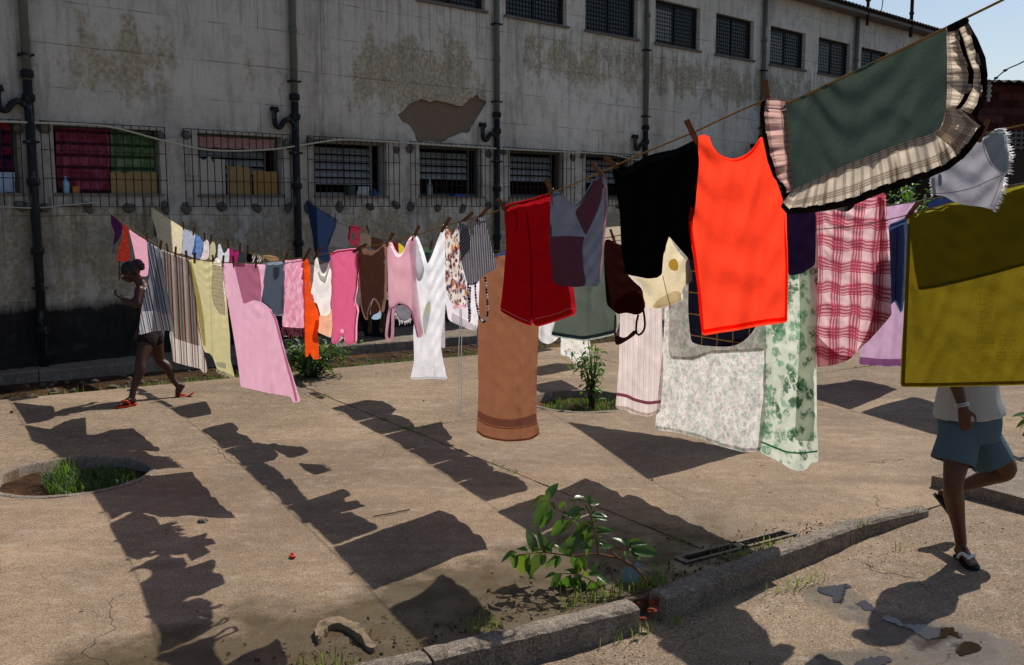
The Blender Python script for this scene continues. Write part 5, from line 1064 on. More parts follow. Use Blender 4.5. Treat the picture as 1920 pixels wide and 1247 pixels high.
g = Garment('blue_jeans', 'blue jeans hanging between the plaid blanket and the olive towel', 'jeans', Cc, [(548,262),(585,250),(625,235),(662,215),(664,400),(656,560),(645,700),(630,810),(610,770),(590,728),(580,730),(566,762),(560,700),(552,560),(548,400)], W('indigo_denim', '#4b5f86', .45), 6, z=zc, amp=.025, wl=.12, back=(-7, 10), seed=63, off=.22)
g.strip('seam', [(600, 262), (595, 400), (590, 560), (586, 720)], 4, W('indigo_seam', '#1c2c52', .2), .01)
g.strip('waistband', [(552, 276), (590, 262), (630, 248), (660, 235)], 16, None, .01)
OLV = W('olive_terry', '#7c6b1a', .52, wr=.45, weave=260)
g = Garment('olive_towel', 'large olive yellow towel folded over the line in front of the walking person', 'towel', Cc, [(1703,403),(1750,389),(1800,376),(1860,360),(1922,345),(1990,328),(2060,312),(2062,420),(2062,560),(2060,716),(1990,719),(1922,722),(1840,724),(1760,726),(1688,726),(1690,660),(1694,600),(1697,520),(1700,460)], OLV, 7, amp=.018, wl=.3, seed=64, noi=.02)
g.piece('front_fold', [(1704,404),(1750,390),(1800,377),(1860,361),(1922,346),(1990,329),(2060,313),(2062,420),(2062,470),(1990,483),(1922,498),(1860,515),(1800,530),(1760,539),(1722,545),(1714,500),(1708,450)], W('olive_terry_fold', '#8a8430', .72, wr=.45, weave=260), .02)
g.strip('front_hem', [(1722, 541), (1760, 535), (1800, 526), (1860, 511), (1922, 494), (1990, 479)], 5, W('olive_hem', '#6f6a24', .5), .026)
g.strip('side_hem', [(1705, 420), (1702, 500), (1698, 600), (1693, 720)], 7, None, .008)
g.strip('hem', [(1690, 721), (1760, 721), (1840, 719), (1922, 717), (2056, 712)], 6, None, .008)
GL = W('olive_emboss', '#f5eaa8', .96, wr=0)
def glyph(cx, cy, w, h, seed):
    r = random.Random(seed)
    for k in range(3): y = cy - h/2 + h*k/2; g.strip('raised_motif', [(cx - w/2, y + r.uniform(-2, 2)), (cx + w/2, y + r.uniform(-2, 2))], 1.6, GL, .003, 4)
    for k in range(2): x = cx - w/3 + w*.66*k; g.strip('raised_motif', [(x, cy - h/2), (x + r.uniform(-3, 3), cy + h/2)], 1.6, GL, .003, 4)
for k, (x, y, w, h) in enumerate([(1842, 560, 16, 22), (1846, 596, 22, 22), (1838, 626, 12, 26), (1854, 644, 22, 16), (1880, 640, 16, 18), (1900, 646, 14, 18), (1846, 672, 14, 12), (1878, 668, 20, 12), (1902, 668, 12, 16)]): glyph(x, y, w, h, k)
# ---- lines behind
g = Garment('white_double_sheet', 'large white sheet bunched to one corner behind the floral sheet', 'sheet', D, [(1239,387),(1300,391),(1360,390),(1420,386),(1428,500),(1434,640),(1437,795),(1425,780),(1380,690),(1330,590),(1280,470)], W('white_double', '#e6e4e0', .6), 8, amp=.02, wl=.25, seed=65)
g = Garment('beige_sheet', 'beige cloth whose edge shows above the dark bra', 'cloth', D, [(1128,428),(1150,425),(1170,424),(1172,480),(1170,540),(1130,540)], W('beige_cotton', '#cdbfa8', .6), 5, amp=.02, seed=66, off=.3)
g = Garment('lilac_sheet', 'lilac sheet with a frilled lower edge low behind the plaid blanket', 'sheet', E, [(1560,402),(1640,392),(1720,378),(1712,520),(1704,600),(1696,684),(1660,684),(1612,682),(1614,640),(1600,560),(1575,480)], W('lilac_cotton', '#d0aacb', .62), 6, amp=.02, wl=.3, seed=67)
g.strip('frill', [(1611, 676), (1650, 680), (1697, 680)], 14, W('lilac_frill', '#c08fbe', .6), .012)
g = Garment('blue_bedspread', 'wide dark blue bedspread hanging at the far right behind the olive towel', 'bedspread', E, [(1740,376),(1823,362),(1900,350),(1905,500),(1900,640),(1850,650),(1740,648),(1738,520)], W('blue_bedspread', '#2a3a66', .4), 8, amp=.02, wl=.3, seed=68)
g = Garment('white_shirt', 'white shirt hanging low and far behind, beside the brown towel', 'shirt', G, [(1010,520),(1050,515),(1046,600),(1048,632),(1040,640),(1028,646),(1012,640),(1000,600)], W('far_white_shirt', '#efeef2', .75), 4, amp=.03, wl=.2, seed=69)
g = Garment('white_pillowcase', 'white printed pillowcase just below the long grey green shorts', 'pillowcase', G, [(1052,512),(1105,505),(1107,560),(1106,640),(1110,676),(1095,682),(1075,681),(1066,668),(1051,666),(1052,600)], cloth('white_print', C('#f0eeea'), .72, P_floral(10, [C('#c9cfa8'), C('#8a9ac0')], .35)), 4, amp=.03, wl=.2, seed=70, off=-1.2)
g = Garment('dark_towel', 'dark towel hanging far behind between the pink trousers and the white camisole', 'towel', G, [(672,510),(740,520),(738,600),(730,650),(690,648),(674,600)], W('dark_towel', '#22252c', .3), 4, amp=.03, wl=.2, seed=71)
# washing that mostly hides behind the nearer lines but throws its shadow on the slabs
def hidden(name, label, cat, x0, x1, yb, mat, seed, line, top=None, wav=6):
    r = random.Random(seed); xs = [x0 + (x1-x0)*i/6 for i in range(7)]
    yt = lambda x: line_y(line, x)
    w = x1 - x0; h = yb - yt((x0+x1)/2); k = seed % 4; lo = []
    for i in range(15):
        t = 1 - i/14; y = yb + r.uniform(-wav, wav)*.5
        if k == 0: y -= h*.16*(abs(t - .5) < .14)                     # two legs
        elif k == 1: y -= h*.30*max(0, (abs(t - .5) - .3)*5)*.8       # straps or sleeves at the sides
        elif k == 2: y += h*.14*math.sin(t*3.1) - h*.08
        else: y -= h*.22*t
        lo.append((x0 - .06*w + 1.12*w*t, y))
    o = [(x, yt(x) + 2 + (5 if 1 < i < 5 and k != 2 else 0)) for i, x in enumerate(xs)] + [(x1 + .03*w, (yt(x1)*.6 + yb*.4))] + lo + [(x0 - .03*w, (yt(x0)*.6 + yb*.4))]
    return Garment(name, label, cat, line, o, mat, 5, amp=.02, wl=.13, seed=seed)
LY = {id(B): [(440, 464), (500, 482), (560, 489), (650, 492), (760, 488), (895, 480), (1010, 466)], id(Cc): [(735, 443), (800, 461), (900, 470), (1000, 466), (1213, 446)]}
def line_y(line, x):
    q = LY[id(line)]
    for (a, ya), (b_, yb) in zip(q, q[1:]):
        if x <= b_: return ya + (yb - ya)*(x - a)/(b_ - a)
    return q[-1][1]
hidden('grey_skirt', 'grey skirt hanging behind the bright pink trousers', 'skirt', 622, 672, 598, W('grey_skirt', '#77747c', .4), 81, B)
hidden('blue_tunic', 'blue tunic hanging behind the brown camisole', 'tunic', 674, 726, 552, W('blue_tunic', '#49618a', .4), 82, B)
hidden('checked_shirt', 'checked shirt hanging behind the pale pink tank top', 'shirt', 728, 782, 563, cloth('checked_cotton', C('#a9a6b4'), .4, P_plaid(.06, C('#c9c6d0'), C('#7d7a90'), C('#4a4760'), .4)), 83, B)
hidden('nightdress', 'plain nightdress hanging behind the long white camisole', 'dress', 784, 832, 652, W('night_cotton', '#d9d4dc', .45), 84, B)
hidden('green_shirt', 'green shirt on the third clothesline behind the white camisole', 'shirt', 786, 838, 600, W('green_shirt', '#5c7a5a', .4), 85, Cc)
hidden('brown_skirt', 'brown skirt on the third clothesline behind the white sheet corner', 'skirt', 842, 892, 580, W('brown_skirt', '#6a4c3a', .4), 86, Cc)
hidden('blue_shirt', 'blue shirt on the third clothesline behind the left half of the brown towel', 'shirt', 897, 950, 652, W('blue_shirt_dark', '#3d5a86', .4), 87, Cc, wav=14)
hidden('grey_vest', 'grey vest on the third clothesline behind the right half of the brown towel', 'vest', 952, 1004, 590, W('grey_vest', '#8a888c', .4), 88, Cc, wav=10)
hidden('striped_dress', 'red dress on the third clothesline behind the red shorts', 'dress', 1008, 1066, 596, W('red_dress', '#8c3540', .4), 89, Cc, wav=10)
hidden('black_skirt', 'black skirt on the third clothesline behind the long grey green shorts', 'skirt', 1070, 1134, 600, W('black_skirt', '#1d1c20', .2), 90, Cc, wav=4)
hidden('plain_skirt', 'plain skirt on the second clothesline behind the orange garment', 'skirt', 562, 618, 574, W('plain_skirt', '#8c7f86', .35), 92, B)
hidden('small_shirt', 'small shirt on the second clothesline behind the grey shirt', 'shirt', 494, 528, 572, W('small_shirt', '#7d8794', .35), 91, B)
# ------------------------------------------------------------------ clothes pegs
M_peg = simple('peg_wood', C('#7d5230'), .8, .2, .35, 60); M_pegd = simple('peg_wood_dark', C('#6d452a'), .8, .2, .35, 60); M_spr = simple('peg_spring', C('#8d8b88'), .35, .5, metal=.9)
def jaw_mb(s):
    mb = MB(); y = s*.0055; vs = []
    for z, t, w, o in ((-.030, .0035, .0045, 0.0), (-.012, .0045, .0050, .0005), (.004, .0040, .0052, .0015), (.045, .0030, .0048, .0075)):
        yy = s*(.0012 + o); vs += [(-w, yy, z), (w, yy, z), (w, yy + s*t, z), (-w, yy + s*t, z)]
    fs = [(k*4+i, k*4+(i+1) % 4, (k+1)*4+(i+1) % 4, (k+1)*4+i) for k in range(3) for i in range(4)] + [(3,2,1,0), (12,13,14,15)]
    mb.add(vs, fs); return mb
def spring_mb():
    mb = MB(); mb.tube([(-.0062, 0, .001), (-.0062, .006, .006), (-.0062, .0085, .002)], .0008, 4); mb.tube([(-.0075, 0, .001), (.0075, 0, .001)], .0026, 8)
    mb.tube([(.0062, 0, .001), (.0062, -.006, .006), (.0062, -.0085, .002)], .0008, 4); return mb
JW = [jaw_mb(s).build('jaw', M_peg) for s in (-1, 1)]; SP = spring_mb().build('spring', M_spr)
JM = [o.data for o in JW]; SM = SP.data
for o in JW + [SP]: bpy.data.objects.remove(o)
far_mb = MB(); [far_mb.add(q.v, q.f) for q in (jaw_mb(-1), jaw_mb(1), spring_mb())]
FO = far_mb.build('clothes_peg', M_pegd); FM = FO.data; bpy.data.objects.remove(FO)
def peg(line, x, y, tilt, label, near=True, size=1.0, off=-.012):
    p = line.pos(x, y, off); k = size
    if near:
        o = empty('clothes_peg', p)
        for m_ in JM: child('jaw', m_, o)
        child('spring', SM, o)
    else:
        o = bpy.data.objects.new('clothes_peg', FM); COL.objects.link(o); o.location = p
    o.rotation_euler = (R(rnd.uniform(-8, 8)), R(tilt), R(rnd.uniform(-12, 28))); o.scale = (k*1.45, k, k*1.15)
    tag(o, label, 'clothes peg', 'clothes pegs on the lines'); return o
for x, y, t, lb in [(1300, 252, -27, 'wooden peg between the black trousers and the left strap of the orange tank top'), (1438, 184, -8, 'small wooden peg at the corner of the ruffled sham above the orange tank top'),
                    (1126, 326, -38, 'wooden peg at the right shoulder of the patchwork pullover'), (1154, 312, -52, 'wooden peg leaning over the waistband corner of the black trousers'),
                    (1034, 358, -26, 'wooden peg joining the red shorts to the patchwork pullover'), (946, 392, -32, 'wooden peg at the left end of the red shorts waistband'),
                    (902, 404, 42, 'wooden peg tilted over the right cup of the navy striped halter top'), (872, 411, 50, 'wooden peg between the floral blouse and the navy striped halter top'),
                    (834, 424, 32, 'wooden peg joining the white camisole to the floral blouse'), (778, 440, 25, 'wooden peg joining the pink tank top to the white camisole'),
                    (730, 452, 28, 'wooden peg joining the brown camisole to the pink tank top')]: peg(A, x, y, t, lb)
for x, y, t, lb in [(672, 467, 60, 'peg lying flat where the pink trousers meet the brown camisole'), (594, 477, 30, 'peg between the orange garment and the white draped top'), (574, 480, 32, 'peg at the pink scarf end of the orange garment'),
                    (536, 487, 15, 'peg between the grey shirt and the pink scarf'), (480, 493, 5, 'peg over the last corner of the pink sheet'), (438, 493, -6, 'peg over the red band of the pink sheet'), (418, 492, 8, 'peg joining the dotted pillowcase to the pink sheet'),
                    (400, 491, -4, 'peg on the tied corner of the dotted pillowcase'), (365, 486, 3, 'peg joining the yellow towel to its neighbour, right of a close pair'), (350, 482, -3, 'peg joining the striped beige blanket to the yellow towel, left of a close pair'),
                    (329, 474, 6, 'peg on the top edge of the striped beige blanket'), (314, 468, -8, 'peg near the first red stripe of the beige blanket'), (301, 462, 10, 'peg joining the blue striped towel to the beige blanket'), (276, 447, 0, 'peg joining the pink cloth to the blue striped towel')]:
    peg(A, x, y, t, lb, False, 1.15)
for x, y, t, lb in [(344, 425, -6, 'peg joining the pale yellow sheet to the striped shirt'), (363, 435, 8, 'peg joining the striped shirt to the sky blue shirt'), (384, 446, -4, 'peg joining the sky blue shirt to the dotted blouse'), (396, 450, 5, 'peg at the small greenish blouse'),
                    (428, 459, -5, 'peg joining the white vest to the magenta bikini'), (450, 466, 7, 'peg joining the magenta bikini to the dark grey shorts'), (464, 471, 4, 'peg at the black briefs')]: peg(B, x, y, t, lb, False, 1.3)
peg(B, 1842, 250, 20, 'peg hidden in the frayed leg of the pale denim shorts', True)
peg(B, 1150, 446, -20, 'peg holding the dark bra', True); peg(B, 1252, 425, 10, 'peg holding the cream coloured bra', True); peg(B, 960, 474, 15, 'peg holding the brown towel', False)
peg(Cc, 1708, 398, 35, 'wooden peg at the left corner of the olive towel', True, 1.25); peg(Cc, 808, 462, 10, 'peg behind the white camisole neckline', False, 1.2)
peg(Cc, 690, 431, -15, 'peg between the tan shirt and the brown cloth near the wall', False, 1.3); peg(Cc, 628, 411, 10, 'peg joining the navy cloth to the grey jumper', False, 1.3)

# ------------------------------------------------------------------ people
def skin_mat(name, c):
    t = NT(name); p = t.n('TexCoord').outputs['Object']; nz = t.noise(p, 12, 4)
    col = t.mix(t.m('MULTIPLY', nz, .35), c, tuple(x*.6 for x in c[:3]) + (1,))
    return t.pbr(col, .5, t.bump(t.noise(p, 160, 3), .15, .002), .4)
M_hair = simple('black_hair', C('#0c0a0a'), .5, .4, .3, 90, .5); M_eye = simple('eye', C('#e8e4df'), .2, .5); M_iris = simple('iris', C('#160d08'), .2, .5)
class Body:
    def __init__(s): s.mb = MB()
    def sph(s, c, r, f=None, n=2):
        bm = bmesh.new(); bmesh.ops.create_icosphere(bm, subdivisions=n, radius=1)
        r = (r, r, r) if not isinstance(r, (tuple, list)) else r
        if f is None: M = Matrix.Identity(3)
        else: M = Matrix((f[0], f[1], f[2])).transposed()
        vs = [Vector(c) + M @ Vector((v.co.x*r[0], v.co.y*r[1], v.co.z*r[2])) for v in bm.verts]
        s.mb.add(vs, [tuple(v.index for v in q.verts) for q in bm.faces]); bm.free()
    def limb(s, pts):
        """chain of (point, radius): tapered, round ended"""
        P = [Vector(p) for p, _ in pts]; Q = catmull(P, 6); rr = catmull([Vector((r, 0, 0)) for _, r in pts], 6)
        s.mb.tube(Q, [q.x for q in rr], 14); s.sph(P[0], pts[0][1]); s.sph(P[-1], pts[-1][1])
    def trunk(s, pts, fwd):
        """chain of (point, half depth, half width) in elliptical rings facing fwd"""
        P = catmull([p for p, _, _ in pts], 5); AB = catmull([Vector((a, b, 0)) for _, a, b in pts], 5); n = 20; vs = []
        for i, p in enumerate(P):
            t = (P[min(i+1, len(P)-1)] - P[max(i-1, 0)]).normalized(); f = (fwd - t*fwd.dot(t)).normalized(); l = t.cross(f)
            for k in range(n):
                a = 2*math.pi*k/n; vs.append(p + f*math.cos(a)*AB[i].x + l*math.sin(a)*AB[i].y)
        fs = [(i*n+k, i*n+(k+1) % n, (i+1)*n+(k+1) % n, (i+1)*n+k) for i in range(len(P)-1) for k in range(n)]
        fs += [tuple(range(n-1, -1, -1)), tuple((len(P)-1)*n+k for k in range(n))]; s.mb.add(vs, fs)
    def hand(s, wr, d, nrm, k=1.0, curl=.5, side=1, spread=.10):
        """palm, four fingers of unequal length and a thumb; d = direction of the fingers, nrm = out of the palm"""
        d = d.normalized(); nrm = (nrm - d*nrm.dot(d)).normalized(); l = d.cross(nrm)*side
        wr = Vector(wr)
        for a in (-.026, -.009, .009, .026): s.limb([(wr + l*a*.6*k, .015*k), (wr + d*.045*k + l*a*.9*k, .0135*k), (wr + d*.088*k + l*a*k, .0105*k)])
        for a, ln in ((-.029, .060), (-.010, .078), (.010, .084), (.029, .074)):
            b = wr + d*.088*k + l*a*k; dd = (d + l*a*spread*40/10).normalized(); pts = [(b, .0095*k)]; ang = curl*.5; p = b
            for seg, rr in ((.42, .0088), (.32, .008), (.26, .0068)):
                v_ = dd*math.cos(ang) + nrm*math.sin(ang); p = p + v_*ln*seg*k; pts.append((p, rr*k)); ang += curl*.65
            s.limb(pts)
        b = wr + d*.025*k + l*.026*k; t1 = b + (d*.6 + l*.75 + nrm*.3).normalized()*.036*k; t2 = t1 + (d*.85 + l*.35 + nrm*.35).normalized()*.03*k; t3 = t2 + (d + nrm*.35).normalized()*.024*k
        s.limb([(b, .014*k), (t1, .0115*k), (t2, .0098*k), (t3, .008*k)])
    def foot(s, heel, toe, up, k=1.0, big=1):
        f = (toe - heel).normalized(); up = (up - f*up.dot(f)).normalized(); l = up.cross(f)*big; L = (toe - heel).length
        q = lambda a, b, c: heel + f*a*L + l*b*k + up*c*k
        s.sph(q(.10, 0, .032), .034*k); s.limb([(q(.14, 0, .045), .034*k), (q(.36, .004, .050), .033*k), (q(.55, .010, .036), .028*k), (q(.74, .018, .024), .021*k)])
        s.limb([(q(.14, 0, .030), .028*k), (q(.40, -.014, .026), .024*k), (q(.66, -.022, .020), .018*k)])
        for b, e, r in ((.030, 1.0, .0125), (.012, .985, .0095), (-.003, .955, .009), (-.017, .91, .0085), (-.030, .86, .008)):
            s.limb([(q(.70, b*.8, .020), r*1.25*k), (q((.70 + e)/2, b*.95, .019), r*1.1*k), (q(e - .03, b, .012), r*k)])
        return q(.16, 0, .085)
    def build(s, name, mat, parent, vox=.008, sm=4, cut=None):
        me = bpy.data.meshes.new('tmp'); me.from_pydata([tuple(v) for v in s.mb.v], [], s.mb.f)
        o = bpy.data.objects.new('tmp', me); COL.objects.link(o)
        m_ = o.modifiers.new('r', 'REMESH'); m_.mode = 'VOXEL'; m_.voxel_size = vox
        m2 = o.modifiers.new('s', 'SMOOTH'); m2.iterations = sm; m2.factor = .5
        dg = bpy.context.evaluated_depsgraph_get(); dg.update()
        nm = bpy.data.meshes.new_from_object(o.evaluated_get(dg)); bpy.data.objects.remove(o)
        if cut:
            bm = bmesh.new(); bm.from_mesh(nm); bmesh.ops.delete(bm, geom=[f for f in bm.faces if cut(f.calc_center_median(), f.normal)], context='FACES'); bm.to_mesh(nm); bm.free()
        nm.name = name; nm.materials.clear(); nm.materials.append(mat); nm.polygons.foreach_set('use_smooth', [True]*len(nm.polygons))
        r_ = bpy.data.objects.new(name, nm); COL.objects.link(r_)
        if parent: r_.parent = parent; r_.matrix_parent_inverse = Matrix.Translation(-parent.location)
        return r_
def head(b, c, f, up, k=1.0):
    """skull, jaw, nose, lips, ears; returns a local frame function"""
    f = f.normalized(); up = (up - f*up.dot(f)).normalized(); l = up.cross(f); fr = (f, l, up)
    q = lambda x, y, z: Vector(c) + f*x*k + l*y*k + up*z*k
    b.sph(q(-.012, 0, .025), (.092*k, .074*k, .088*k), fr, 3); b.sph(q(.020, 0, -.025), (.068*k, .062*k, .085*k), fr, 3); b.sph(q(.045, 0, -.078), (.034*k, .036*k, .028*k), fr)
    b.sph(q(.084, 0, .030), (.018*k, .045*k, .014*k), fr); b.limb([(q(.086, 0, .018), .009*k), (q(.098, 0, -.004), .011*k), (q(.104, 0, -.020), .014*k)])
    for s in (-1, 1):
        b.sph(q(.094, .012*s, -.023), (.011*k, .010*k, .009*k), fr); b.sph(q(.066, .036*s, -.018), (.022*k, .024*k, .022*k), fr)
        b.sph(q(-.005, .074*s, -.002), (.018*k, .009*k, .030*k), fr)
    b.sph(q(.084, 0, -.047), (.014*k, .024*k, .007*k), fr); b.sph(q(.081, 0, -.058), (.014*k, .021*k, .008*k), fr)
    return q, fr
def face_bits(q, fr, root, k=1.0):
    for s in (-1, 1):
        e = Body(); e.sph(q(.079, .031*s, .006), .0125*k, None, 2); o = e.mb.build('eye', M_eye, root, smooth=True); o.matrix_parent_inverse = Matrix.Translation(-root.location)
        e = Body(); e.sph(q(.0885, .031*s, .006), (.004*k, .0055*k, .0055*k), fr, 2); o = e.mb.build('iris', M_iris, root, smooth=True); o.matrix_parent_inverse = Matrix.Translation(-root.location)
        e = Body(); e.limb([(q(.088, .016*s, .026), .0035*k), (q(.088, .032*s, .031), .004*k), (q(.074, .050*s, .026), .003*k)]); o = e.mb.build('eyebrow', M_hair, root, smooth=True); o.matrix_parent_inverse = Matrix.Translation(-root.location)
def flipflop(heel, toe, up, smat, pmat, root, k=1.0, big=1, name='flip_flop'):
    f = (toe - heel).normalized(); up = (up - f*up.dot(f)).normalized(); l = up.cross(f)*big; L = (toe - heel).length
    q = lambda a, b, c: heel + f*a*L + l*b*k + up*c*k - root.location
    out = [(-.04, 0), (-.02, .022), (.08, .033), (.3, .031), (.5, .036), (.72, .046), (.9, .043), (1.02, .026), (1.05, .005), (1.02, -.018), (.9, -.038), (.72, -.045), (.5, -.038), (.3, -.032), (.08, -.033), (-.02, -.02)]
    cw = [q(a, b, 0) for a, b in out]; n = len(cw); mb = MB(); dn = up*.017*k
    mb.add(cw + [c - dn for c in cw], [tuple(range(n)), tuple(range(2*n-1, n-1, -1))] + [(i, n+i, n+(i+1) % n, (i+1) % n) for i in range(n)])
    o = mb.build(name, smat, root)
    mb = MB(); post = q(.80, .018, .002); top = q(.76, .018, .034)
    for s in (-1, 1): mb.tube(catmull([q(.86, .020, .0), top, q(.60, .038*s, .050 if s > 0 else .040), q(.40, .040*s, .010)], 5), [.005*k]*4 + [.010*k]*9 + [.009*k]*3, 8)
    s_ = mb.build('strap', pmat, o, smooth=True); return o
# ---- the woman walking behind the striped towel
SK1 = skin_mat('brown_skin', C('#401f14')); SK2 = skin_mat('dark_brown_skin', C('#55301f'))
q0 = gnd(265, 757); p1 = empty('person', (q0.x, q0.y, 0))
tag(p1, 'woman with a black hair bun walking behind the striped towel in red flip flops', 'person')
b = Body(); Yc = 10.72; UPZ = Vector((0, 0, 1)); fw = Vector((-1, -.12, 0)).normalized(); lat = Vector((-.12, 1, 0))
hc = at(243, 511, Yc); nk = at(266, 534, Yc + .02); ch = at(274, 560, Yc + .03); ws = at(279, 592, Yc + .03); pv = at(281, 620, Yc + .03)
hf = Vector((-.82, -.2, -.52)).normalized(); hq, hfr = head(b, hc, hf, Vector((-.5, 0, .85)), .93)
b.limb([(hq(-.03, 0, -.05), .052), ((hc + nk)/2 + Vector((.03, 0, -.02)), .05), (nk, .058)])
b.trunk([(nk + Vector((0, 0, -.005)), .06, .08), (nk.lerp(ch, .35), .095, .155), (ch, .105, .15), (ch.lerp(ws, .6), .092, .125), (ws, .088, .118), (ws.lerp(pv, .6), .11, .155), (pv, .118, .165), (pv + Vector((0, 0, -.08)), .10, .14)], fw)
for s_, y_ in ((-1, -.055), (1, .055)): b.sph(ch + fw*.085 + lat*y_*1.2 + Vector((0, 0, -.03)), (.055, .06, .058), (fw, lat, UPZ))
# near arm bent, hand raised in front
shn = nk.lerp(ch, .3) - lat*.155; shf = nk.lerp(ch, .3) + lat*.155
eln = at(257, 571, Yc - .22); wrn = at(231, 562, Yc - .20)
b.limb([(shn, .052), (shn.lerp(eln, .5), .045), (eln, .037), (eln.lerp(wrn, .35), .036), (wrn, .025)])
b.hand(wrn, (wrn - eln).normalized() + Vector((-.1, 0, .35)), Vector((.1, .2, 1)), .92, .75, 1)
elf = at(276, 590, Yc + .24); wrf = at(262, 616, Yc + .22)
b.limb([(shf, .052), (shf.lerp(elf, .5), .044), (elf, .037), (wrf, .025)]); b.hand(wrf, Vector((-.4, 0, -1)), Vector((0, -1, 0)), .92, .5, -1)
# front (near) leg
h1, t1 = gnd(254, 756, .02), gnd(219, 762, .02); an1 = b.foot(h1, t1, UPZ, .95, 1)
hip1 = pv - lat*.085 + Vector((0, 0, -.05)); kn1 = at(264, 676, 10.48)
b.limb([(hip1, .098), (hip1.lerp(kn1, .45), .082), (kn1, .056), (kn1.lerp(an1, .3) + Vector((.018, 0, 0)), .055), (kn1.lerp(an1, .7), .038), (an1, .034)])
# rear leg, heel lifted
h2, t2 = at(348, 723, 10.88), at(333, 750, 10.84); f2 = (t2 - h2).normalized(); u2 = Vector((-.55, 0, .8)); t2 = h2 + f2*.215; an2 = b.foot(h2, t2, u2, .95, -1)
hip2 = pv + lat*.085 + Vector((.01, 0, -.05)); kn2 = at(300, 677, 10.86)
b.limb([(hip2, .098), (hip2.lerp(kn2, .45), .083), (kn2, .057), (kn2.lerp(an2, .3) + Vector((.015, 0, .02)), .055), (kn2.lerp(an2, .7), .038), (an2, .033)])
b.build('body', SK1, p1, .0085)
face_bits(hq, hfr, p1, .93)
hb = Body(); hb.sph(hq(-.022, 0, .034), (.094, .078, .088), hfr, 3); hb.sph(hq(-.05, 0, .0), (.066, .076, .08), hfr, 3); hb.sph(hq(-.125, 0, .035), (.062, .06, .058), hfr, 3); hb.sph(hq(-.15, .01, -.01), (.045, .045, .05), hfr); hb.build('hair', M_hair, p1, .008, 2)
bt = Body(); bt.trunk([(nk.lerp(ch, .62), .112, .158), (ch + Vector((0, 0, -.0)), .118, .158), (ch.lerp(ws, .3), .108, .142)], fw)
for y_ in (-.055, .055): bt.sph(ch + fw*.088 + lat*y_*1.2 + Vector((0, 0, -.03)), (.06, .066, .064), (fw, lat, UPZ))
bt.build('bikini_top', simple('black_swimwear', C('#0d0b0e'), .8), p1, .009)
bt = Body(); bt.trunk([(ws.lerp(pv, .62), .118, .165), (pv, .126, .174), (pv + Vector((0, 0, -.07)), .115, .165)], fw)
for hp, kn in ((hip1, kn1), (hip2, kn2)): bt.limb([(hp, .108), (hp.lerp(kn, .22), .104)])
bt.build('shorts', simple('dark_shorts', C('#1d1012'), .9), p1, .009)
M_redf = simple('red_rubber', C('#c8321e'), .6)
o = flipflop(h1, t1, UPZ, M_redf, M_redf, p1, 1.0, 1)
hs = at(366, 733, 10.88); flipflop(t2 - f2*.0 + (hs - t2).normalized()*.22, t2, Vector((-.5, 0, .86)), M_redf, M_redf, p1, 1.0, -1)
# ---- the person walking behind the olive towel
def path_h(x, y): a, b_ = to_e(Vector((x, y, 0))); return path_z(a) + .012*noise.noise((a*1.2, b_*1.2, 0))
q0 = gnd(1800, 1050, -.03); p2 = empty('person', (q0.x, q0.y, 0))
tag(p2, 'person in white shirt and denim shorts striding behind the olive towel', 'person')
b = Body(); fw = Vector((.92, -.38, 0)).normalized(); lat = Vector((.38, .92, 0)).normalized()
h1, t1 = gnd(1784, 1032), gnd(1829, 1066); zf_ = path_h((h1.x + t1.x)/2, (h1.y + t1.y)/2) + .022
h1, t1 = gnd(1784, 1030, zf_), gnd(1829, 1064, zf_); f1 = (t1 - h1).normalized(); h1 = t1 - f1*.235; an1 = b.foot(h1, t1, UPZ, 1.0, -1)
pv = at(1818, 790, 5.86); ws = at(1816, 742, 5.86); ch = at(1826, 650, 5.86); nk = at(1834, 588, 5.86); hc = at(1842, 548, 5.84)
hq, hfr = head(b, hc, Vector((.9, -.3, -.12)), UPZ, .95)
b.limb([(hq(-.03, 0, -.05), .056), (nk + Vector((0, 0, .03)), .055), (nk, .062)])
b.trunk([(nk, .065, .09), (nk.lerp(ch, .35), .10, .175), (ch, .115, .165), (ch.lerp(ws, .6), .105, .145), (ws, .13, .165), (pv, .15, .185), (pv + Vector((0, 0, -.09)), .12, .16)], fw)
shn = nk.lerp(ch, .36) - lat*.17; eln = at(1789, 708, 5.60); wrn = at(1806, 765, 5.55)
b.limb([(shn, .054), (shn.lerp(eln, .5), .045), (eln, .038), (eln.lerp(wrn, .35), .037), (wrn, .026)]); b.hand(wrn, Vector((.16, -.03, -1)), Vector((.25, .9, 0)), .95, .65, 1)
shf = nk.lerp(ch, .36) + lat*.17; elf = at(1842, 690, 6.12); wrf = at(1838, 742, 6.16)
b.limb([(shf, .054), (shf.lerp(elf, .5), .045), (elf, .038), (wrf, .026)]); b.hand(wrf, Vector((.1, 0, -1)), Vector((-.3, -.9, 0)), .95, .5, -1)
hip1 = pv - lat*.08 + Vector((-.05, 0, -.04)); kn1 = at(1787, 908, 5.70)
b.limb([(hip1, .10), (hip1.lerp(kn1, .5), .078), (kn1, .057), (kn1.lerp(an1, .28) - f1*.012, .058), (kn1.lerp(an1, .7), .040), (an1, .035)])
hip2 = pv + lat*.08 + Vector((.03, 0, -.04)); kn2 = at(1888, 880, 5.95); h2, t2 = at(1756, 926, 6.22), at(1806, 990, 6.18); f2 = (t2 - h2).normalized(); t2 = h2 + f2*.235; an2 = b.foot(h2, t2, Vector((.75, 0, .66)), 1.0, 1)
b.limb([(hip2, .10), (hip2.lerp(kn2, .5), .08), (kn2, .060), (kn2.lerp(an2, .3), .057), (kn2.lerp(an2, .7), .041), (an2, .035)])
b.build('body', SK2, p2, .0085); face_bits(hq, hfr, p2, .95)
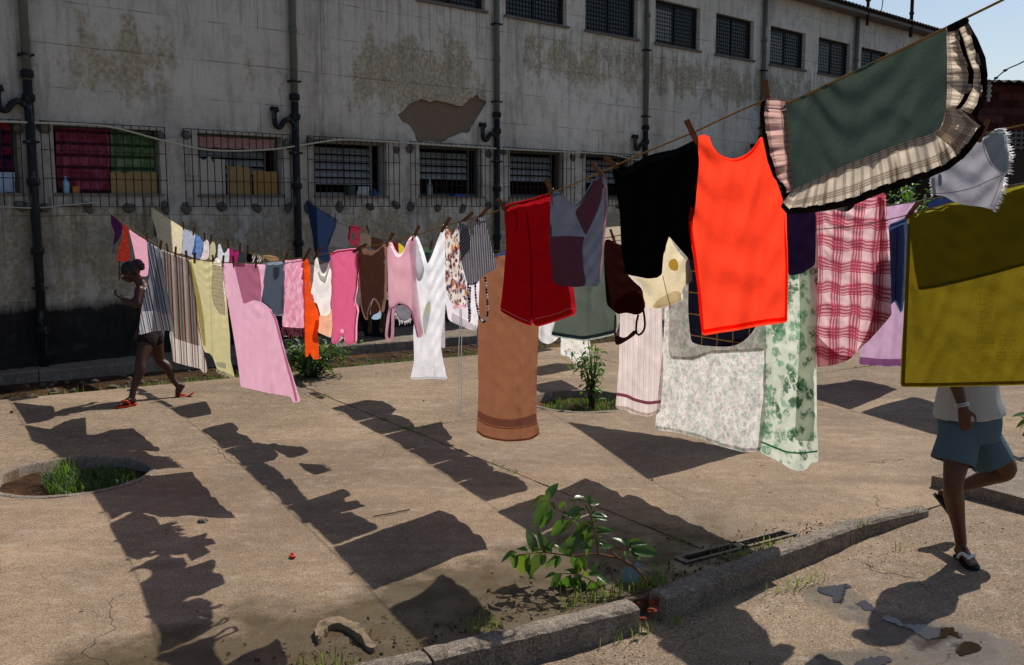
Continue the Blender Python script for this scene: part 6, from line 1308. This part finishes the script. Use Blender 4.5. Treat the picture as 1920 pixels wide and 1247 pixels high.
hb = Body(); hb.sph(hq(-.022, 0, .034), (.096, .08, .09), hfr, 3); hb.sph(hq(-.05, 0, -.01), (.07, .078, .09), hfr, 3); hb.sph(hq(-.12, 0, -.03), (.05, .05, .08), hfr); hb.build('hair', M_hair, p2, .008, 2)
sh = Body(); sh.trunk([(nk + Vector((0, 0, -.015)), .078, .11), (nk.lerp(ch, .35), .115, .19), (ch, .14, .185), (ch.lerp(ws, .6), .155, .185), (ws, .18, .205), (ws.lerp(pv, .5), .20, .22), (ws.lerp(pv, .72), .205, .225)], fw)
for a_, e_ in ((shn, eln), (shf, elf)): sh.limb([(a_, .072), (a_.lerp(e_, .55), .075)])
zc_ = ws.lerp(pv, .72).z
sh.build('shirt', cloth('white_tshirt', C('#dcdad6'), .35, wr=.8), p2, .010, 3, lambda c, n: n.z < -.6 and abs(c.z - zc_) < .04)
st_ = Body(); hm1 = at(1786, 866, 5.74); hm2 = at(1862, 866, 5.93)
st_.trunk([(ws.lerp(pv, .25), .165, .195), (pv, .18, .205), (pv + Vector((0, 0, -.10)), .17, .20)], fw)
pass
sz = st_
for hp, hm in ((hip1, hm1), (hip2, hm2)):
    sz.mb.tube([hp + Vector((0, 0, .02)), hp.lerp(hm, .5), hm + Vector((0, 0, -.004))], [.115, .122, .128], 18)
hz = hm1.z
shorts = sz.build('denim_shorts', simple('blue_denim', C('#556a72'), .95, .1, .25, 70, .3), p2, .009, 3, lambda c, n: n.z < -.7 and c.z < hz + .02)
def on_cloth(name, pts, rad, mat):
    mb = MB(); mb.tube(catmull(pts, 5), rad, 6); o = mb.build(name, mat, shorts, smooth=True); o.matrix_parent_inverse = shorts.matrix_parent_inverse.copy(); return o
M_st = simple('white_piping', C('#c9ced0'), .8)
side = -lat*.13
for dx in (-.006, .008): on_cloth('side_stripe', [at(1776 + dx*300, 772, 5.585), at(1778 + dx*300, 800, 5.57), at(1779 + dx*300, 835, 5.60), at(1778 + dx*300, 862, 5.612)], .0035, M_st)
mb = MB(); ax = (wrn - eln).normalized(); u_ = ax.cross(UPZ).normalized(); w_ = ax.cross(u_)
for k in range(2): mb.tube([wrn - ax*(.012 + .012*k) - p2.location + (u_*math.cos(a) + w_*math.sin(a))*.034 for a in (2*math.pi*i/20 for i in range(21))], .006, 6, False)
mb.build('bracelet', simple('silver', C('#b5b7ba'), .3, .5, metal=.8), p2, smooth=True)
M_blk = simple('black_rubber', C('#141213'), .7); M_wst = simple('white_strap', C('#d9d6d0'), .6)
flipflop(h1, t1, UPZ, M_blk, M_wst, p2, 1.05, -1); flipflop(h2, t2, Vector((.75, 0, .66)), M_blk, M_wst, p2, 1.05, 1)

# ------------------------------------------------------------------ plants, grass
def leaf_mat(name, c1, c2, rough=.38, tr=.35):
    t = NT(name); p = t.n('NewGeometry').outputs['Position']; o = t.n('ObjectInfo').outputs['Random']; nz = t.noise(p, 20, 3)
    c = t.mix(t.m('ADD', t.m('MULTIPLY', nz, .6), t.m('MULTIPLY', o, .5), clamp=True), c1, c2); c = t.mix(t.m('MULTIPLY', t.step(t.noise(p, 70, 3, .7), .56, .66), .55), c, C('#7a7048')); c = t.mix(t.m('MULTIPLY', t.m('GREATER_THAN', o, .9), .6), c, C('#86862e'))
    bs = t.n('BsdfPrincipled', {'Base Color': c, 'Roughness': rough, 'Specular IOR Level': .5, 'Normal': t.bump(t.noise(p, 60, 3), .3, .004)})
    tr_ = t.n('BsdfTranslucent', {'Color': t.mix(.5, c, C('#7fae2a'))}); mx = t.n('MixShader', {0: tr, 1: bs.outputs[0], 2: tr_.outputs[0]})
    t.t.links.new(mx.outputs[0], t.out.inputs[0]); return t.mat
M_leaf = leaf_mat('guava_leaf', C('#2c4a20'), C('#3f6230'), .33); M_bush = leaf_mat('bush_leaf', C('#1f3a1c'), C('#3f6430'), .45); M_shrub = leaf_mat('shrub_leaf', C('#35581f'), C('#5a8030'), .5)
M_grass = leaf_mat('grass_blade', C('#38591f'), C('#628534'), .5, .45); M_grassd = leaf_mat('grass_blade_dark', C('#22391a'), C('#3c5826'), .5, .4)
M_stem = simple('bark', C('#7a5238'), .85, .2, .35, 40); M_twig = simple('dark_twig', C('#3f3023'), .9)
def leaf_geo(n=5, w=.5, fold=.18, droop=.25, seed=0):
    """a leaf 1 long along +x with a folded midrib and a drooping tip"""
    vs = []; fs = []
    for i in range(n + 1):
        t = i/n; hw = w*.5*math.sin(math.pi*min(1, t**.8*.98 + .02))**.8; z = -droop*t*t + .03*math.sin(seed + 5*t)
        vs += [(t, -hw, z + fold*hw), (t, 0, z), (t, hw, z + fold*hw)]
    for i in range(n):
        for k in range(2): fs.append((i*3+k, (i+1)*3+k, (i+1)*3+k+1, i*3+k+1))
    return vs, fs
LM = []
for s_ in range(4):
    vs, fs = leaf_geo(6, .5 + .04*s_, .35, .12 + .1*s_, s_); o = mesh_obj('leaf', vs, fs, M_leaf, smooth=True); LM.append(o.data); bpy.data.objects.remove(o)
Z3 = Z(880, 860, .27268)
pb = gnd(1231, 1103, .03)
plant = empty('sapling', pb); tag(plant, 'leafy young sapling leaning over the gap in the kerb', 'plant')
def PY(x): return pb.y + .02 + .10*(1230 - x)/280
def s3(p, dy=0.0): x, y = Z3(p); return at(x, y, PY(x) + dy) - pb
def stem(pts, r0, r1, name='branch', dy=0.0):
    P = [s3(p, dy) for p in pts]; cw = catmull(P, 5); mb = MB(); mb.tube(cw, [r0 + (r1 - r0)*i/(len(cw)-1) for i in range(len(cw))], 7); mb.build(name, M_stem, plant, smooth=True)
stem([(1285, 890), (1210, 820), (1130, 745), (1050, 695), (960, 672), (885, 655)], .009, .006, 'stem')
stem([(1050, 695), (1005, 665), (975, 632), (1000, 605), (1030, 622), (1075, 625), (1110, 590)], .005, .003); stem([(975, 635), (945, 615), (925, 600)], .003, .002)
stem([(885, 655), (880, 600), (872, 540), (850, 450), (825, 370), (790, 310), (740, 280), (680, 285)], .005, .002)
stem([(850, 470), (780, 440), (700, 410), (640, 370), (580, 320), (540, 275)], .003, .0015)
stem([(885, 655), (800, 660), (720, 668), (640, 660), (560, 650), (480, 645), (400, 655), (320, 660)], .005, .002)
stem([(1285, 892), (1100, 930), (950, 900), (860, 850), (760, 800), (640, 790), (560, 800)], .005, .002, dy=-.03)
lv = [(545,275,405,318),(545,272,580,190),(545,290,462,395),(555,300,600,350),(560,360,500,460),(600,360,538,420),(600,355,520,380),(640,372,690,380),(655,380,640,440),(640,290,625,335),(660,290,655,330),(690,285,715,290),(720,275,775,262),(780,270,862,338),(800,300,835,248),(820,310,880,300),(760,330,680,390),(800,350,715,380),(770,380,715,412),(830,380,918,380),(840,400,945,408),(850,440,880,410),(720,420,660,460),(720,430,770,455),(700,440,578,505),(860,450,720,500),(850,460,820,500),(868,480,905,465),(870,500,958,495),(810,510,735,550),(850,520,680,580),(868,560,790,630),(880,555,905,530),(890,570,940,580),(890,610,970,598),(860,590,800,600),
 (440,640,410,508),(430,640,475,620),(400,640,345,610),(390,625,345,600),(330,650,240,682),(340,660,275,760),(400,660,340,770),(420,660,370,780),(440,650,470,600),(500,650,430,760),(520,655,500,720),(530,650,505,550),(545,640,580,570),(560,650,530,600),(590,660,550,765),(620,665,600,735),(620,650,585,580),(640,650,655,575),(660,655,720,620),(710,670,735,750),(760,670,810,770),(740,680,755,780),
 (1080,600,1010,530),(1090,600,1125,560),(1100,590,1215,570),(1110,600,1195,640),(1100,620,1175,685),(1080,640,1060,690),(1090,600,1050,545),(1110,620,1260,640),
 (820,780,790,850),(850,790,870,720),(860,800,955,850),(880,820,900,900),(840,830,850,940),(780,800,700,860),(700,800,640,880),(720,810,730,900),(640,790,560,870),(600,800,540,790),(760,830,800,960),(690,840,720,930),(860,850,910,930),(620,810,600,900),(740,800,690,770),(820,800,900,780),(800,860,760,950),(660,830,650,930)]
for i, (bx, by, tx, ty) in enumerate(lv):
    dy = rnd.uniform(-.05, .05) if i > 8 else 0; a = s3((bx, by), dy*.4); e = s3((tx, ty), dy*.4 + rnd.uniform(-.04, .04)); d = e - a; L = max(.035, d.length*1.25)
    X = d.normalized(); nz = Vector((rnd.uniform(-.5, .5), rnd.uniform(-.9, -.1), rnd.uniform(.4, 1.0))); Yv = nz.cross(X).normalized(); Zv = X.cross(Yv)
    M = Matrix((X, Yv, Zv)).transposed().to_4x4(); o = child('leaf', LM[i % 4], plant); o.matrix_local = Matrix.Translation(a) @ M @ Matrix.Diagonal((L*rnd.uniform(.8, 1.12), L*rnd.uniform(.7, 1.1), L*rnd.uniform(.5, 1.9), 1))
vs, fs = leaf_geo(6, .5, .3, .2); yl = mesh_obj('leaf', [Vector(v)*.06 for v in vs], fs, simple('yellow_leaf', C('#c98a1e'), .6), plant, smooth=True); yl['label'] = 'withered orange leaf'; yl.location = s3((745, 720), -.02); yl.rotation_euler = (.3, 1.3, .4)
def leafcloud(name, pts, size, mat, parent, w=.45, jit=.4, seed=1):
    r = random.Random(seed); mb = MB(); G0 = [leaf_geo(2, w, .3, .3, k) for k in range(3)]
    for p in pts:
        X = Vector((r.gauss(0, 1), r.gauss(0, 1), r.gauss(0, .5))).normalized(); N = Vector((r.gauss(0, .5), r.gauss(0, .5), 1)).normalized(); Yv = N.cross(X).normalized(); Zv = X.cross(Yv); s_ = size*r.uniform(1-jit, 1+jit); vs, fs = G0[r.randrange(3)]
        mb.add([Vector(p) + (X*v[0] + Yv*v[1] + Zv*v[2])*s_ for v in vs], fs)
    o = mb.build(name, mat, parent, smooth=True); o['kind'] = 'stuff'; return o
def bush(name, base, h, w, n_stem, n_leaf, size, mat, label, cat='bush', seed=3, up=.6, stemr=.012, bare=.3):
    r = random.Random(seed); root = empty(name, base); tag(root, label, cat, None); pts = []
    for i in range(n_stem):
        a = r.uniform(0, 6.28); rr = r.uniform(.1, 1)*w; tip = Vector((math.cos(a)*rr, math.sin(a)*rr, h*r.uniform(.65, 1.0)*(1 - .3*(rr/w)))); mid = Vector((tip.x*.35, tip.y*.35, tip.z*up)); st0 = Vector((r.uniform(-.04, .04), r.uniform(-.04, .04), -.1))
        cw = catmull([st0, mid, tip], 6); mb = MB(); mb.tube(cw, [stemr*(1 - .75*k/(len(cw)-1)) for k in range(len(cw))], 5); mb.build('stem', M_twig, root, smooth=True)
        for _ in range(n_leaf // n_stem):
            t = r.uniform(bare, 1.0); p = cw[int(t*(len(cw)-1))]; pts.append(p + Vector((r.gauss(0, 1), r.gauss(0, 1), r.gauss(0, .8)))*w*.16)
    leafcloud('foliage', pts, size, mat, root, seed=seed); return root
g1 = gnd(588, 706); bush('bush', (g1.x, g1.y, -.05), .62, .52, 14, 900, .085, M_bush, 'dark green bush at the edge of the courtyard beside the pink sheet', seed=5)
g1 = gnd(1112, 752); bush('shrub', (g1.x, g1.y, -.06), .88, .30, 9, 330, .07, M_shrub, 'thin shrub with bare stems growing in the round planting hole', 'shrub', seed=8, up=.5, bare=.35)
g1 = gnd(300, 690, -.16)
tr_ = at(1722, 372, 17.0); tb = empty('tree', (tr_.x, tr_.y, -.15)); tag(tb, 'dark tree beyond the washing lines near the brick building', 'tree')
mb = MB(); mb.tube(catmull([(0, 0, 0), (.05, 0, 1.0), (-.05, 0, 1.9)], 5), [.12]*5 + [.09]*6, 9)
for k in range(6): a = k*1.05; mb.tube(catmull([(-.03, 0, 1.6), (math.cos(a)*.4, math.sin(a)*.4, 2.1), (math.cos(a)*.8, math.sin(a)*.8, 2.4 + .2*math.sin(k*3))], 4), [.05]*3 + [.02]*6, 6)
mb.build('trunk', M_twig, tb, smooth=True)
r = random.Random(4); cl = [Vector((r.gauss(0, .5), r.gauss(0, .5), 2.05 + r.gauss(0, .28))) for _ in range(22)]
leafcloud('crown', [c + Vector((r.gauss(0, .16), r.gauss(0, .16), r.gauss(0, .12))) for c in cl for _ in range(70)], .11, M_bush, tb, seed=9)
def grass(name, pts, h, mat, label=None, parent=None, seed=2, lean=.5, w=.005):
    r = random.Random(seed); mb = MB()
    for p in pts:
        a = r.uniform(0, 6.28); hh = h*r.uniform(.45, 1.25); l_ = lean*hh*r.uniform(.2, 1.2); d = Vector((math.cos(a), math.sin(a), 0)); n_ = Vector((-d.y, d.x, 0))*w*r.uniform(.6, 1.3)
        p = Vector(p); m_ = p + d*l_*.35 + Vector((0, 0, hh*.6)); e = p + d*l_ + Vector((0, 0, hh*r.uniform(.7, 1)))
        mb.add([p - n_, p + n_, m_ + n_*.8, m_ - n_*.8, e], [(0, 1, 2, 3), (3, 2, 4)])
    o = mb.build(name, mat, parent, smooth=True); o['kind'] = 'stuff'
    if label: o['label'] = label
    return o
r = random.Random(11)
def disc(c, rad, n, z=-.08, sx=1.0, sy=1.0):
    o = []
    for _ in range(n): a = r.uniform(0, 6.28); q = rad*math.sqrt(r.random()); o.append((c.x + q*math.cos(a)*sx, c.y + q*math.sin(a)*sy, z))
    return o
grass('grass', disc(HOLE1 + Vector((.15, -.02, 0)), .33, 900) + disc(HOLE1 + Vector((-.08, .05, 0)), .16, 380), 0.115, M_grassd, 'tuft of grass filling the round planting hole', seed=3, lean=.9)
grass('grass', disc(HOLE1 + Vector((-.1, .1, 0)), 0.1, 50), .21, M_grass, 'taller pale stalks in the middle of the round planting hole', seed=5, lean=.6)
grass('grass', disc(HOLE2, .45, 420), .075, M_grassd, 'grass at the foot of the thin shrub', seed=6)
# strip of soil between pad and walkway
pts = []
for _ in range(9000):
    a = r.uniform(-2.5, 12); bb_ = -12.05 - abs(r.gauss(0, .32))
    p = pe(a, bb_, -.18 + .03)
    dens = .10 if a < 2.8 else (.95 if a < 5.3 else (.5 if a < 8.5 else .3))
    if noise.noise((p.x*1.6, p.y*1.6, 3)) + r.uniform(-.5, .5) < dens - .35 and bb_ > -13.6: pts.append(p)
grass('grass', pts, .13, M_grass, 'fresh grass along the far edge of the courtyard pavement', seed=7)
pts = []
for _ in range(5200):
    if r.random() < .5: a = 4.2 + .02*r.gauss(0, 1); b_ = r.uniform(-12, -4.4); 
    else: a = r.uniform(0.3, 12); b_ = -8.32 + .02*r.gauss(0, 1)
    p = pe(a, b_, -.02)
    if noise.noise((a*1.9, b_*1.9, 5)) > .12: pts.append(p)
grass('grass', pts, .04, M_grass, 'low weeds growing in the joints of the courtyard slabs', seed=8, lean=1.0, w=.003)
pts = []
for _ in range(1500):
    a = r.uniform(-.5, 5.9); b_ = -4.0 - abs(r.gauss(0, .06)) if r.random() < .8 else -3.75 + abs(r.gauss(0, .04)); p = pe(a, b_, 0 if b_ < -3.9 else path_z(a))
    if noise.noise((a*1.7, 3, 5)) > .0: pts.append(p)
grass('grass', pts, .10, M_grass, 'grass blades growing along the kerb', seed=9, w=.003)
g1 = gnd(1232, 1105, .02); grass('grass', disc(g1, .05, 26, .0), .24, M_grass, 'tall grass tuft at the foot of the leaning sapling', seed=12, lean=.7, w=.004)
g1 = gnd(1960, 850, .1); pl = empty('leafy_plant', g1); tag(pl, 'leafy plant reaching in at the raised pavement beside the striding person', 'plant')
mb = MB(); tip = at(1925, 775, g1.y) - g1; mb.tube(catmull([(0, 0, -.05), tip*.5 + Vector((.03, 0, 0)), tip], 4), .006, 6); mb.build('stem', M_stem, pl, smooth=True)
for k in range(12):
    a = tip*(.35 + .06*k); X = Vector((rnd.uniform(-1, .3), rnd.uniform(-.6, .6), rnd.uniform(-.3, .3))).normalized(); Yv = Vector((0, -.4, 1)).cross(X).normalized(); M = Matrix((X, Yv, X.cross(Yv))).transposed().to_4x4()
    o = child('leaf', LM[k % 4], pl); o.matrix_local = Matrix.Translation(a) @ M @ Matrix.Diagonal((.12, .12, .12, 1))

# ------------------------------------------------------------------ litter, puddles, rubble
def water():
    t = NT('water'); p = t.n('NewGeometry').outputs['Position']; nz = t.noise(p, 9, 2)
    e = t.sep(t.n('TexCoord').outputs['UV'])[0]
    b = t.n('BsdfPrincipled', {'Base Color': C('#2a2219'), 'Roughness': .03, 'IOR': 1.33, 'Normal': t.bump(t.m('ADD', nz, t.m('MULTIPLY', t.noise(p, 45, 2), .25)), .10, .006)})
    f = t.step(t.m('ADD', e, t.m('MULTIPLY', t.m('SUBTRACT', t.noise(p, 22, 5, .7), .5), 1.5)), .12, .32)
    mx = t.n('MixShader', {0: f, 1: t.n('BsdfTransparent').outputs[0], 2: b.outputs[0]}); t.t.links.new(mx.outputs[0], t.out.inputs[0]); return t.mat
M_water = water(); ZP = Z(1180, 900, .38542)
def puddle(label, pts, zf, zt=None, name='puddle'):
    poly = densify([(zt or (lambda p: p))(p) for p in pts], 1.6, True, 2); poly = [Vector((p.x + 5*noise.noise((p.x*.11, p.y*.2, 1)) + 2.5*noise.noise((p.x*.4, p.y*.5, 8)), p.y + 3*noise.noise((p.x*.11, p.y*.2, 4)) + 1.6*noise.noise((p.x*.4, p.y*.5, 3)))) for p in poly]
    xa, xb, ya, yb = min(p.x for p in poly), max(p.x for p in poly), min(p.y for p in poly), max(p.y for p in poly)
    inn = [Vector((xa + 3*i_ + (j_ % 2)*1.5, ya + 2.6*j_)) for i_ in range(int((xb-xa)/3) + 1) for j_ in range(int((yb-ya)/2.6) + 1)]; inn = [p for p in inn if inside(p, poly) and min((p - q).length for q in poly) > 1.2]
    v2, tr = cdt_region([poly], [], inn); vs = []; uv = []
    for p in v2:
        uv.append((min(1.0, min((p - q).length for q in poly)/7.0), 0.0))
        q = gnd(p.x, p.y, -.05); q = gnd(p.x, p.y, zf(q.x, q.y)); vs.append(q)
    o = mesh_obj(name, vs, [(f[0], f[2], f[1]) for f in tr], M_water, uvs=uv); tag(o, label, 'puddle', 'puddles on the concrete'); o['kind'] = 'thing'; return o
pz = lambda x, y: path_h(x, y) + .005
puddle('small angular puddle on the path between the kerb and the striding person shadow', [(915,512),(1000,507),(1060,503),(1098,496),(1100,510),(1060,530),(1045,560),(1055,582),(1030,600),(992,600),(985,575),(945,558),(915,540)], pz, ZP)
puddle('tiny puddle just below the angular puddle on the path', [(1090,600),(1135,580),(1195,602),(1190,640),(1130,630)], pz, ZP)
puddle('long ragged puddle crossing the shadow of the striding person', [(1225,650),(1300,668),(1340,702),(1420,698),(1500,712),(1560,710),(1600,738),(1640,752),(1600,775),(1560,750),(1530,768),(1440,782),(1400,752),(1340,716),(1240,690)], pz, ZP)
puddle('glittering puddle in the near corner of the path', [(1600,792),(1640,780),(1690,786),(1722,806),(1705,832),(1660,846),(1640,862),(1600,856),(1580,826)], pz, ZP)
puddle('dim puddle at the bottom edge of the path in the shadow', [(1090,890),(1150,858),(1250,852),(1290,875),(1240,905),(1100,915)], pz, ZP)
M_chunk = simple('broken_concrete', C('#8d7a66'), .95, .1, .4, 18, .9); ZC = Z(560, 720, .42272)
arch = [(75,1095),(92,1072),(150,1060),(212,1060),(252,1082),(278,1112),(300,1140),(345,1192),(320,1196),(275,1155),(240,1120),(205,1094),(150,1090),(128,1098),(112,1125),(88,1165),(76,1130)]
poly = densify([gnd(*ZC(p), .0).xy for p in arch], .018, True, 1); poly = [p + Vector((noise.noise((p.x*22, p.y*22, 0)), noise.noise((p.x*22, p.y*22, 6))))*.016 for p in poly]
x0 = min(p.x for p in poly); x1 = max(p.x for p in poly); y0 = min(p.y for p in poly); y1 = max(p.y for p in poly)
inn = [Vector((x0 + .016*i_ + rnd.uniform(-.004, .004), y0 + .016*j_ + rnd.uniform(-.004, .004))) for i_ in range(int((x1-x0)/.016)) for j_ in range(int((y1-y0)/.016))]
v2, tr = cdt_region([poly], [], [p for p in inn if inside(p, poly)])
bm = bmesh.new(); bv = [bm.verts.new((p.x, p.y, .034 + .022*noise.noise((p.x*9, p.y*9, 1)) + .012*noise.noise((p.x*31, p.y*31, 4)))) for p in v2]
for f in tr: bm.faces.new([bv[k] for k in f])
r_ = bmesh.ops.extrude_edge_only(bm, edges=[e for e in bm.edges if len(e.link_faces) == 1])
for v in r_['geom']:
    if isinstance(v, bmesh.types.BMVert): v.co.z = -.02
bmesh.ops.recalc_face_normals(bm, faces=bm.faces); me = bpy.data.meshes.new('concrete_fragment'); bm.to_mesh(me); bm.free(); me.materials.append(M_chunk)
ck = bpy.data.objects.new('concrete_fragment', me); COL.objects.link(ck); tag(ck, 'broken curved concrete fragment lying in the wet corner of the courtyard', 'rubble')
def rock(s_, seed, mat, name):
    bm = bmesh.new(); bmesh.ops.create_icosphere(bm, subdivisions=2, radius=s_)
    for v in bm.verts: v.co = Vector((v.co.x, v.co.y*.8, v.co.z*.55))*(1 + .5*noise.noise(v.co/s_*1.3 + Vector((seed, 0, 0))))
    me = bpy.data.meshes.new(name); bm.to_mesh(me); bm.free(); me.materials.append(mat); o = bpy.data.objects.new(name, me); COL.objects.link(o); return o
M_rb = simple('red_brick_bit', C('#84402e'), .95, .1, .4, 30)
for k, (x, y, lb) in enumerate([(1200, 1132, 'red brick fragment wedged against the left kerbstone at the gap'), (1215, 1122, 'red brick fragment in the middle of the kerb gap'), (1228, 1130, 'red brick fragment right at the root of the leaning sapling'), (1206, 1160, 'red brick fragment fallen lowest onto the path below the kerb gap'), (1222, 1145, 'red brick fragment on the path side of the kerb gap'), (1238, 1122, 'red brick fragment wedged against the right kerbstone at the gap')]):
    o = rock(.020 + .006*(k % 3), k*3.3, M_rb, 'brick_fragment'); o.location = gnd(x, y, -.02 + .008*k); tag(o, lb, 'brick fragment', 'brick fragments in the kerb gap')
mb = MB(); rr_ = random.Random(21)
for k in range(420):
    a = rr_.uniform(-3.5, 12.5); b_ = rr_.uniform(-13.9, -12.1); s_ = rr_.uniform(.02, .07)*(1 if a < 3.5 else .6); p = pe(a, b_, -.17)
    bm = bmesh.new(); bmesh.ops.create_icosphere(bm, subdivisions=1, radius=s_); vs = [p + Vector((v.co.x*rr_.uniform(.8, 1.3), v.co.y, v.co.z*rr_.uniform(.4, .8))) for v in bm.verts]; mb.add(vs, [tuple(v.index for v in f.verts) for f in bm.faces]); bm.free()
o = mb.build('rubble', simple('rubble_stone', C('#6f6053'), .95, .1, .5, 9)); tag(o, kind='stuff')
leaves_pts = []
for _ in range(700):
    a = rr_.uniform(.4, 5.2); b_ = -4.02 - abs(rr_.gauss(0, .22)); leaves_pts.append(pe(a, b_, .012))
for _ in range(500): a = rr_.uniform(-3, 8); b_ = rr_.uniform(-13.8, -12.1); leaves_pts.append(pe(a, b_, -.14))
for _ in range(60): leaves_pts.append(pe(rr_.uniform(-3, 9), rr_.uniform(-11.5, -4.5), .012))
for _ in range(90): a = rr_.uniform(0, 7); leaves_pts.append(pe(a, rr_.uniform(-3.8, -1.5), path_z(a) + .02))
o = leafcloud('leaf_litter', leaves_pts, .024, simple('dry_leaf', C('#3d2c1c'), .9), None, .5, .6, 33); o['label'] = 'dry leaf litter in the wet corners and on the concrete'
p = gnd(1164, 1096, .01); bp = MB(); n = 8; vs = []
for i in range(n + 1):
    for j in range(n + 1): x, y = i/n, j/n; vs.append((.105*x + .02*y, .04*math.sin(x*3) + .05*y, .085*y*(1 - .25*math.sin(x*5)) + .006*noise.noise((x*4, y*4, 0))))
bp.add(vs, [(i*(n+1)+j, (i+1)*(n+1)+j, (i+1)*(n+1)+j+1, i*(n+1)+j+1) for i in range(n) for j in range(n)])
o = bp.build('plastic_scrap', simple('blue_plastic_film', C('#7c9095'), .3, .5)); o.location = p; tag(o, 'pale blue scrap of plastic leaning on the kerb behind the sapling', 'plastic scrap')
mb = MB(); p = gnd(548, 1045, .006); mb.box((-.012, -.02, 0), (.012, .02, .012), .004); mb.box((.004, .012, .0125), (.016, .03, .02), .003); o = mb.build('plastic_clip', simple('red_plastic', C('#c02a1e'), .5)); o.location = p; o.rotation_euler = (0, 0, .6); tag(o, 'tiny red plastic clip lying on the sunlit concrete', 'clip')
o = rock(.03, 5.0, M_kerb, 'pebble'); o.location = gnd(380, 976, .012); tag(o, 'small dark pebble on the sunlit concrete patch', 'pebble')
o = rock(.02, 8.0, M_rb, 'pebble'); o.location = gnd(22, 772, .01); tag(o, 'small reddish pebble at the far left edge of the pavement', 'pebble')
mb = MB(); mb.tube(catmull([gnd(700, 968, .008), gnd(735, 962, .012), gnd(768, 955, .008)], 4), .004, 5); tag(mb.build('twig', M_twig), 'thin straight twig lying on the sunlit concrete', 'twig')

# grit and small stones
mb = MB(); rr_ = random.Random(77)
def grit(p, s_):
    a = rr_.uniform(0, 6.28); u = Vector((math.cos(a), math.sin(a), 0))*s_; w = Vector((-math.sin(a), math.cos(a), 0))*s_*rr_.uniform(.5, .9); h = Vector((0, 0, s_*rr_.uniform(.5, .9)))
    k = Vector((rr_.uniform(-.3, .3)*s_, rr_.uniform(-.3, .3)*s_, 0)); p = p - Vector((0, 0, .002))
    mb.add([p + u, p + w, p - u, p - w, p + u*.5 + h + k, p + w*.5 + h + k, p - u*.5 + h + k, p - w*.5 + h + k], [(0,1,5,4),(1,2,6,5),(2,3,7,6),(3,0,4,7),(4,5,6,7)])
for _ in range(1500):
    a = rr_.uniform(-.5, 6.0); b_ = kin(a) - abs(rr_.gauss(0, .16)); grit(pe(a, b_, 0), rr_.uniform(.002, .007))
for _ in range(900):
    a = rr_.uniform(0, 6.2); q = pe(a, kin(a) + .17 + abs(rr_.gauss(0, .18))); q.z = path_h(q.x, q.y); grit(q, rr_.uniform(.002, .008))
for _ in range(1300): grit(pe(rr_.uniform(-2, 9), rr_.uniform(-11.8, -4.3), 0), rr_.uniform(.002, .006))
for _ in range(500): q = pe(rr_.uniform(0, 8), rr_.uniform(-3.6, -1.8)); q.z = path_h(q.x, q.y); grit(q, rr_.uniform(.002, .007))
o = mb.build('gravel', simple('grit_stone', C('#6d5d4c'), .95, .1, .5, 60)); tag(o, kind='stuff')
